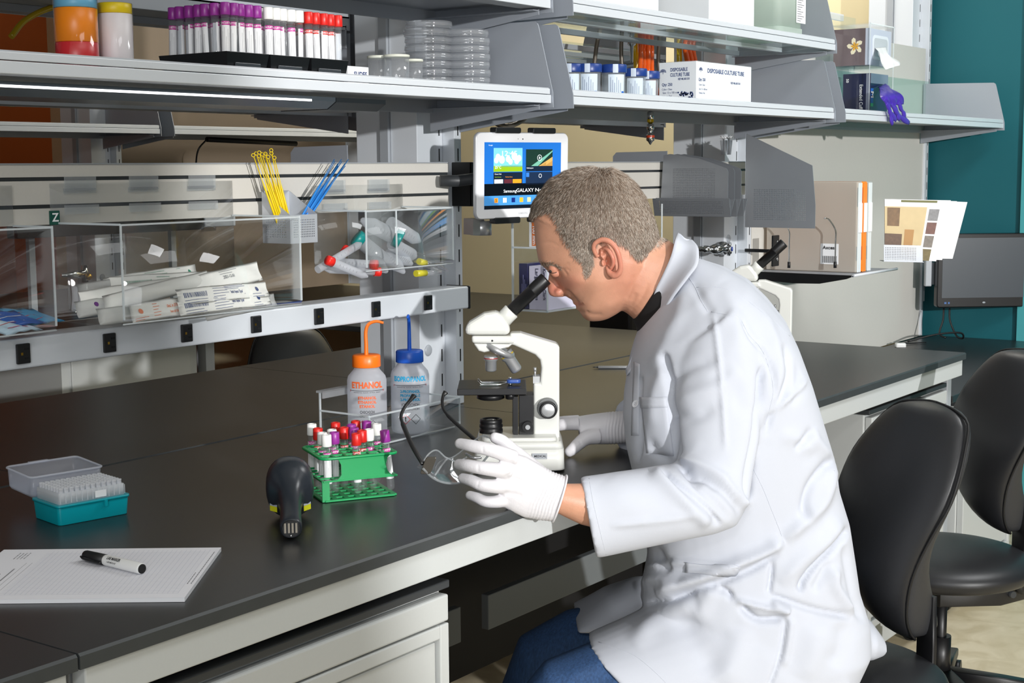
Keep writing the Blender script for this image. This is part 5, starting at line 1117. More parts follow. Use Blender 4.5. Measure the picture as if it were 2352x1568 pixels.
# ------------------------------------------------------------------ grey perforated file racks
gm = mat('rack_grey_metal', rgb(142, 146, 152), .35, .5)
t = thing('file_rack', 'dark grey perforated three-pocket file rack on the slat rail', 'file rack', (3.15, 1.8, 1.14))
X1 = at_y(1672, 468, 1.70)[0]
for k in range(3):
    x = X1 + .036 * k
    pts = [(1.70, 1.190), (1.70, 1.262), (1.704, 1.270), (1.72, 1.276), (1.78, 1.295), (1.865, 1.308), (1.885, 1.305), (1.893, 1.19)]
    mb = MB()
    V = [(x, a, b) for a, b in pts]
    # rim strips around a perforated field
    fx0, fy0, fw, fh = 1.735, 1.195, .125, .078
    o = V3(x, fy0, fx0); holes(mb, (x, fx0, fy0), (0, 1, 0), (0, 0, 1), fw, fh, .001, fw - .001, .001, fh - .001, .0042, .45)
    q = [(x, 1.735, 1.195), (x, 1.735, 1.273), (x, 1.86, 1.273), (x, 1.86, 1.195)]
    mb.add(V + q, [(0, 1, 9, 8), (1, 2, 3, 9), (3, 4, 9), (4, 5, 10, 9), (5, 6, 10), (6, 7, 11, 10), (7, 0, 8, 11)])
    mb.fix = False; mb.build('divider', gm, t, solid=.0014)
    # V trough
    xa, xb = x - .012, x + .022
    if k == 0:
        mb = MB(); holes(mb, (x - .002, 1.69, 1.150), (0, 1, 0), (-.24, 0, 1), .22, .046, .018, .205, .006, .042, .0042, .45); mb.fix = False; mb.build('front_trough', gm, t, solid=.0014)
    MB().add([(x + .0, 1.693, 1.150), (x + .0, 1.893, 1.150), (x + .022, 1.893, 1.193), (x + .022, 1.693, 1.193), (x, 1.694, 1.192), (x, 1.893, 1.192)], [(0, 1, 2, 3), (0, 1, 5, 4)]).build('trough', gm, t, solid=.0014)
t = thing('file_pocket', 'large grey perforated sloping file pocket on chrome wires', 'file rack', (3.75, 1.75, 1.12))
gm2 = mat('pocket_metal', rgb(172, 178, 186), .3, .55)
xa = 3.635; 
def plate(x, holesn=True):
    A = [at_x(1742, 502, x), at_x(1872, 524, x), at_x(1873, 470, x), at_x(1866, 380, x), at_x(1700, 307, x), at_x(1690, 352, x)]
    P = [(p[1], p[2]) for p in A]; y0, z0 = P[1]; mb = MB()
    ya, yb, za, zb = y0 + .025, P[0][0] + .02, z0 + .018, z0 + .105
    holes(mb, (x, ya, za), (0, 1, 0), (0, 0, 1), yb - ya, zb - za, .001, yb - ya, .001, zb - za, .0050, .45)
    V = [(x, a, b) for a, b in P]; V[0] = (x, yb + .02, z0); V[5] = (x, yb + .02, P[5][1]); V[4] = (x, yb + .02, P[4][1])
    q = [(x, ya, za), (x, ya, zb), (x, yb, zb), (x, yb, za)]
    mb.add(V + q, [(0, 1, 6, 9), (1, 2, 7, 6), (2, 3, 7), (3, 4, 8, 7), (4, 5, 9, 8), (5, 0, 9)]); mb.fix = False
    mb.build('side_plate', gm2, t, solid=.0016); return V
Va = plate(xa); Vb = plate(xa + .056)
MB().add([Va[0], Va[1], Vb[1], Vb[0]], [(0, 1, 2, 3)]).add([Va[0], Va[4], Vb[4], Vb[0]], [(0, 1, 2, 3)]).build('floor_plate', gm2, t, solid=.0016)
for px, dy in ((1812, 0), (1918, 0)):
    a = at_y(px, 612, 1.70 if px > 1850 else 1.84); s = -1 if px > 1850 else 1
    MB().tube(smoothpts([a, a + V3(0, 0, .07), a + V3(-.002, .0, .105), a + V3(-.02, .012, .135), a + V3(-.035, .02, .14)]), .0022, 8).build('wire', chrome, t)
    MB().cyl(a - V3(0, 0, .004), a + V3(0, 0, .014), .0045).build('wire_foot', blackpl, t)
# ------------------------------------------------------------------ shelf tray with binders
ty = 1.62; zt = .965
xr = at_y(2060, 612, ty)[0]; xl = at_y(1960, 634, ty)[0]
t = thing('tray_shelf', 'black and silver shelf tray under the plastic binders', 'shelf', ((xl + xr) / 2, 1.75, zt))
MB().box((xl, ty, zt - .004), (xr, 1.95, zt)).build('tray_pan', gusset, t)
MB().prism([(ty + .005, zt - .004), (ty + .02, zt - .010), (ty + .1, zt - .026), (ty + .18, zt - .028), (1.95, zt - .020), (1.95, zt + .002), (ty + .005, zt + .001)], xl - .004, xl, axis=0).build('side_plate', blackpl, t)
MB().tube([(xl, ty, zt), (xr, ty, zt)], .004, 10).build('front_edge', silver, t)
bz = zt + .0015; bh = .262; pc = (('clear plastic magazine file, left of the orange one', clear('file_clear', (.9, .88, .84), .85, (.80, .77, .70), rough=.3), 'clear'), ('orange plastic magazine file between two clear ones', mat('file_orange', rgb(244, 140, 40), .4), 'orange'), ('clear plastic magazine file at the right, beside the brochures', clear('file_clear2', (.9, .92, .92), .5, (.88, .92, .92), rough=.3), 'clear'))
bx0 = at_y(1966, 600, 1.655)[0]
for i, (lb, m, nm) in enumerate(pc):
    x0 = bx0 + i * .0375; x1 = x0 + .0355
    t = thing('magazine_file', lb, 'magazine file', ((x0 + x1) / 2, 1.8, bz), group='plastic magazine files on the tray shelf')
    MB().box((x0, 1.655, bz), (x1, 1.94, bz + bh)).build('case', m, t, bevel=.003)
    MB().box((x0 + .006, 1.6535, bz), (x1 - .002, 1.6548, bz + bh - .004)).build('spine', mat('spine_white', rgb(226, 232, 234), .35) if i != 1 else m, t, bevel=.0006)
    MB().box((x0 + .009, 1.651, bz + .115), (x1 - .003, 1.6533, bz + .20)).build('index_card', mat('card_white', rgb(240, 243, 244), .5), t, bevel=.0006)
    MB().box((x0 + .001, 1.6535, bz + .035), (x0 + .005, 1.6548, bz + .075)).box((x0 + .001, 1.6535, bz + .19), (x0 + .005, 1.6548, bz + .245)).build('tab', mat('tab_orange', rgb(230, 110, 10), .4) if i == 1 else mat('tab_grey', rgb(170, 176, 176), .4), t)
c = at_x(1905, 583, bx0 - .001)
MB().box((bx0 - .0012, c[1] - .028, c[2] - .030), (bx0 - .0004, c[1] + .028, c[2] + .030)).build('price_label', paper, bpy.data.objects['magazine_file'])
mb = MB().text('Axcess', .014, plane_map((bx0 - .0016, c[1], c[2] + .018), (0, -1, 0), (0, 0, 1)), .03, width=.042)
for k in range(22): mb.box((bx0 - .0016, c[1] - .022 + k * .002, c[2] - .026), (bx0 - .0013, c[1] - .022 + k * .002 + (.0006 if k % 3 else .0012), c[2] - .006))
mb.build('label_print', ink, bpy.data.objects['magazine_file'])
# brochures in a perforated pocket
v_ = 4.42
t = thing('brochure_pocket', 'grey perforated wall pocket holding brochures at the partition edge', 'brochure holder', tuple(at_v(2080, 600, v_ - .02)))
a, b_, c, d = (at_v(*p, v_ - .02) for p in ((2030, 600), (2122, 602), (2112, 562), (2030, 560)))
mb = MB(); u = (b_ - a); Wd = np.linalg.norm(u); holes(mb, a, u / Wd, (d - a) / np.linalg.norm(d - a), Wd * .97, .050, .003, Wd * .85, .004, .046, .005, .45); mb.fix = False; mb.build('front_plate', gm, t, solid=.0014)
MB().add([a, b_, b_ + AWAY * .05, a + AWAY * .05], [(0, 1, 2, 3)]).build('floor_plate', gm, t, solid=.0014)
for i, (dx, lb) in enumerate(((0, 'front brochure with photographs of a wooden desk, in the wall pocket'), (14, 'middle white brochure behind the front one in the wall pocket'), (38, 'rearmost plain white brochure leaning furthest right in the pocket'))):
    v = v_ + .01 * i; q = [at_v(x + dx * (1 if x > 2100 else .4), y, v) for x, y in ((2032, 592), (2150, 600 - 3 * i), (2184, 460 + 2 * i), (2032, 457))]
    t = thing('brochure', lb, 'brochure', tuple(q[0]), group='brochures in the wall pocket')
    sheet = MB().add(q + [p + AWAY * .004 for p in q], [(0, 1, 2, 3), (7, 6, 5, 4), (0, 4, 5, 1), (1, 5, 6, 2), (2, 6, 7, 3), (3, 7, 4, 0)]).build('cover', paper, t)
    if i == 0:
        def bl(u, w_): return (q[0] * (1 - u) + q[1] * u) * (1 - w_) + (q[3] * (1 - u) + q[2] * u) * w_ - AWAY * .0008
        def quad(n, x0, y0, x1, y1, m, k=0): MB().add([bl(x0, y0) - AWAY * .0004 * k, bl(x1, y0) - AWAY * .0004 * k, bl(x1, y1) - AWAY * .0004 * k, bl(x0, y1) - AWAY * .0004 * k], [(0, 1, 2, 3)]).build(n, m, t)
        quad('desk_picture', .0, .02, .66, .88, mat('pic_sand', rgb(206, 184, 138), .5, noise=.15, nscale=20)); quad('picture_detail', .0, .05, .3, .42, mat('pic_brown', rgb(96, 70, 50), .5, noise=.5, nscale=90), 1); quad('picture_detail', .04, .55, .24, .86, mat('pic_umber', rgb(120, 90, 56), .5, noise=.5, nscale=70), 1); quad('wood_panel', .34, .1, .5, .5, mat('pic_wood', rgb(176, 130, 70), .5), 1)
        for k in range(4): quad('small_picture', .70, .66 - .22 * k, .86, .85 - .22 * k, mat('pic_mix%s' % 'abcd'[k], rgb(*((130, 130, 132), (110, 72, 62), (120, 112, 104), (110, 96, 50))[k]), .5, noise=.5, nscale=80))
        quad('green_strip', .25, .955, .8, .99, mat('pic_olive', rgb(100, 100, 40), .5))
# ------------------------------------------------------------------ wall monitor, cables and adapter
v = np.dot(AWAY, at_x(2250, 620, WX - .13)); q0, q1 = at_v(2151, 707, v), at_v(2151, 537, v); ur = RIGHT * .995 + AWAY * .05; ur /= np.linalg.norm(ur)
Mm = frame(q0, ur, np.cross(V3(0, 0, 1), ur), (0, 0, 1)); mh = q1[2] - q0[2]; mw = .46
t = thing('monitor', 'black computer monitor mounted in front of the teal wall', 'monitor', M=Mm)
B = lambda mb, n, m, p=t, **k: mb.build(n, m, p, world=False, **k)
B(MB().prism([(z + mh / 2, x + mw / 2) for x, z in rrect(mw, mh, .012)], 0, .035, axis=1), 'housing', mat('monitor_black', rgb(14, 15, 17), .25), bevel=.004)
B(MB().box((.018, -.001, .036), (mw - .018, .0005, mh - .016)), 'screen', mat('screen_glass', rgb(52, 60, 68), .25, spec=.8))
B(MB().box((.028, -.0012, .014), (.036, .0, .021)).box((.042, -.0012, .014), (.048, .0, .021)), 'buttons', mat('button_blue', rgb(40, 90, 150), .4)); B(MB().ball((.175, -.0008, .018), (.006, .0008, .0035), 14), 'logo', mat('logo_grey', rgb(150, 156, 160), .4))
B(MB().box((-.03, .04, mh * .28), (-.006, .06, mh * .75)).box((-.008, .05, mh * .3), (.20, .075, mh * .6)), 'mount_arm', silver_dk, bevel=.003)
B(MB().box((.1, .036, .06), (.36, .1, .2)), 'wall_bracket', blackpl)
t = thing('power_cable', 'pair of black cords hanging from the monitor to the low desk', 'cable', tuple(at_v(2175, 775, v)))
for A in ([(2168, 708), (2166, 735), (2158, 765), (2172, 776)], [(2181, 708), (2182, 735), (2192, 762), (2200, 774), (2212, 776), (2205, 764), (2150, 768), (2085, 784)]):
    MB().tube(smoothpts([at_v(a, b, v + .02 - .02 * i) for i, (a, b) in enumerate(A)]), .0035, 8).build('cord', blackpl, t)
c = at_z(2068, 797, .63); t = thing('charger', 'small white adapter lying at the left end of the low desk', 'adapter', tuple(c))
MB().loft([np.array([c + RIGHT * p * (1 - .1 * k) + AWAY * q * .9 + V3(0, 0, z) for p, q in rrect(.036, .03, .006)]) for k, z in ((0, .0005), (0, .012), (1, .015))]).build('adapter_body', white_pl, t, bevel=.001); MB().tube(smoothpts([c + V3(0, 0, .008), c - RIGHT * .0 + AWAY * .04 + V3(0, 0, .012), c + RIGHT * .05 + AWAY * .08 + V3(0, 0, .004), c + RIGHT * .12 + AWAY * .10 + V3(0, 0, .004)]), .0022, 8).build('cord', blackpl, t)
# ------------------------------------------------------------------ acrylic box rack behind the man's face
ax0 = at_y(1180, 600, 1.885)[0]; ayf = at_x(1256, 715, ax0)[1]; ax1 = at_y(1520, 500, ayf)[0]; za, zb, zm = at_x(1258, 718, ax0)[2], at_x(1182, 480, ax0)[2], at_x(1180, 570, ax0)[2]
t = thing('box_rack', 'clear acrylic two-tier box rack behind the man\'s face', 'rack', ((ax0 + ax1) / 2, (ayf + 1.89) / 2, za))
mb = MB().box((ax0, ayf, za), (ax0 + .003, 1.89, zb)).box((ax1 - .003, ayf, za), (ax1, 1.89, zb)).box((ax0, ayf, za), (ax1, 1.89, za + .003)).box((ax0, ayf + .02, zm), (ax1, 1.89, zm + .003)).box((ax0, 1.887, za), (ax1, 1.89, zb)); mb.build('panels', acryl, t)
MB().box((ax0 - .001, ayf - .002, za), (ax1, ayf, za + .004)).box((ax0 - .001, ayf - .002, za), (ax0 + .003, ayf, zb)).box((ax1 - .003, ayf - .002, za), (ax1 + .001, ayf, zb)).box((ax0 - .001, 1.886, za), (ax0 + .002, 1.8905, zb)).box((ax0 - .001, ayf, za), (ax0 + .001, 1.89, za + .004)).box((ax0 - .001, ayf + .02, zm), (ax0 + .001, 1.89, zm + .004)).box((ax0, ayf + .018, zm), (ax1, ayf + .02, zm + .004)).build('polished_edge', acryl_edge, t)
def abox(name, lb, x0, y0, x1, y1, z0, z1, m, extra=()):
    t = thing(name, lb, 'box', ((x0 + x1) / 2, (y0 + y1) / 2, z0)); MB().box((x0, y0, z0), (x1, y1, z1)).build('carton', m, t, bevel=.0008)
    for n, mm, f in extra: f(MB()).build(n, mm, t)
X = ax0 + .01; yb_ = at_x(1215, 560, X)[1]; yc_ = at_x(1233, 560, X)[1]
abox('carton_box', 'small white box marked 100 mm on the upper tier, before the man\'s brow', X, yc_, X + .12, yb_, zm + .0035, zm + .068, paper, (('orange_print', mat('print_orange', rgb(236, 120, 40), .5), lambda m: m.box((X - .0006, yc_ + .001, zm + .006), (X - .0001, yc_ + (yb_ - yc_) * .6, zm + .060))), ('lettering', paper, lambda m: m.text('100 mm', .012, plane_map((X - .001, yc_ + (yb_ - yc_) * .32, zm + .03), (0, 0, -1), (0, -1, 0)), .02, width=.04))))
ya_, yb2, yc2, yd2 = (at_x(p, 650, X)[1] for p in (1192, 1212, 1214, 1238))
abox('tissue_carton', 'navy box on the lower tier, left of the white one behind the eyepiece', X, yb2, X + .11, ya_, za + .0035, za + .105, mat('carton_indigo', rgb(28, 26, 74), .4), (('fine_print', mat('print_lilac', rgb(150, 150, 200), .5), lambda m: [m.box((X - .001, yb2 + .004 + k * .0035, za + .015), (X - .0004, yb2 + .005 + k * .0035, za + .06 + .01 * (k % 3))) for k in range(4)] and m),))
abox('tissue_carton', 'white and lilac box on the lower tier behind the man\'s nose', X + .002, ayf + .004, X + .13, yc2, za + .0035, za + .100, mat('carton_lilac', rgb(214, 210, 230), .4), (('lettering', navy, lambda m: m.text('Kimberly-Clark', .011, plane_map((X + .001, ayf + .014, za + .06), (0, 0, -1), (0, -1, 0)), .01, width=.07).text('Large Wipes', .012, plane_map((X + .001, ayf + .034, za + .06), (0, 0, -1), (0, -1, 0)), .01, width=.07)),))
# ------------------------------------------------------------------ chrome gas valve, hoses and couplers
c = at_x(1643, 572, 3.765)
t = thing('gas_valve', 'chrome cross-handled valve with blue cap behind the man\'s collar', 'valve', tuple(c - V3(0, 0, .03)))
e = V3(3.8175, c[1], c[2])
MB().lathe([(.02, 0), (.02, .01), (.010, .014), (.010, .06)], 24, e, (-1, 0, 0)).lathe([(.005, -.055), (.008, -.05), (.008, -.035), (.0105, -.033), (.0105, -.02), (.008, -.018), (.014, -.006), (.0155, .004), (.012, .016), (.008, .02), (.007, .034)], 24, c, RIGHT).build('valve_body', chrome, t)
h = c + RIGHT * .040
mb = MB()
for k in range(4): an = k * PI / 2 + .5; dd = V3(0, 0, 1) * math.sin(an) + AWAY * math.cos(an); mb.tube([h, h + dd * .012, h + dd * .020], [.006, .0045, .0055], 10)
mb.ball(h, .009, 12).build('cross_handle', chrome, t); MB().cyl(h + RIGHT * .004, h + RIGHT * .010, .0065).build('index_cap', mat('index_blue', rgb(50, 70, 150), .3), t)
hose_or = mat('hose_orange', rgb(240, 96, 20), .25, coat=.4); hose_ye = mat('hose_yellow', rgb(222, 186, 10), .25, coat=.4); hose_gr = mat('hose_braid', rgb(120, 112, 102), .35, .5)
def hose(pts, r, m, lb, grp=None, cat='hose', nm='hose'):
    P = [at_y(a, b, y) for a, b, y in pts]; o = MB().tube(smoothpts(P, 8), r, 10).build(nm, m); tag(o, lb, cat, grp); return o
yy = 2.0
for i, (x, lb) in enumerate(((1472, 'leftmost'), (1480, 'second'), (1489, 'third'), (1497, 'rightmost'))):
    hose([(x, -30, yy + .01 * (i % 2)), (x - 2, 60, yy), (x, 120, yy + .01 * (i % 2)), (x + (i - 1.5) * 1, 175, yy - .02), (x + 6 + i * 4, 225, yy)], .0068, hose_or, '%s orange hose of the left bundle above the blue-lidded jars' % lb, 'orange hoses in the left bundle')
hose([(1462, -30, 2.02), (1461, 60, 2.02), (1458, 110, 2.02), (1462, 150, 2.02), (1455, 215, 2.02)], .0085, hose_ye, 'yellow hose on the left side of the left orange bundle')
for i, (x, lb) in enumerate(((1577, 'left'), (1586, 'middle'), (1594, 'right'))):
    hose([(x - 6, -30, yy + .05), (x, 60, yy + .05), (x - 3, 110, yy + .04), (x + 3, 150, yy + .05), (x + 2, 215, yy + .05)], .0078, hose_or, '%s orange hose of the right bundle over the culture tube carton' % lb, 'orange hoses in the right bundle')
hose([(1568, -30, 2.07), (1562, 60, 2.07), (1560, 110, 2.07), (1562, 215, 2.07)], .008, hose_ye, 'yellow hose left of the right orange bundle'); hose([(1601, -30, 2.08), (1600, 60, 2.08), (1601, 215, 2.08)], .005, hose_ye, 'thin yellow hose right of the right orange bundle')
for A, lb in (([(1385, -20, 2.02), (1388, 40, 2.02), (1375, 80, 2.02), (1366, 140, 2.02), (1362, 200, 2.02)], 'leftmost grey braided hose hanging behind the jars'), ([(1431, -20, 2.0), (1429, 60, 2.0), (1427, 120, 2.0), (1432, 200, 2.0)], 'grey braided hose left of the chrome couplers'), ([(1514, -20, 2.02), (1516, 60, 2.02), (1512, 140, 2.02), (1520, 200, 2.02)], 'grey braided hose right of the left orange bundle')): hose(A, .0055, hose_gr, lb, None)
for A, lb in (([(1075, 245, 1.95), (1090, 262, 1.93), (1125, 278, 1.92), (1165, 276, 1.92), (1195, 250, 1.95)], 'braided hose loop hanging lowest at left under the shelf'), ([(1100, 245, 1.98), (1135, 280, 1.95), (1165, 290, 1.94), (1200, 276, 1.95), (1222, 248, 1.98)], 'braided hose loop hanging lowest at right under the shelf'), ([(1118, 245, 1.97), (1145, 270, 1.96), (1185, 270, 1.96), (1212, 247, 1.98)], 'short braided hose loop between the two longer ones'), ([(1362, 250, 1.97), (1372, 262, 1.95), (1392, 268, 1.95), (1410, 252, 1.97)], 'small braided hose loop under the middle shelf')): hose(A, .0058, hose_gr, lb, None)
for (x, y), n, lb in (((1451, 35), 4, 'chrome quick coupler between the grey and yellow hoses'), ((1494, 255), 3, 'chrome quick coupler hanging under the middle shelf')):
    a = at_y(x, y, 1.96 if n == 4 else 1.9); D_ = 3.35; L_ = (120 if n == 4 else 85) / FPX * D_
    t = thing('quick_coupler', lb, 'coupler', tuple(a - V3(0, 0, L_)))
    prof = [(.004, 0), (.0085, .003), (.0085, .02), (.006, .022), (.006, .032), (.0095, .034), (.0095, .046), (.0065, .048), (.0065, .058), (.0105, .060), (.0105, .074), (.005, .078), (.004, L_ - .004), (.001, L_)] 
    MB().lathe([(r, min(h, L_)) for r, h in prof], 20, a, (0, 0, -1)).build('coupler_body', chrome, t)
    MB().lathe([(.0088, .021), (.0088, .028)], 20, a, (0, 0, -1), cap=False).build('yellow_band', hose_ye, t); MB().lathe([(.0108, .061), (.0108, .067)], 20, a, (0, 0, -1), cap=False).build('red_band', mat('band_rust', rgb(180, 60, 30), .4), t)
for i, x in enumerate((1145, 1157, 1167)): hose([(x + 14, 45, 2.0), (x + 6, 30, 2.0), (x - 14, 20, 2.02)], .008, hose_ye, '%s of the yellow hoses above the petri dishes' % ('left', 'middle', 'right')[i], 'yellow hoses above the petri dishes')
hose([(25, 85, 2.45), (60, 45, 2.45), (128, 15, 2.45), (220, 5, 2.45)], .006, hose_ye, 'yellow hose lying over the far shelf at top left'); hose([(-20, 215, 2.5), (20, 238, 2.5), (55, 232, 2.5), (75, 212, 2.5)], .006, hose_ye, 'yellow hose loop hanging at far left below the long shelf')
for i, x in enumerate((1662, 1674)):
    b0 = at_y(x, 355, 1.93); t = thing('bottle_brush', 'white-tufted bottle brush, %s of the pair by the grey file pocket' % ('left', 'right')[i], 'brush', tuple(b0)); a = at_y(x, 320, 1.93)
    MB().lathe([(.006, 0), (.010, .04)], 14, b0, (0, 0, 1)).build('sleeve', frost, t); mb = MB()
    for k in range(26): an = k * 2.4; e_ = RNG.uniform(.5, 1); mb.tube([a, a + V3(math.cos(an) * .012 * e_, math.sin(an) * .012 * e_, .006 + .004 * e_ * (k % 3 - 1))], .0007, 4)
    mb.build('bristles', paper, t); MB().cyl(b0, a, .0016).build('stem', steel, t)
# ------------------------------------------------------------------ stools
vinyl = mat('vinyl_black', rgb(30, 31, 34), .42, noise=.05, nscale=100, bump=.08, bscale=900); shellm = mat('shell_textured', rgb(44, 45, 48), .5, bump=.3, bscale=1400); stl_blk = mat('steel_black', rgb(20, 20, 22), .4)
CD = 2.7
fwd = -RIGHT * .90 - AWAY * .43; fwd /= np.linalg.norm(fwd); sid = np.cross(fwd, (0, 0, 1)); sid = sid if np.dot(sid, AWAY) < 0 else -sid
cb = at_d(1950, 1560, CD); CB = V3(cb[0], cb[1], FZ)
t = thing('lab_stool', 'black vinyl lab stool the man sits on, its backrest right behind him', 'stool', M=Matrix.Translation(tuple(CB)))
prf = [(922, 2142, 8, 2152), (926, 2140, 32, 2172), (934, 2135, 60, 2215), (955, 2130, 84, 2232), (1001, 2105, 102, 2238), (1060, 2076, 116, 2221), (1125, 2050, 120, 2192), (1180, 2028, 112, 2168), (1239, 2016, 96, 2153), (1300, 2012, 78, 2156), (1360, 2020, 60, 2166), (1409, 2036, 44, 2172), (1445, 2062, 28, 2168), (1462, 2086, 14, 2150)]
fr_, bk_, edge_n = [], [], []
for y, xc, w_, xb in prf:
    c = at_d(xc, y, CD); hw = w_ / 800.0; t_b = max(.014, (xb - xc - w_) / 984.0 + .010); bul = .040 * min(1, w_ / 70)
    fr_.append([c + sid * hw * math.cos(a) + fwd * bul * math.sin(a) for a in np.linspace(0, PI, 17)])
    bk_.append([c + sid * hw * math.cos(a) - fwd * t_b * abs(math.sin(a)) ** .6 for a in np.linspace(0, PI, 17)]); edge_n.append((c + sid * hw, c - sid * hw))
MB().loft([r + q[::-1][1:-1] for r, q in zip(fr_, [[p * .98 + np.array(r[0]) * .0 + (np.array(r[8])) * .02 for p in r] for r in fr_])], closed=False, cap=False) if 0 else None
closed = [list(f) + [p for p in (np.array(f[0]) * (1 - s_) + np.array(f[-1]) * s_ for s_ in np.linspace(0, 1, 10)[1:-1])][::-1] for f in fr_]
MB().loft([np.array(f + [np.array(f[-1]) * (1 - s_) + np.array(f[0]) * s_ for s_ in np.linspace(0, 1, 10)[1:-1]]) for f in fr_]).build('backrest_cushion', vinyl, t, subsurf=1)
MB().loft([np.array(list(b_) + [np.array(b_[-1]) * (1 - s_) + np.array(b_[0]) * s_ for s_ in np.linspace(0, 1, 10)[1:-1]]) for b_ in bk_]).build('backrest_shell', shellm, t, subsurf=1)
MB().tube(smoothpts([e[0] - fwd * .001 for e in edge_n] + [e[1] - fwd * .001 for e in edge_n[::-1]] + [edge_n[0][0] - fwd * .001], 3), .0026, 8).build('piping', blackmt, t)
def seatmesh(c, rx, ry, h):
    rings = []
    for z, s_ in ((-h, .80), (-h * .8, .93), (-h * .35, 1), (0, .985), (h * .35, .90), (h * .55, .72), (h * .62, .4), (h * .63, .05)): rings.append(np.array([c + fwd * rx * s_ * math.cos(a) + sid * ry * s_ * math.sin(a) + V3(0, 0, z) for a in np.linspace(0, 2 * PI, 37)[:-1]]))
    return MB().loft(rings)
sc_ = at_d(1905, 1545, CD - .03); seatmesh(sc_, .215, .215, .045).build('seat', vinyl, t, subsurf=1)
pb = at_d(2128, 1400, CD); pz = sc_[2] - .075
MB().loft([np.array([p + sid * a + fwd * b for a, b in rrect(.045, .010, .002, 2)]) for p in (pb + V3(0, 0, .03), at_d(2128, 1480, CD), at_d(2124, 1600, CD), V3(*(at_d(2120, 1640, CD)[:2]), pz))]).build('back_bracket', stl_blk, t)
q = at_d(2120, 1640, CD); q[2] = pz; cc_ = V3(sc_[0], sc_[1], pz)
mb = MB().loft([np.array([p + sid * a + V3(0, 0, b) for a, b in rrect(w_, .05, .004, 2)]) for p, w_ in ((q - fwd * .01, .05), (q + fwd * .08, .09), (cc_ + fwd * .05, .12))]); mb.build('tilt_plate', stl_blk, t, bevel=.001)
kn = q + fwd * .03 + sid * .045 + V3(0, 0, .02); MB().lathe([(.006, 0), (.018, .004), (.018, .014), (.006, .018)], 20, kn, sid, ribs=10, rib=.08).build('adjust_knob', blackpl, t); MB().cyl(q + fwd * .05 + sid * .026, q + fwd * .05 + sid * .05, .008).build('bolt', darkgrey, t)
MB().cyl(cc_ - V3(0, 0, .02), V3(cc_[0], cc_[1], FZ + .09), .014).cyl(cc_ - V3(0, 0, .12), V3(cc_[0], cc_[1], FZ + .09), .025).build('gas_column', stl_blk, t)
for k in range(5):
    a = .3 + k * 2 * PI / 5; d = V3(math.cos(a), math.sin(a), 0); s_ = V3(-d[1], d[0], 0); c0 = V3(cc_[0], cc_[1], 0)
    L = MB().loft([np.array([c0 + d * r + s_ * p + V3(0, 0, z + q2) for p, q2 in rrect(w_, h, .004, 2)]) for r, z, w_, h in ((.02, FZ + .095, .045, .05), (.15, FZ + .085, .036, .035), (.285, FZ + .070, .028, .022))]).build('base_leg', stl_blk, t)
    e = c0 + d * .275; MB().cyl(e + s_ * .006 + V3(0, 0, FZ + .026), e + s_ * .022 + V3(0, 0, FZ + .026), .026).cyl(e - s_ * .022 + V3(0, 0, FZ + .026), e - s_ * .006 + V3(0, 0, FZ + .026), .026).box(tuple(e + V3(-.006, -.006, FZ + .03)), tuple(e + V3(.006, .006, FZ + .062))).build('caster', blackpl, L)
stool = t
def place_stool(px_top, py_top, d, rot, label):
    """copy the stool so that the top of its backrest sits over a pixel at depth d"""
    T0 = at_d(2135, 930, CD) - CB; T0[2] = 0; R_ = Matrix.Rotation(rot, 4, 'Z'); tp = at_d(px_top, py_top, d); o = tp - np.array(R_ @ Vector(T0))
    return dup(stool, Matrix.Translation((o[0], o[1], FZ)) @ R_, label)
def raise_(o, dz):
    for ch in o.children:
        if ch.name.split('.')[0] in ('backrest_cushion', 'backrest_shell', 'piping', 'seat', 'back_bracket', 'tilt_plate', 'adjust_knob', 'bolt'): ch.location.z += dz
s2 = place_stool(2352, 806, 3.48, -.08, 'empty black lab stool at the right edge, beyond the nearer one'); raise_(s2, at_d(2352, 806, 3.48)[2] - at_d(2135, 926, CD)[2])
s3 = place_stool(660, 752, 4.35, 1.75, 'black stool back seen across the bench beneath the power rail'); raise_(s3, at_d(660, 750, 4.35)[2] - at_d(2135, 926, CD)[2])
ya, yb = at_x(1448, 740, 4.2)[1], at_x(1352, 740, 4.2)[1]
t = thing('equipment_case', 'black case on the far counter, showing under the man\'s chin', 'case', (4.28, (ya + yb) / 2, .70))
MB().box((4.2, ya, .7005), (4.4, yb, .86)).build('case_body', mat('case_black', rgb(18, 18, 20), .5), t, bevel=.01); MB().tube(smoothpts([(4.3, ya + .06, .86), (4.3, ya + .07, .885), (4.3, yb - .07, .885), (4.3, yb - .06, .86)]), .006, 8).build('handle', blackpl, t)
# ------------------------------------------------------------------ second bench row across the aisle
YC0 = YC; YC = 4.47
upright(3.55, 'grey slotted upright of the bench row across the aisle, at upper left')
upright(5.02, 'grey upright at the right end of the row across the aisle')
shelf(2.10, 3.52, 1.405, -1, 'shelf of the bench row across the aisle, left of its upright')
shelf(3.585, 5.0, 1.405, -1, 'shelf of the bench row across the aisle with a coil of cable on it')
YC = YC0
w2 = MB().box((1.6, 3.78, ZT - TH), (3.98, 5.16, ZT)).build('worktop', benchtop, bevel=.002); tag(w2, 'black worktop of the bench row across the aisle', 'worktop')
t = thing('bench_frame', 'grey metal frame of the bench row across the aisle', 'bench frame', (3.3, 3.8, FZ))
MB().box((1.65, 3.79, ZT - .062), (3.95, 3.81, ZT - TH - .001)).build('front_beam', beam_paint, t)
for x in (1.7, 3.50, 3.92):
    for y0 in (3.815, 5.08): MB().box((x - .02, y0, FZ), (x + .02, y0 + .04, ZT - .063)).build('leg', silver_dk, t)
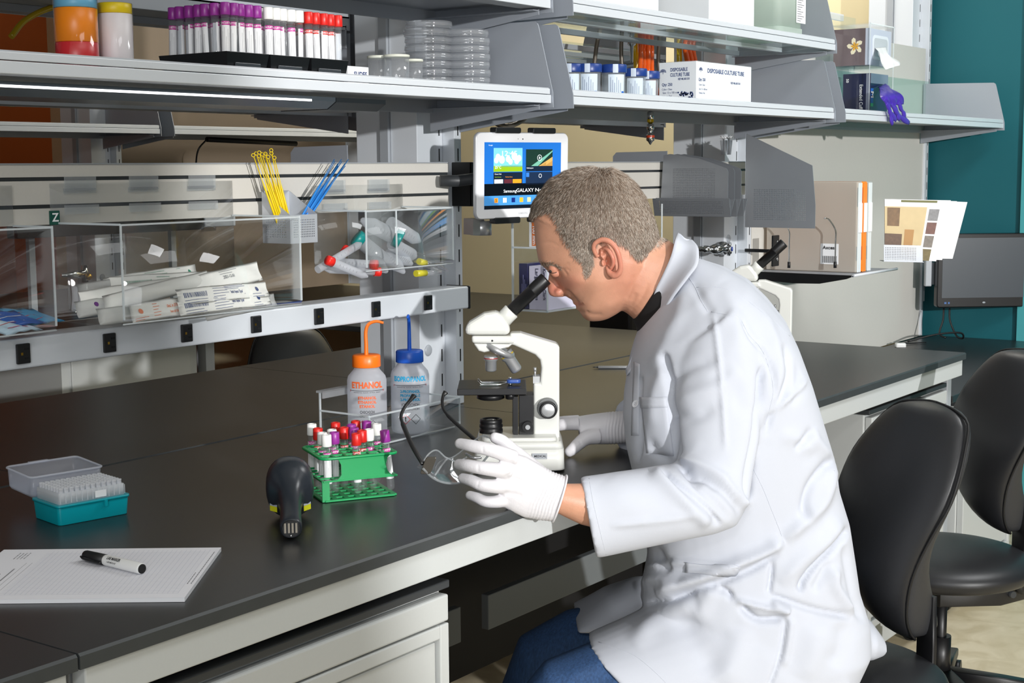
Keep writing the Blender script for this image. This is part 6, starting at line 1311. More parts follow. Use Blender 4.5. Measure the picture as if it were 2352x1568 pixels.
for x0, x1, lb in ((2.89, 3.455, 'grey cabinet of the row across the aisle, seen under the power rail'), (2.30, 2.50, 'dark grey side cabinet at far left across the aisle')):
    t = thing('floor_cabinet', lb, 'cabinet', ((x0 + x1) / 2, 4.1, FZ)); MB().box((x0, 3.835, FZ + .05), (x1, 4.35, ZT - .066)).build('body', cab_paint, t); MB().box((x0 + .035, 3.828, FZ + .08), (x1 - .035, 3.834, ZT - .075)).build('door', cab_paint, t, bevel=.002)
t = thing('partition', 'shade-toned beige back panel of the bench row across the aisle', 'partition', (3.3, 4.47, ZT)); MB().box((3.66, 4.46, ZT + .001), (4.97, 4.48, 2.3)).build('panel', mat('beige_laminate_shaded', rgb(126, 112, 96), .6), t)  # beige laminate darkened so its colour carries the aisle's shade
t = thing('power_rail', 'black power rail of the row across the aisle, seen through the large bin', 'power rail', (3.0, 4.3, 1.08))
a, b_ = at_y(40, 528, 4.2), at_y(470, 530, 4.2); MB().box((a[0], 4.2, a[2] - .03), (b_[0], 4.26, a[2] + .03)).build('housing', mat('rail_black', rgb(14, 14, 16), .2), t, bevel=.003); c = at_y(540, 530, 4.2); MB().box((b_[0], 4.195, a[2] - .022), (c[0], 4.26, a[2] + .026)).build('end_section', silver_dk, t, bevel=.003)
for x in (a[0] + .1, b_[0] - .1): MB().box((x - .012, 4.262, ZT), (x + .012, 4.28, a[2])).build('bracket', silver_dk, t)
t = thing('cable_coil', 'black cable coil lying on the shelf across the aisle', 'cable', tuple(at_y(800, 296, 4.25)))
mb = MB()
for k in range(5): c = at_y(805, 293, 4.28); mb.tube([c + V3(math.cos(a) * (.15 + .012 * k), math.sin(a) * (.08 + .006 * k), .008 + .005 * (k % 3) + .004 * math.sin(3 * a + k)) for a in np.linspace(0, 2 * PI, 33)[:-1]], .005, 7, closed=True)
mb.build('coil', blackpl, t)
t = thing('task_lamp', 'black slim task light with cord under the shelf across the aisle', 'task light', tuple(at_y(560, 322, 4.3)))
a, b_ = at_y(475, 320, 4.25), at_y(680, 330, 4.25); MB().tube([a, b_], .010, 10).build('lamp_bar', blackpl, t); MB().tube(smoothpts([a, at_y(455, 345, 4.25), at_y(450, 385, 4.3), at_y(452, 430, 4.35)]), .0035, 7).build('cord', blackpl, t)
t = thing('gas_valve', 'brass-knobbed chrome valve across the aisle, seen through the large bin', 'valve', tuple(at_y(185, 628, 4.3)))
a = at_y(140, 632, 4.3); b_ = at_y(195, 628, 4.3); MB().tube([a, (a + b_) / 2, b_], [.006, .012, .016], 12).cyl(b_ - V3(0, 0, .03), b_ + V3(0, 0, .03), .012).build('valve_body', chrome, t); MB().ball(b_ + V3(0, -.02, -.01), .013, 12).build('knob', mat('brass', rgb(190, 150, 60), .3, 1), t); MB().cyl(b_ - V3(0, 0, .03), V3(b_[0], b_[1], ZT), .010).build('riser', steel, t)
for x, lb in ((2.398, 'grey side plate on the far side of the left upright, above the slat rail'), (3.80, 'grey side plate on the far side of the right upright, above the slat rail')):
    y1 = at_x(668 if x < 3 else 1408, 345, x)[1]; z1 = at_x(668 if x < 3 else 1408, 338 if x < 3 else 350, x)[2]
    MB_ = MB().prism([(2.16, 1.20), (y1, 1.20), (y1, z1 - .012), (y1 - .012, z1), (2.16, z1 + .002)], x - .001, x + .001, axis=0); o = MB_.build('side_plate', gusset); o.name = 'metal_side_plate'; tag(o, lb, 'side plate')
# ------------------------------------------------------------------ the man
from mathutils.bvhtree import BVHTree
VH, VT = 2.545, 2.54
FARX = V3(.90, .30, 0)
def vring(top, bot, hw, v, n=36, e=2.3, dv=0, far=None):
    """closed ring through two outline pixels, hw wide towards and away from the viewer"""
    A, B_ = at_v(*top, v), at_v(*bot, v + dv); c = (A + B_) / 2; d = (A - B_) / 2; out = []
    for k in range(n):
        a = 2 * PI * k / n; ca, sa = math.cos(a), math.sin(a)
        out.append(c + d * math.copysign(abs(ca) ** (2 / e), ca) + (far if far is not None and sa > 0 else AWAY) * hw * math.copysign(abs(sa) ** (2 / e), sa))
    return np.array(out)
def sring(c, v, r, ax, hw=None, n=28):
    """round ring centred on a pixel at distance v, normal along ax"""
    C_ = at_v(*c, v); ax = ax / np.linalg.norm(ax); u = np.cross(ax, AWAY); u /= np.linalg.norm(u); w_ = np.cross(ax, u); hw = hw or r
    return np.array([C_ + u * math.cos(2 * PI * k / n) * r + w_ * math.sin(2 * PI * k / n) * hw for k in range(n)])
def remesh(mb, vox, it=6, fac=.6):
    me = bpy.data.meshes.new('tmp'); V = np.concatenate(mb.v); me.from_pydata(V.tolist(), [], mb.f); fixn(me)
    o = bpy.data.objects.new('tmp', me); COL.objects.link(o)
    md = o.modifiers.new('r', 'REMESH'); md.mode = 'VOXEL'; md.voxel_size = vox
    if it: ms = o.modifiers.new('s', 'SMOOTH'); ms.iterations = it; ms.factor = fac
    dg = bpy.context.evaluated_depsgraph_get(); dg.update(); ev = o.evaluated_get(dg); m2 = ev.to_mesh()
    V = np.zeros(len(m2.vertices) * 3); m2.vertices.foreach_get('co', V); V = V.reshape(-1, 3); N = np.zeros(len(V) * 3); m2.vertices.foreach_get('normal', N); N = N.reshape(-1, 3)
    F = [tuple(p.vertices) for p in m2.polygons]; ev.to_mesh_clear(); bpy.data.objects.remove(o); bpy.data.meshes.remove(me)
    return V, N, F
def vnormals(V, F):
    F4 = np.array([f if len(f) == 4 else (*f, f[-1]) for f in F]); n = np.cross(V[F4[:, 2]] - V[F4[:, 0]], V[F4[:, 3]] - V[F4[:, 1]]); N = np.zeros_like(V)
    for k in range(4): np.add.at(N, F4[:, k], n)
    return N / (np.linalg.norm(N, axis=1)[:, None] + 1e-12)
def relax(V, F, w_, it=3):
    """weighted smoothing"""
    F4 = np.array([f for f in F if len(f) == 4])
    for _ in range(it):
        S_ = np.zeros_like(V); c = np.zeros(len(V))
        for k in range(4): np.add.at(S_, F4[:, k], V[F4[:, (k + 1) % 4]]); np.add.at(S_, F4[:, k], V[F4[:, k - 1]]); np.add.at(c, F4[:, k], 2)
        c[c == 0] = 1; V = V + (S_ / c[:, None] - V) * (w_ * .5)[:, None]
    return V
def pline(P, poly):
    """distance from each pixel to a pixel polyline, the fraction along it, and the signed side"""
    poly = np.array(poly, float); best = np.full(len(P), 1e9); frac = np.zeros(len(P)); side = np.zeros(len(P)); n = len(poly) - 1
    for i in range(n):
        a, b = poly[i], poly[i + 1]; d = b - a; L2 = (d ** 2).sum(); t = np.clip(((P - a) @ d) / L2, 0, 1); q = a + t[:, None] * d; dd = np.linalg.norm(P - q, axis=1)
        m = dd < best; best[m] = dd[m]; frac[m] = (i + t[m]) / n; side[m] = np.sign(d[0] * (P[m, 1] - a[1]) - d[1] * (P[m, 0] - a[0]))
    return best, frac, side
def crease(V, N, PX, mask, poly, amp, wd, sharp=0.0, ends=.15):
    d, f, s = pline(PX, smooth2(poly)); tap = np.clip(f / ends, 0, 1) * np.clip((1 - f) / ends, 0, 1) if ends > 0 else 1
    tap = np.minimum(1, tap) ** .7
    if sharp: prof_ = np.exp(-(d / wd) ** 2) * (s > 0) + np.exp(-(d / (wd * (1 - sharp))) ** 2) * (s <= 0)
    else: prof_ = np.exp(-(d / wd) ** 2)
    return V + N * (amp * prof_ * tap * mask)[:, None]
def smooth2(poly):
    return smoothpts([(a, b, 0) for a, b in poly], 5)[:, :2]
def mesh_obj(name, V, F, m, parent, smooth=True):
    mb = MB(); mb.add(V, F, smooth); mb.fix = False; return mb.build(name, m, parent)
def bvh(V, F): return BVHTree.FromPolygons([tuple(v) for v in V], F)
def hit(tree, px, py, off=.001):
    r = ray(px, py); h = tree.ray_cast(Vector(CAM), Vector(r))
    if h[0] is None: return None
    n = np.array(h[1]); n = -n if np.dot(n, r) > 0 else n
    return np.array(h[0]) + n * off
person = thing('person', 'grey-haired man in a white lab coat and white gloves bending over the microscope', 'person', tuple(at_v(1780, 1500, VT) * V3(1, 1, 0) + V3(0, 0, FZ)))
# --- head
prof_out = [(1213, 489), (1226, 456), (1245, 431), (1270, 406), (1305, 391), (1336, 384), (1368, 382), (1400, 384), (1426, 395), (1454, 414), (1478, 441), (1493, 466), (1507, 497), (1517, 528), (1519, 552), (1508, 588), (1492, 630), (1468, 672), (1440, 704), (1414, 722), (1396, 732), (1379, 737), (1354, 738), (1341, 731), (1334, 721), (1330, 713), (1322, 706), (1326, 700), (1315, 695), (1317, 688), (1304, 684), (1297, 677), (1291, 668), (1282, 652), (1270, 636), (1258, 622), (1246, 611), (1237, 601), (1233, 580), (1229, 555), (1227, 525), (1226, 505)]
skin_in = 7  # hair thickness on the skull, pixels
HC = np.array([1385.0, 580.0])
PO = np.array(prof_out, float)
def resample(P, n):
    P = np.vstack([P, P[:1]]); s = np.r_[0, np.cumsum(np.linalg.norm(np.diff(P, axis=0), axis=1))]; t = np.linspace(0, s[-1], n + 1)[:-1]; return np.stack([np.interp(t, s, P[:, 0]), np.interp(t, s, P[:, 1])], 1)
PR = resample(PO, 220)
for _ in range(2): PR = PR * .5 + (np.roll(PR, 1, 0) + np.roll(PR, -1, 0)) * .25
ang = PR - HC
isk = (PR[:, 1] < 500) | (PR[:, 0] > 1500)
rl = np.linalg.norm(ang, axis=1)[:, None]; PR = HC + ang * (1 - skin_in * isk[:, None] / rl)
mb = MB(); rows = []
M_ = 44; W0 = .0765
for j in range(M_ + 1):
    ph = -PI / 2 + PI * j / M_; cs = max(math.cos(ph), 0) ** .62; sn = math.sin(ph)
    row = []
    for p in PR:
        q = HC + (p - HC) * cs; P3 = at_v(q[0], q[1], VH)
        # narrower face and jaw, wider skull behind the ears
        fx = (1330 - q[0]) / 110; fy = (q[1] - 640) / 90
        wsc = 1 - .30 * np.clip(fx, 0, 1) ** 1.2 - .26 * np.clip(fy, 0, 1) ** 1.1
        row.append(P3 + AWAY * W0 * sn * wsc)
    rows.append(row)
mb.loft(rows, cap=False)
# nose
nz = [((1262, 622), (1279, 642), .007), ((1259, 640), (1290, 660), .0105), ((1257, 657), (1297, 676), .0135), ((1258, 668), (1296, 680), .016), ((1262, 677), (1292, 682), .0145), ((1270, 681), (1290, 681), .009)]
mb.loft([vring(a, b, h, VH, 20, 2.0) for a, b, h in nz])
for sg in (-1, 1): mb.ball(at_v(1283, 671, VH + sg * .0125), (.0085, .0085, .0075), 14)
# lips and chin
for sg in (-1, 1): mb.ball(at_v(1330, 695, VH + sg * .011), (.008, .013, .0055), 12); mb.ball(at_v(1336, 707, VH + sg * .009), (.008, .012, .0055), 12)
# neck
mb.loft([vring(a, b, h, v) for a, b, h, v in (((1470, 520), (1375, 680), .058, VH), ((1506, 540), (1412, 704), .060, VH), ((1538, 553), (1440, 719), .061, VH), ((1566, 574), (1462, 738), .066, VH), ((1600, 610), (1480, 770), .078, VH), ((1660, 680), (1500, 850), .12, VT), ((1760, 800), (1480, 960), .12, 2.48), ((1850, 1000), (1510, 1060), .10, 2.47), ((1890, 1250), (1530, 1280), .10, 2.46), ((1930, 1420), (1560, 1460), .11, 2.46))])
# left arm down to the wrist
ARM = [((1640, 780), 2.43, .045), ((1645, 960), 2.36, .036), ((1640, 1080), 2.31, .034), ((1615, 1135), 2.29, .034), ((1560, 1155), 2.275, .034), ((1480, 1168), 2.245, .034), ((1400, 1168), 2.222, .033), ((1345, 1157), 2.21, .0325), ((1296, 1146), 2.198, .0245), ((1250, 1135), 2.192, .018)]
cs_ = [at_v(*c, v) for c, v, r in ARM]
def chain(mb, pts, radii, n=24, flat=None, up=None): return mb.tube(smoothpts(pts, 4), list(np.interp(np.linspace(0, len(pts) - 1, 4 * (len(pts) - 1) + 1), range(len(pts)), radii)), n, flat=flat, up=up)
chain(mb, cs_, [r for _, _, r in ARM])
V, N, F = remesh(mb, .0022, 5, .5)
PX = to_px(V)[:, :2]; lat = (V @ AWAY) - VH; near = np.clip(-lat / .03, 0, 1); facec = np.clip(np.abs(lat) / .02, 0, 1)
def gb(px, py, rx, ry=None, rot=0):
    ry = ry or rx; d = PX - np.array([px, py]); c, s = math.cos(rot), math.sin(rot); x = d[:, 0] * c + d[:, 1] * s; y = -d[:, 0] * s + d[:, 1] * c
    return np.exp(-(x / rx) ** 2 - (y / ry) ** 2)
sideN = np.sign(lat)[:, None] * AWAY[None]
def push(amount, w_): 
    global V
    V = V + sideN * (amount * w_ * facec)[:, None]
push(-.0075, gb(1272, 621, 13, 8, .5)); push(-.004, gb(1265, 640, 10, 14)); push(.0030, gb(1258, 606, 18, 6, .55)); push(.004, gb(1312, 640, 26, 16, .4)); push(-.003, gb(1268, 570, 26, 30)); push(-.003, gb(1345, 675, 26, 20)); push(.003, gb(1395, 705, 40, 14, -.35)); push(-.003, gb(1420, 660, 24, 30))
push(.002, gb(1290, 655, 9, 9))
for poly, a, w_ in (([(1296, 664), (1310, 676), (1322, 690), (1330, 700)], -.003, 4), ([(1330, 712), (1340, 718), (1352, 716)], -.0012, 4), ([(1440, 690), (1452, 660), (1456, 630)], -.001, 4), ([(1290, 612), (1300, 606), (1308, 604)], -.0008, 2.4), ([(1292, 618), (1302, 618), (1310, 622)], -.0008, 2.4), ([(1236, 560), (1262, 556), (1286, 566)], -.0006, 3), ([(1283, 613), (1296, 622), (1304, 634)], -.0011, 3.0), ([(1262, 612), (1276, 615), (1288, 623)], -.0016, 2.6), ([(1266, 624), (1278, 630), (1290, 634)], -.0012, 3), ([(1345, 715), (1362, 722), (1385, 722)], -.0012, 5), ([(1432, 715), (1450, 700), (1462, 672)], -.0018, 6), ([(1445, 720), (1470, 690), (1490, 650)], -.0012, 5), ([(1325, 703), (1334, 700), (1340, 697)], -.0022, 2.2)):
    V = crease(V, N, PX, facec * (np.abs(lat) > .008), poly, a, w_)
N = vnormals(V, F); N = N if (N * (V - V.mean(0))).sum() > 0 else -N
HV, HN, HF = V.copy(), N.copy(), F
headtree = bvh(V, F)
# skin tint: redder ear, nose, lips and cheeks
tint = np.clip(.6 * gb(1270, 665, 24, 22) + .35 * gb(1310, 650, 30, 24) + .5 * gb(1328, 699, 12, 6) + .25 * gb(1440, 640, 50, 60), 0, 1) * (PX[:, 0] < 1560)
def skin_mat():
    m, nt, p = _base('skin'); Nn = nt.nodes; L = nt.links
    at = Nn.new('ShaderNodeAttribute'); at.attribute_name = 'tint'; mx = Nn.new('ShaderNodeMixRGB'); mx.inputs[1].default_value = (*rgb(208, 154, 126), 1); mx.inputs[2].default_value = (*rgb(206, 116, 98), 1); L.new(at.outputs['Fac'], mx.inputs[0])
    tc = Nn.new('ShaderNodeTexCoord'); n = Nn.new('ShaderNodeTexNoise'); n.inputs['Scale'].default_value = 60; n.inputs['Detail'].default_value = 6; L.new(tc.outputs['Object'], n.inputs[0])
    mr = Nn.new('ShaderNodeMapRange'); mr.inputs[3].default_value = .86; mr.inputs[4].default_value = 1.1; L.new(n.outputs['Fac'], mr.inputs[0]); m2 = Nn.new('ShaderNodeMixRGB'); m2.blend_type = 'MULTIPLY'; m2.inputs[0].default_value = 1; a2 = Nn.new('ShaderNodeAttribute'); a2.attribute_name = 'scalp'; m3 = Nn.new('ShaderNodeMixRGB'); m3.inputs[2].default_value = (*rgb(132, 110, 94), 1); L.new(a2.outputs['Fac'], m3.inputs[0]); L.new(mx.outputs[0], m3.inputs[1]); L.new(m3.outputs[0], m2.inputs[1]); L.new(mr.outputs[0], m2.inputs[2]); L.new(m2.outputs[0], p.inputs['Base Color'])
    n2 = Nn.new('ShaderNodeTexNoise'); n2.inputs['Scale'].default_value = 420; n2.inputs['Detail'].default_value = 4; L.new(tc.outputs['Object'], n2.inputs[0]); b = Nn.new('ShaderNodeBump'); b.inputs['Strength'].default_value = .25; b.inputs['Distance'].default_value = .001; L.new(n2.outputs['Fac'], b.inputs['Height']); L.new(b.outputs[0], p.inputs['Normal'])
    p.inputs['Roughness'].default_value = .45; p.inputs['Subsurface Weight'].default_value = .12; p.inputs['Subsurface Radius'].default_value = (.9, .35, .2); p.inputs['Subsurface Scale'].default_value = .006; return m
skin = skin_mat()
def settint(o, t): a = o.data.attributes.new('tint', 'FLOAT', 'POINT'); a.data.foreach_set('value', np.asarray(t, float))
body = mesh_obj('body', V, F, skin, person); settint(body, tint)
# --- ears
def ear(sg):
    v0 = VH + sg * .0745; c = HC
    def E(px, py, o): return at_v(px, py, v0 + sg * o)
    mb = MB()
    helix = [(1372, 590), (1364, 574), (1366, 560), (1380, 551), (1396, 553), (1410, 564), (1419, 580), (1424, 600), (1425, 616), (1420, 628), (1410, 632), (1400, 626), (1394, 612)]
    ho = [.004, .010, .014, .018, .022, .025, .026, .024, .021, .017, .013, .009, .006]
    hr = [.0030, .0036, .0040, .0044, .0048, .0048, .0046, .0044, .0046, .0056, .0064, .005, .003]
    chain(mb, [E(a, b, o) for (a, b), o in zip(helix, ho)], hr, 12)
    mb.loft([[E(*p, o) for p in ring_] for ring_, o in (([(1372, 592), (1372, 568), (1392, 560), (1408, 572), (1416, 600), (1412, 622), (1396, 622), (1386, 606)], -.010), ([(1376, 590), (1378, 572), (1392, 564), (1405, 576), (1413, 600), (1408, 620), (1398, 618), (1390, 604)], .006), ([(1380, 588), (1382, 576), (1392, 570), (1402, 580), (1409, 600), (1405, 614), (1398, 612), (1392, 602)], .013))])
    chain(mb, [E(a, b, o) for (a, b), o in (((1386, 570), .010), ((1398, 576), .017), ((1407, 592), .019), ((1408, 606), .016), ((1402, 616), .012))], [.002, .0036, .0040, .0038, .003], 10)
    mb.ball(E(1386, 604, .006), (.0045, .0045, .006), 12)
    V, N, F = remesh(mb, .0011, 3, .5); P = to_px(V)[:, :2]; l = sg * ((V @ AWAY) - v0)
    g = lambda x, y, a, b: np.exp(-((P[:, 0] - x) / a) ** 2 - ((P[:, 1] - y) / b) ** 2)
    V = V - AWAY * (sg * (.012 * g(1394, 600, 6, 9) + .006 * g(1384, 580, 5, 6)) * (l > 0))[:, None]
    o = mesh_obj('ear', V, F, skin, person); settint(o, np.clip(.38 + .3 * g(1415, 590, 16, 40), 0, 1)); return V, F
earV, earF = ear(-1); ear(1)
# --- eye, brow
for sg in (-1, 1):
    c = at_v(1273, 619, VH + sg * .033); MB().ball(c, .0098, 20).build('eyeball', mat('eye_white', rgb(190, 172, 160), .2), person)
    mb = MB(); mb.ball(c + V3(0, 0, .0022) + RIGHT * .0005 + AWAY * sg * .0006, .0108, 24); mb.ball(c - V3(0, 0, .0052) + RIGHT * .002 + AWAY * sg * .0002, (.0096, .0096, .0082), 20)
    chain(mb, [at_v(x, y, VH + sg * o) for x, y, o in ((1255, 609, .022), (1266, 609, .034), (1278, 612, .041), (1290, 620, .044))], [.003, .0042, .0044, .003], 10)
    V_, N_, F_ = remesh(mb, .0011, 3); o = mesh_obj('eyelid', V_, F_, skin, person); settint(o, np.full(len(V_), .35))
    MB().ball(at_v(1265, 622.5, VH + sg * .0398), (.0030, .0030, .0024), 12).build('iris', mat('iris_grey', rgb(46, 44, 42), .12), person)
    MB().tube(smoothpts([at_v(x, y, VH + sg * o) for x, y, o in ((1258, 623, .036), (1264, 626, .0405), (1271, 627, .0435), (1279, 625, .0445))]), .0006, 6).build('lashes', mat('lash_brown', rgb(60, 44, 36), .6), person)
# --- hair
hair_poly = [(1205, 470), (1226, 440), (1260, 395), (1310, 372), (1400, 366), (1470, 410), (1510, 470), (1535, 530), (1527, 545), (1508, 556), (1480, 578), (1462, 588), (1450, 584), (1440, 572), (1430, 560), (1416, 553), (1400, 545), (1384, 543), (1368, 548), (1358, 562), (1356, 580), (1360, 598), (1352, 618), (1344, 632), (1337, 628), (1334, 606), (1330, 594), (1320, 585), (1306, 566), (1294, 548), (1284, 528), (1279, 508), (1272, 494), (1262, 487), (1245, 486), (1230, 492), (1213, 500)]
def inpoly(P, poly):
    poly = np.array(poly, float); x, y = P[:, 0], P[:, 1]; c = np.zeros(len(P), bool); j = len(poly) - 1
    for i in range(len(poly)):
        a, b = poly[i], poly[j]; m = ((a[1] > y) != (b[1] > y)) & (x < (b[0] - a[0]) * (y - a[1]) / (b[1] - a[1] + 1e-12) + a[0]); c ^= m; j = i
    return c
latc = (HV @ AWAY) - VH
def side_px(P3):
    """pixel of a head point as if it lay on the middle plane"""
    l = (P3 @ AWAY) - VH; return to_px(P3 - AWAY[None] * l[:, None])[:, :2]
F4 = np.array([f for f in HF if len(f) == 4]); cen = HV[F4].mean(1); area = np.linalg.norm(np.cross(HV[F4[:, 2]] - HV[F4[:, 0]], HV[F4[:, 3]] - HV[F4[:, 1]]), axis=1) / 2
sp = side_px(cen); lc = np.abs((cen @ AWAY) - VH)
okf = inpoly(sp, hair_poly) & (sp[:, 0] < 1540) & (sp[:, 1] < 640)
front_edge = (sp[:, 0] < 1262) & (sp[:, 1] > 470) ; okf &= ~(front_edge & (lc > .045))
idx = np.where(okf)[0]; pr = area[idx] / area[idx].sum(); NS = 46000
pick = RNG.choice(idx, NS, p=pr); uu = RNG.random((NS, 2, 1)); q4 = HV[F4[pick]]
root = (q4[:, 0] * (1 - uu[:, 0]) + q4[:, 1] * uu[:, 0]) * (1 - uu[:, 1]) + (q4[:, 3] * (1 - uu[:, 0]) + q4[:, 2] * uu[:, 0]) * uu[:, 1]
nn = np.cross(q4[:, 2] - q4[:, 0], q4[:, 3] - q4[:, 1]); nn /= np.linalg.norm(nn, axis=1)[:, None] + 1e-12; cc = at_v(1370, 560, VH); nn *= np.sign((nn * (root - cc)).sum(1))[:, None]
crown = at_v(1382, 388, VH); flow = root - crown; flow /= np.linalg.norm(flow, axis=1)[:, None]
rp = side_px(root); fr = np.clip((1330 - rp[:, 0]) / 60, 0, 1)[:, None]; bk = np.clip((rp[:, 0] - 1400) / 90, 0, 1)[:, None]
flow = flow * (1 - .35 * fr) + (-RIGHT * .8 - V3(0, 0, .2)) * fr * .35 + (RIGHT * .15 - V3(0, 0, .6)) * bk * .6 + RNG.normal(0, .15, (NS, 3))
tan = flow - nn * (flow * nn).sum(1)[:, None]; tan /= np.linalg.norm(tan, axis=1)[:, None] + 1e-9
top = np.clip((480 - rp[:, 1]) / 90, 0, 1); Lh = (.0105 + .007 * top + .004 * np.clip((1290 - rp[:, 0]) / 60, 0, 1)) * RNG.uniform(.65, 1.2, NS); Lh *= np.where((rp[:, 1] > 588) & (rp[:, 0] < 1370), .7, 1)
lift = (.30 + .25 * top) * RNG.uniform(.6, 1.3, NS)
root = root - nn * .0008
mid = root + tan * (Lh * .5)[:, None] + nn * (Lh * lift * .55)[:, None]; tipp = root + tan * Lh[:, None] + nn * (Lh * lift * .75)[:, None] + V3(0, 0, -1) * (Lh * .08)[:, None]
sdv = np.cross(tan, nn); R0 = .0003
def strands(name, root, mid, tip, sdv, nn, mats, cols):
    n = len(root); Vs = np.zeros((n, 7, 3)); a3 = [0, 2.094, 4.189]
    for k, a in enumerate(a3):
        off = sdv * math.cos(a) + nn * math.sin(a); Vs[:, k] = root + off * R0; Vs[:, 3 + k] = mid + off * R0 * .8
    Vs[:, 6] = tip; base = np.arange(n)[:, None] * 7; quads = np.array([(0, 1, 4, 3), (1, 2, 5, 4), (2, 0, 3, 5)]); tris = np.array([(3, 4, 6), (4, 5, 6), (5, 3, 6)])
    FQ = (base[:, None] + quads[None]).reshape(-1, 4); FT = (base[:, None] + tris[None]).reshape(-1, 3)
    me = bpy.data.meshes.new(name); X = _XF[person.name].inverted(); P = xf(X, Vs.reshape(-1, 3))
    me.vertices.add(len(P)); me.vertices.foreach_set('co', P.ravel()); nl = len(FQ) * 4 + len(FT) * 3; me.loops.add(nl); me.loops.foreach_set('vertex_index', np.r_[FQ.ravel(), FT.ravel()])
    me.polygons.add(len(FQ) + len(FT)); st = np.r_[np.arange(len(FQ)) * 4, len(FQ) * 4 + np.arange(len(FT)) * 3]; me.polygons.foreach_set('loop_start', st)
    me.polygons.foreach_set('material_index', np.r_[np.repeat(cols, 3), np.repeat(cols, 3)]); me.polygons.foreach_set('use_smooth', np.ones(len(st), bool))
    for m in mats: me.materials.append(m)
    me.update(calc_edges=True); me.validate(); o = bpy.data.objects.new(name, me); COL.objects.link(o); o.parent = person; return o
hm = [mat('hair_grey', rgb(184, 167, 152), .45), mat('hair_brown', rgb(140, 119, 100), .45), mat('hair_silver', rgb(208, 197, 184), .4), mat('hair_dark', rgb(122, 104, 88), .45)]
fwhite = np.clip((rp[:, 1] - 430) / 150, 0, 1) * .35 + .18; u_ = RNG.random(NS); cols = np.where(u_ < fwhite, 2, np.where(u_ < fwhite + .38, 0, np.where(u_ < .88, 1, 3))).astype(int); cols = np.where((rp[:, 0] < 1360) & (rp[:, 1] > 560), np.where(u_ < .6, 2, 0), cols)
strands('hair', root, mid, tipp, sdv, nn, hm, cols)
# scalp tone under the hair
okv = inpoly(side_px(HV), hair_poly) & (side_px(HV)[:, 0] < 1540); a = body.data.attributes.new('scalp', 'FLOAT', 'POINT'); a.data.foreach_set('value', relax(np.repeat(okv.astype(float)[:, None], 3, 1), HF, np.ones(len(HV)), 4)[:, 0])
# eyebrow
nb = 260; t_ = RNG.random(nb); ex = 1240 + 46 * t_; ey = 604 + 3 * t_ + 8 * t_ ** 2 + RNG.normal(0, 2.0, nb)
br, bn = [], []
for a, b in zip(ex, ey):
    h = headtree.ray_cast(Vector(CAM), Vector(ray(a, b)))
    if h[0] is not None and abs(np.dot(np.array(h[0]), AWAY) - VH) < .09: br.append(np.array(h[0])); n = np.array(h[1]); bn.append(-n if np.dot(n, ray(a, b)) > 0 else n)
br, bn = np.array(br), np.array(bn); td = (RIGHT * .8 + V3(0, 0, .35)) + RNG.normal(0, .25, (len(br), 3)); td -= bn * (td * bn).sum(1)[:, None]; td /= np.linalg.norm(td, axis=1)[:, None]
strands('eyebrow', br, br + td * .004 + bn * .0012, br + td * .008 + bn * .0018, np.cross(td, bn), bn, hm, RNG.choice([0, 1, 3], len(br)))
# --- black shirt at the neck
mb = MB().loft([vring(a, b, h, VH, e=2.2) for a, b, h in (((1551, 567), (1452, 733), .0665), ((1566, 580), (1460, 747), .075), ((1600, 630), (1470, 790), .095), ((1640, 680), (1480, 850), .11))])
Vb, Nb, Fb = remesh(mb, .0028, 4); mesh_obj('shirt', Vb, Fb, mat('shirt_black', rgb(14, 14, 16), .8), person)
# --- trousers
jean = mat('denim', rgb(48, 78, 120), .8, noise=.7, nscale=260, bump=.4, bscale=700, stretch=(1, 1, .25))
mb = MB()
def leg(pts): mb.loft([sring(c, v, r, ax) for c, v, r, ax in pts])
Rn = -RIGHT
leg([((1860, 1520), 2.47, .105, Rn), ((1700, 1545), 2.44, .105, Rn), ((1520, 1570), 2.40, .098, Rn), ((1390, 1592), 2.37, .090, Rn - V3(0, 0, .2)), ((1290, 1618), 2.34, .078, Rn - V3(0, 0, .4)), ((1245, 1665), 2.33, .066, Rn * .4 - V3(0, 0, 1)), ((1245, 1760), 2.33, .060, V3(0, 0, -1)), ((1270, 1900), 2.34, .055, V3(0, 0, -1))])
leg([((1840, 1480), 2.62, .10, Rn), ((1640, 1475), 2.66, .098, Rn), ((1460, 1480), 2.70, .090, Rn), ((1330, 1492), 2.72, .080, Rn - V3(0, 0, .3)), ((1240, 1530), 2.73, .070, Rn - V3(0, 0, .7)), ((1215, 1600), 2.73, .062, V3(0, 0, -1)), ((1225, 1850), 2.73, .052, V3(0, 0, -1))])
Vj, Nj, Fj = remesh(mb, .006, 6); Pj = to_px(Vj)[:, :2]
for poly, a, w_ in (([(1420, 1568), (1470, 1545), (1520, 1540)], -.006, 10), ([(1380, 1590), (1440, 1560), (1500, 1552)], .005, 12), ([(1300, 1560), (1360, 1530), (1420, 1510)], .003, 16)): Vj = crease(Vj, vnormals(Vj, Fj), Pj, np.ones(len(Vj)), poly, a, w_)
mesh_obj('jeans', Vj, Fj, jean, person)
for px, v in ((1268, 2.34), (1225, 2.73)):
    a = at_v(px, 1900, v); MB().loft([np.array([a * V3(1, 1, 0) - RIGHT * (s_ * .26 - .08) + AWAY * p * w_ + V3(0, 0, max(FZ + .002, FZ + .002 + (q + 1) * h)) for p, q in [(math.cos(t), math.sin(t)) for t in np.linspace(0, 2 * PI, 17)[:-1]]]) for s_, w_, h in ((0, .02, .03), (.06, .034, .045), (.35, .038, .05), (.6, .045, .032), (.85, .045, .026), (1, .025, .016))]).build('shoe', mat('shoe_black', rgb(24, 22, 22), .5), person)
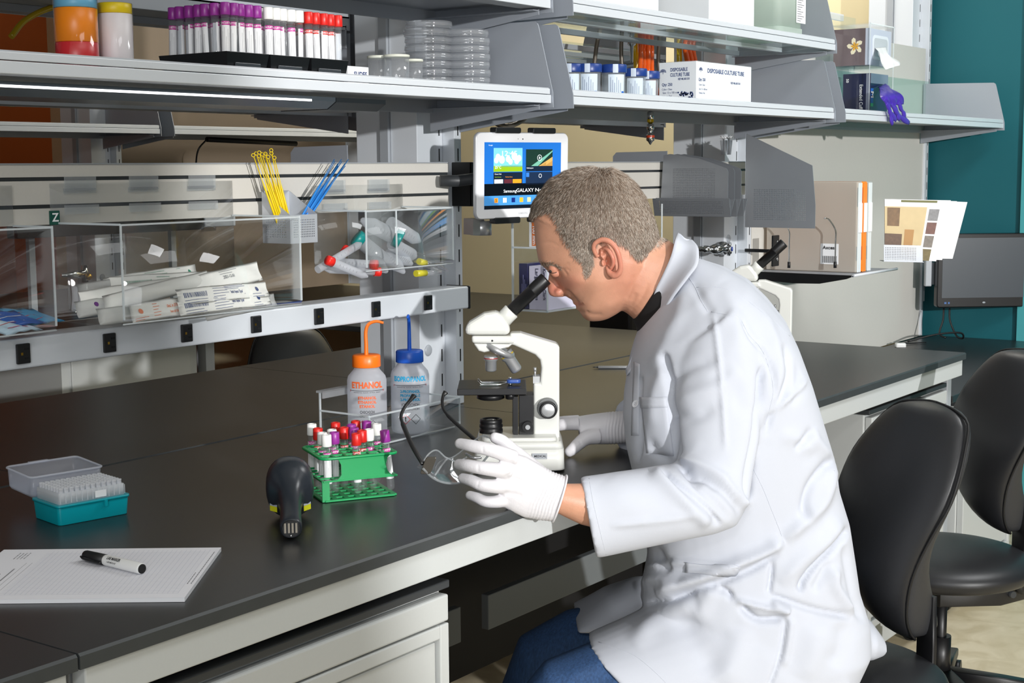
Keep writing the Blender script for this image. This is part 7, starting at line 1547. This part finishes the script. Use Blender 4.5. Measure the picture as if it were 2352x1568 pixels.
# --- lab coat
coatm = mat('coat_cotton', rgb(195, 199, 209), .85, bump=.10, bscale=900)
mb = MB()
TOR = [((1470, 742), (1592, 590), .085), ((1456, 780), (1655, 612), .150), ((1446, 815), (1712, 644), .188), ((1440, 850), (1756, 688), .205), ((1432, 900), (1800, 742), .212), ((1430, 950), (1832, 806), .208), ((1437, 1020), (1860, 880), .200), ((1452, 1085), (1885, 962), .195), ((1470, 1150), (1912, 1050), .190), ((1482, 1215), (1922, 1120), .188), ((1486, 1270), (1945, 1195), .190), ((1476, 1320), (1958, 1280), .195), ((1470, 1370), (1968, 1350), .200), ((1490, 1420), (1990, 1420), .205), ((1560, 1500), (1992, 1480), .205), ((1640, 1580), (1960, 1545), .19), ((1700, 1640), (1900, 1620), .16)]
mb.loft([vring(a, b, h - .045 * min(1, max(0, (a[1] - 860) / 120)), VT - .075 * min(1, max(0, (a[1] - 860) / 120)), 48, 2.4, 0, FARX) for a, b, h in TOR])
mb.loft([vring(a, b, h, v, 40, 2.3) for a, b, h, v in (((1760, 1290), (1975, 1600), .13, 2.45), ((1640, 1330), (1900, 1680), .135, 2.43), ((1520, 1385), (1780, 1700), .13, 2.415), ((1430, 1430), (1660, 1690), .122, 2.40), ((1348, 1466), (1560, 1650), .112, 2.39))])
# far coat panel over the other thigh
mb.loft([vring(a, b, h, v, 30, 2.2) for a, b, h, v in (((1560, 1330), (1600, 1450), .11, 2.66), ((1460, 1336), (1500, 1450), .11, 2.68), ((1390, 1362), (1420, 1436), .105, 2.70), ((1318, 1412), (1326, 1424), .095, 2.71))])
# sleeves
SL_ = [((1540, 800), (1690, 690), .085, 2.42), ((1536, 850), (1742, 770), .080, 2.385), ((1540, 900), (1752, 850), .078, 2.365), ((1545, 960), (1752, 930), .076, 2.345), ((1550, 1015), (1742, 1005), .072, 2.325), ((1558, 1055), (1728, 1075), .070, 2.305), ((1552, 1064), (1718, 1150), .070, 2.285), ((1545, 1068), (1690, 1203), .068, 2.27), ((1520, 1070), (1640, 1222), .066, 2.262), ((1470, 1078), (1560, 1238), .062, 2.25), ((1410, 1086), (1465, 1258), .058, 2.235), ((1360, 1093), (1398, 1273), .055, 2.225), ((1333, 1096), (1369, 1279), .053, 2.218)]
mb.loft([vring(a, b, h, v, 36, 2.2) for a, b, h, v in SL_])
chain(mb, [at_v(*p) for p in ((1640, 770, 2.69), (1660, 880, 2.74), (1650, 965, 2.76), (1545, 975, 2.70), (1442, 978, 2.645))], [.085, .075, .07, .062, .052])
# tail behind
mb.loft([vring(a, b, h, VT - .03, 24, 2.2) for a, b, h in (((1960, 1400), (1940, 1500), .09), ((2000, 1425), (1985, 1506), .07), ((2031, 1468), (2026, 1500), .03))])
V, N, F = remesh(mb, .0042, 7, .55)
P3 = to_px(V); PX = P3[:, :2]; N = vnormals(V, F); N = N if (N * (V - V.mean(0))).sum() > 0 else -N
face = np.clip(-(N * (V - CAM)).sum(1) / np.linalg.norm(V - CAM, axis=1) * 2.2, 0, 1)
w2 = RNG
# broad soft undulation of the cloth
def fold(poly, amp, wd, sharp=0., ends=.18):
    global V
    V = crease(V, N, PX, face, poly, amp, wd, sharp, ends)
arm_m = None
FO = [
 # elbow
 ([(1518, 1073), (1550, 1105), (1590, 1140), (1630, 1175), (1655, 1206)], -.011, 7, .5, .1), ([(1500, 1078), (1540, 1120), (1590, 1165), (1630, 1205)], .007, 16, 0, .1),
 ([(1556, 1060), (1590, 1085), (1630, 1100), (1668, 1130), (1700, 1170)], -.009, 8, .4, .1), ([(1560, 1050), (1610, 1070), (1660, 1100), (1700, 1140), (1716, 1165)], .008, 14, 0, .1),
 ([(1562, 1064), (1600, 1112), (1640, 1150), (1675, 1192)], -.006, 7, .3, .15), ([(1575, 1062), (1596, 1095), (1606, 1118)], -.005, 6, 0, .2), ([(1600, 1078), (1632, 1110), (1650, 1122)], -.005, 5, .4, .2), ([(1668, 1095), (1690, 1120), (1700, 1150), (1694, 1185)], -.005, 7, 0, .2),
 ([(1395, 1100), (1450, 1160), (1520, 1190), (1600, 1180)], .003, 40, 0, .2), ([(1400, 1205), (1480, 1196), (1570, 1184), (1600, 1178)], .0035, 8, .4, .12),
 # upper sleeve
 ([(1538, 890), (1560, 860), (1600, 836), (1650, 825)], -.004, 14, 0, .2), ([(1543, 925), (1600, 905), (1650, 888), (1700, 850)], .004, 18, 0, .2), ([(1545, 950), (1590, 960), (1640, 940)], -.003, 14, 0, .2), ([(1640, 720), (1650, 800), (1658, 880), (1664, 960), (1668, 1040)], .0032, 7, .5, .1), ([(1640, 850), (1690, 900), (1710, 960)], -.003, 22, 0, .2),
 ([(1525, 810), (1536, 860), (1543, 930), (1552, 1000), (1560, 1050)], -.012, 8, .3, .08), ([(1752, 840), (1748, 920), (1738, 1000), (1722, 1090), (1716, 1150)], -.012, 8, .3, .08),
 # shoulder and back
 ([(1700, 730), (1722, 770), (1756, 810), (1776, 860), (1780, 910)], -.004, 6, .5, .12), ([(1735, 690), (1770, 760), (1790, 830), (1786, 900), (1776, 950)], .004, 14, 0, .15), ([(1800, 790), (1815, 850), (1800, 900), (1775, 950), (1757, 1000)], -.006, 10, .3, .15), ([(1855, 865), (1830, 900), (1790, 930), (1765, 955)], .005, 9, .3, .15), ([(1830, 820), (1836, 880), (1820, 930)], -.003, 10, 0, .2),
 ([(1868, 985), (1850, 1010), (1826, 1032)], -.007, 9, .3, .2), ([(1918, 1050), (1890, 1080), (1862, 1120), (1850, 1165), (1856, 1200)], -.008, 12, .4, .15), ([(1922, 1060), (1905, 1110), (1885, 1160), (1850, 1195), (1802, 1240)], .008, 14, 0, .12), ([(1860, 985), (1880, 1020), (1915, 1052)], .005, 12, 0, .2), ([(1790, 1000), (1830, 1010), (1870, 1040)], .003, 16, 0, .2),
 # waist drape
 ([(1958, 1205), (1925, 1250), (1885, 1290), (1850, 1330), (1838, 1360)], -.010, 10, .5, .1), ([(1935, 1195), (1895, 1245), (1845, 1285), (1790, 1340)], .006, 18, 0, .15),
 ([(1800, 1242), (1760, 1268), (1700, 1292), (1640, 1318), (1570, 1342), (1505, 1362)], .012, 15, .3, .1), ([(1790, 1268), (1730, 1305), (1660, 1335), (1600, 1352), (1540, 1372)], -.008, 11, .3, .12),
 ([(1776, 1290), (1772, 1330), (1766, 1366)], -.008, 6, .5, .15), ([(1768, 1366), (1820, 1382), (1880, 1400), (1958, 1412)], -.007, 9, .5, .1), ([(1772, 1380), (1800, 1396), (1815, 1404)], .008, 9, 0, .15), ([(1690, 1376), (1740, 1390), (1790, 1400), (1814, 1406)], .008, 7, .4, .12), ([(1700, 1388), (1725, 1412), (1750, 1422), (1806, 1418)], -.010, 8, .3, .12),
 ([(1650, 1350), (1670, 1358), (1684, 1374)], -.009, 7, .3, .15), ([(1640, 1352), (1620, 1380), (1600, 1430)], .005, 20, 0, .2), ([(1808, 1420), (1802, 1450), (1796, 1490), (1782, 1540), (1765, 1580)], -.005, 5, .5, .08), ([(1818, 1420), (1812, 1470), (1800, 1530)], .004, 8, 0, .1),
 ([(1960, 1412), (1930, 1370), (1915, 1340), (1918, 1300)], .008, 12, 0, .15), ([(1940, 1250), (1950, 1310), (1965, 1380), (1985, 1430)], -.005, 10, .3, .15), ([(1905, 1290), (1885, 1330), (1870, 1360)], -.005, 12, .3, .2),
 # front
 ([(1480, 1300), (1540, 1292), (1620, 1290), (1700, 1298)], .006, 8, .5, .12), ([(1500, 1255), (1520, 1290), (1545, 1300)], -.008, 12, 0, .2), ([(1455, 1345), (1500, 1330), (1560, 1335)], .007, 12, 0, .2), ([(1480, 1385), (1540, 1376), (1600, 1360)], -.007, 9, .3, .15), ([(1450, 1480), (1500, 1430), (1560, 1400), (1600, 1390)], .006, 22, 0, .2), ([(1560, 1410), (1600, 1480), (1650, 1550)], -.005, 30, 0, .2), ([(1700, 1440), (1690, 1500), (1660, 1570)], .005, 30, 0, .2), ([(1880, 1430), (1870, 1500), (1840, 1560)], .005, 30, 0, .2), ([(1930, 1430), (1935, 1480), (1910, 1530)], -.004, 20, 0, .2),
 ([(1470, 860), (1465, 930), (1470, 1000), (1462, 1060)], -.008, 8, .3, .1), ([(1530, 840), (1505, 900), (1498, 980)], .004, 14, 0, .15), ([(1575, 640), (1560, 720), (1520, 800), (1500, 860)], .003, 16, 0, .2), ([(1490, 1010), (1510, 1040), (1545, 1062)], -.005, 10, 0, .2),
 ([(1660, 650), (1690, 720), (1700, 800)], .003, 20, 0, .2), ([(1590, 650), (1620, 700), (1635, 720)], -.003, 10, 0, .2)]
for poly, a, w_, sh_, en in FO: fold(poly, a * 1.45, w_, sh_, en)
# fine random cloth undulation
for k in range(50):
    x, y = RNG.uniform(1440, 1980), RNG.uniform(620, 1560); an = RNG.normal(-.9, .6); L_ = RNG.uniform(20, 60); fold([(x, y), (x + math.cos(an) * L_ * .5 + RNG.uniform(-6, 6), y + math.sin(an) * L_ * .5), (x + math.cos(an) * L_, y + math.sin(an) * L_)], RNG.choice([-1, 1]) * RNG.uniform(.0005, .0012), RNG.uniform(10, 20), 0, .3)
V = relax(V, F, np.full(len(V), .5), 2)
V = relax(V, F, np.exp(-((PX[:, 0] - 1640) / 75) ** 2 - ((PX[:, 1] - 1120) / 70) ** 2), 7)
CV, CF = V, F; coat = mesh_obj('lab_coat', V, F, coatm, person); ctree = bvh(V, F)
def strip(name, poly, r, m, par, off=.0004, n=6):
    S_ = smooth2(poly); pts = [hit(ctree, a, b, off) for a, b in S_]; pts = [p for p in pts if p is not None]; runs = [[pts[0]]]
    for p in pts[1:]:
        if np.linalg.norm(p - runs[-1][-1]) > .03: runs.append([p])
        else: runs[-1].append(p)
    mb = MB()
    for r_ in runs:
        if len(r_) > 2: mb.tube(r_, r, n)
    if mb.n: return mb.build(name, m, par)
def patch(name, quad, m, par, off=.0015, nx=10, ny=12, solid=.0012):
    q = [np.array(p, float) for p in quad]; rows = []; tree = ctree
    for j in range(ny + 1):
        row = []
        for i in range(nx + 1):
            a, b = i / nx, j / ny; p = (q[0] * (1 - a) + q[1] * a) * (1 - b) + (q[3] * (1 - a) + q[2] * a) * b; h = hit(tree, p[0], p[1], off); row.append(h if h is not None else (row[-1] if row else at_v(*p, VT - .1)))
        rows.append(row)
    return MB().loft(rows, closed=False, cap=False).build(name, m, par, solid=solid)
seamm = mat('coat_seam', rgb(196, 200, 210), .85)
for nm, poly in (('armhole_seam', [(1634, 716), (1668, 722), (1697, 728), (1720, 768), (1745, 796), (1762, 830), (1776, 890), (1770, 930), (1756, 975)]), ('armhole_seam', [(1626, 716), (1610, 690), (1598, 662), (1580, 634)]), ('yoke_seam', [(1600, 660), (1640, 658), (1690, 672), (1740, 708), (1790, 750), (1814, 772)]), ('side_seam', [(1731, 1078), (1752, 1120), (1772, 1170), (1790, 1215), (1801, 1246)]), ('hem_seam', [(1375, 1474), (1420, 1490), (1462, 1508), (1510, 1548), (1540, 1580)]), ('cuff_seam', [(1353, 1098), (1362, 1150), (1376, 1210), (1392, 1274)]), ('back_belt_seam', [(1916, 1080), (1924, 1100), (1922, 1118)])):
    strip(nm, poly, .00045, seamm, coat, .0001)
pk_ = patch('chest_pocket', [(1472, 914), (1530, 912), (1548, 1046), (1486, 1040)], coatm, coat, .0011); patch('pocket_band', [(1470, 913), (1531, 911), (1533, 936), (1473, 938)], coatm, coat, .0022, 8, 3)
patch('placket', [(1456, 830), (1470, 836), (1468, 1000), (1450, 1000)], coatm, coat, .0006, 3, 16, .0006)
patch('hip_pocket_band', [(1575, 1292), (1700, 1300), (1690, 1324), (1574, 1316)], coatm, coat, .0018, 12, 3)
b0 = hit(ctree, 1461, 928, .001); bn = -(np.array(ctree.ray_cast(Vector(CAM), Vector(ray(1461, 928)))[1])); bn = -bn if np.dot(bn, b0 - CAM) > 0 else bn; bt = MB().lathe([(0, .0012), (.005, .0012), (.0062, .0022), (.0068, .0016), (.0066, 0), (0, 0)], 24, b0, bn).build('button', mat('button_white', rgb(228, 230, 236), .3), coat)
bu = np.cross(bn, (0, 0, 1)); bw = np.cross(bu, bn); mb = MB()
for a in (.785, 2.356, 3.927, 5.498): c = b0 + bn * .0013 + (bu * math.cos(a) + bw * math.sin(a)) * .002; mb.ball(c, .0006, 8)
mb.build('button_holes', mat('hole_grey', rgb(130, 132, 140), .8), bt)
# collar and lapels
inn = [(1556, 549, 0), (1551, 560, -.052), (1541, 594, -.066), (1523, 632, -.070), (1508, 660, -.068), (1498, 690, -.062), (1491, 714, -.054), (1480, 744, -.046), (1464, 790, -.040), (1438, 848, -.036)]
out = [(1590, 552, 0), (1604, 572, -.062), (1603, 606, -.098), (1583, 634, -.112), (1560, 664, -.112), (1542, 690, -.104), (1522, 728, -.092), (1500, 775, -.080), (1474, 818, -.066), (1440, 862, -.048)]
for sg in (1, -1):
    A = smoothpts([at_v(a, b, VH + sg * c) for a, b, c in inn], 5); B_ = smoothpts([at_v(a, b, VH + sg * c) for a, b, c in out], 5); rows = []
    for i in range(len(A)):
        row = []
        for j in range(9):
            s_ = j / 8; p = A[i] * (1 - s_) + B_[i] * s_; bulge = .010 * math.sin(PI * min(1, s_ * 1.15)) * (1 if i < 34 else .5); lift = V3(0, 0, .010) * math.exp(-(s_ / .35) ** 2) * max(0, 1 - i / 18)
            row.append(p - AWAY * (-sg) * 0 + AWAY * sg * bulge * (-1 if False else 1) * (1) + lift if sg < 0 else p + AWAY * sg * bulge + lift)
        rows.append(row)
    rows = [[q for q in r] for r in rows]
    MB().loft(rows, closed=False, cap=False).build('collar', coatm, coat, solid=.003)
# --- gloves
glove = mat('glove_latex', rgb(220, 218, 222), .5, bump=.15, bscale=500)
def hand(name, palm, fingers, vox=.0017, cre=(), rim=None, wr=None, lab=None):
    mb = MB(); mb.loft([vring(a, b, h, v, 28, 2.5) for a, b, h, v in palm])
    for pts, rr in fingers:
        P = [at_v(*p) for p in pts]; chain(mb, P, rr, 16); mb.ball(P[-1], rr[-1] * 1.0, 12)
    V, N, F = remesh(mb, vox, 4, .5); PX = to_px(V)[:, :2]; N = vnormals(V, F); N = N if (N * (V - V.mean(0))).sum() > 0 else -N
    for poly, a, w_ in cre: V = crease(V, N, PX, np.ones(len(V)), poly, a, w_, 0, .12)
    if wr is not None:
        a, b = wr; d = b - a; L_ = np.linalg.norm(d); s = ((PX - a) @ d) / L_ ** 2; m = np.clip((s - .1) * 3, 0, 1) * (s < 1.3); V = V + N * (.0006 * np.sin(s * L_ * .85 + .05 * PX[:, 1] + np.sin(PX[:, 1] * .11)) * m)[:, None]
    o = mesh_obj(name, V, F, glove, person)
    if rim: MB().tube(vring(*rim), .0017, 8, closed=True).build('cuff_rim', glove, o)
    return o
LF = [([(1180, 1052, 2.178), (1150, 1040, 2.166), (1118, 1031, 2.164), (1085, 1024, 2.172), (1056, 1018, 2.190)], [.0125, .0110, .0100, .0095, .0082]),
      ([(1168, 1082, 2.172), (1136, 1078, 2.160), (1104, 1074, 2.158), (1076, 1069, 2.168), (1054, 1066, 2.188)], [.0130, .0112, .0102, .0096, .0084]),
      ([(1162, 1116, 2.174), (1134, 1116, 2.163), (1106, 1113, 2.162), (1084, 1104, 2.172), (1063, 1098, 2.188)], [.0125, .0108, .0098, .0092, .0080]),
      ([(1158, 1148, 2.178), (1136, 1152, 2.170), (1114, 1151, 2.170), (1096, 1143, 2.178), (1079, 1137, 2.190)], [.0112, .0096, .0088, .0082, .0072]),
      ([(1235, 1090, 2.215), (1205, 1058, 2.228), (1176, 1032, 2.235), (1152, 1012, 2.235), (1137, 1005, 2.232)], [.017, .0125, .0105, .0100, .0088])]
hand('left_glove', [((1300, 1095), (1269, 1195), .030, 2.196), ((1272, 1085), (1236, 1192), .027, 2.194), ((1240, 1066), (1202, 1186), .024, 2.192), ((1208, 1048), (1175, 1174), .021, 2.186), ((1178, 1040), (1152, 1162), .015, 2.180)], LF,
     cre=[([(1172, 1064), (1190, 1070), (1210, 1082)], -.0015, 5), ([(1160, 1096), (1185, 1100), (1205, 1108)], -.0012, 5), ([(1156, 1132), (1180, 1134), (1200, 1140)], -.0012, 5), ([(1176, 1050), (1182, 1058), (1180, 1066)], .002, 7), ([(1166, 1080), (1170, 1086)], .002, 7), ([(1108, 1024), (1110, 1040)], -.0007, 2.5), ([(1098, 1066), (1099, 1084)], -.0007, 2.5), ([(1100, 1104), (1096, 1120)], -.0007, 2.5)],
     rim=((1302, 1093), (1268, 1197), .0335, 2.197, 40, 2.1), wr=(np.array([1215., 1125.]), np.array([1290., 1148.])))
RF = [([(1330, 972, 2.605), (1290, 975, 2.605), (1250, 985, 2.61), (1215, 998, 2.615), (1185, 1008, 2.62)], [.0125, .011, .010, .0092, .008]),
      ([(1330, 968, 2.625), (1285, 970, 2.63), (1245, 980, 2.64), (1205, 993, 2.65), (1180, 1001, 2.65)], [.0125, .011, .010, .0092, .008]),
      ([(1335, 970, 2.645), (1295, 970, 2.66), (1255, 978, 2.675), (1222, 988, 2.685)], [.012, .0105, .0095, .008]),
      ([(1340, 975, 2.66), (1310, 975, 2.68), (1280, 979, 2.70), (1255, 985, 2.71)], [.011, .0095, .0088, .0075]),
      ([(1372, 1000, 2.600), (1348, 1005, 2.590), (1330, 1018, 2.582), (1317, 1030, 2.578), (1308, 1037, 2.577)], [.016, .0135, .0118, .0108, .0095])]
hand('right_glove', [((1436, 944), (1440, 1016), .030, 2.635), ((1400, 947), (1404, 1018), .034, 2.632), ((1362, 952), (1366, 1018), .038, 2.630), ((1328, 958), (1330, 1000), .036, 2.630)], RF, cre=[([(1330, 1010), (1336, 1022)], -.001, 3)], wr=(np.array([1380., 980.]), np.array([1440., 980.])))
# ------------------------------------------------------------------ safety goggles in the left hand
t = thing('safety_goggles', 'clear safety goggles with black temples held in the gloved left hand', 'goggles', tuple(at_v(1020, 1110, 2.2)))
lensm = clear('goggle_lens', (.93, .94, .95), .06, gl=1, fres=1.75, rough=.02)
topl = [(968, 1066, 2.165), (985, 1042, 2.19), (1004, 1034, 2.22), (1028, 1052, 2.25), (1052, 1042, 2.27), (1088, 1012, 2.29), (1112, 1000, 2.28), (1134, 1012, 2.25)]
botl = [(972, 1076, 2.155), (990, 1094, 2.17), (1012, 1106, 2.195), (1040, 1110, 2.22), (1064, 1104, 2.24), (1094, 1078, 2.26), (1118, 1050, 2.26), (1138, 1026, 2.24)]
A, B_ = smoothpts([at_v(*p) for p in topl], 5), smoothpts([at_v(*p) for p in botl], 5)
MB().loft([[A[i] * (1 - s_) + B_[i] * s_ + (-RIGHT * .008 - AWAY * .006) * math.sin(PI * s_) for s_ in np.linspace(0, 1, 8)] for i in range(len(A))], closed=False, cap=False).build('lens', lensm, t)
edge = clear('goggle_edge', (.75, .78, .8), .4, (.8, .83, .85), fres=1.8, gl=1)
MB().tube(A, .0013, 7).tube(B_, .0018, 7).build('lens_rim', edge, t)
MB().tube(smoothpts([at_v(*p) for p in ((1028, 1052, 2.25), (1012, 1072, 2.22), (1000, 1090, 2.19))]), .0014, 6).tube(smoothpts([at_v(*p) for p in ((1028, 1052, 2.25), (1050, 1060, 2.24), (1072, 1050, 2.25))]), .0014, 6).build('nose_bridge', edge, t)
for pts, up_ in (([(972, 1066, 2.165), (955, 1038, 2.18), (942, 1013, 2.20), (926, 975, 2.24), (921, 955, 2.26), (930, 934, 2.285), (943, 918, 2.30), (951, 908, 2.31)], 0), ([(1100, 1018, 2.30), (1087, 1006, 2.31), (1051, 975, 2.34), (1022, 945, 2.37), (1016, 925, 2.39), (1018, 909, 2.405), (1024, 900, 2.41)], 0)):
    P = smoothpts([at_v(*p) for p in pts], 5); n = len(P); r = [.0042 if i < n * .42 else .0031 - .0006 * (i / n) if i < n * .8 else .0028 + .0022 * ((i / n - .8) / .2) for i in range(n)]
    tm = MB().tube(P, r, 10, flat=.6).build('temple', blackpl, t)
c = at_v(984, 1068, 2.165); MB().loft([np.array([c + RIGHT * p * .9 + V3(0, 0, 1) * q + RIGHT * q * .4 + AWAY * d for p, q in rrect(.018, .026, .004)]) for d in (-.004, .004)]).build('hinge', mat('hinge_smoke', rgb(66, 62, 56), .25), t, bevel=.001)
c = at_v(1105, 1028, 2.215); MB().tube(smoothpts([at_v(1070, 1042, 2.20), at_v(1086, 1050, 2.19), at_v(1106, 1050, 2.19)]), .0022, 8).build('hinge_pin', chrome, t)
bpy.context.view_layer.update()
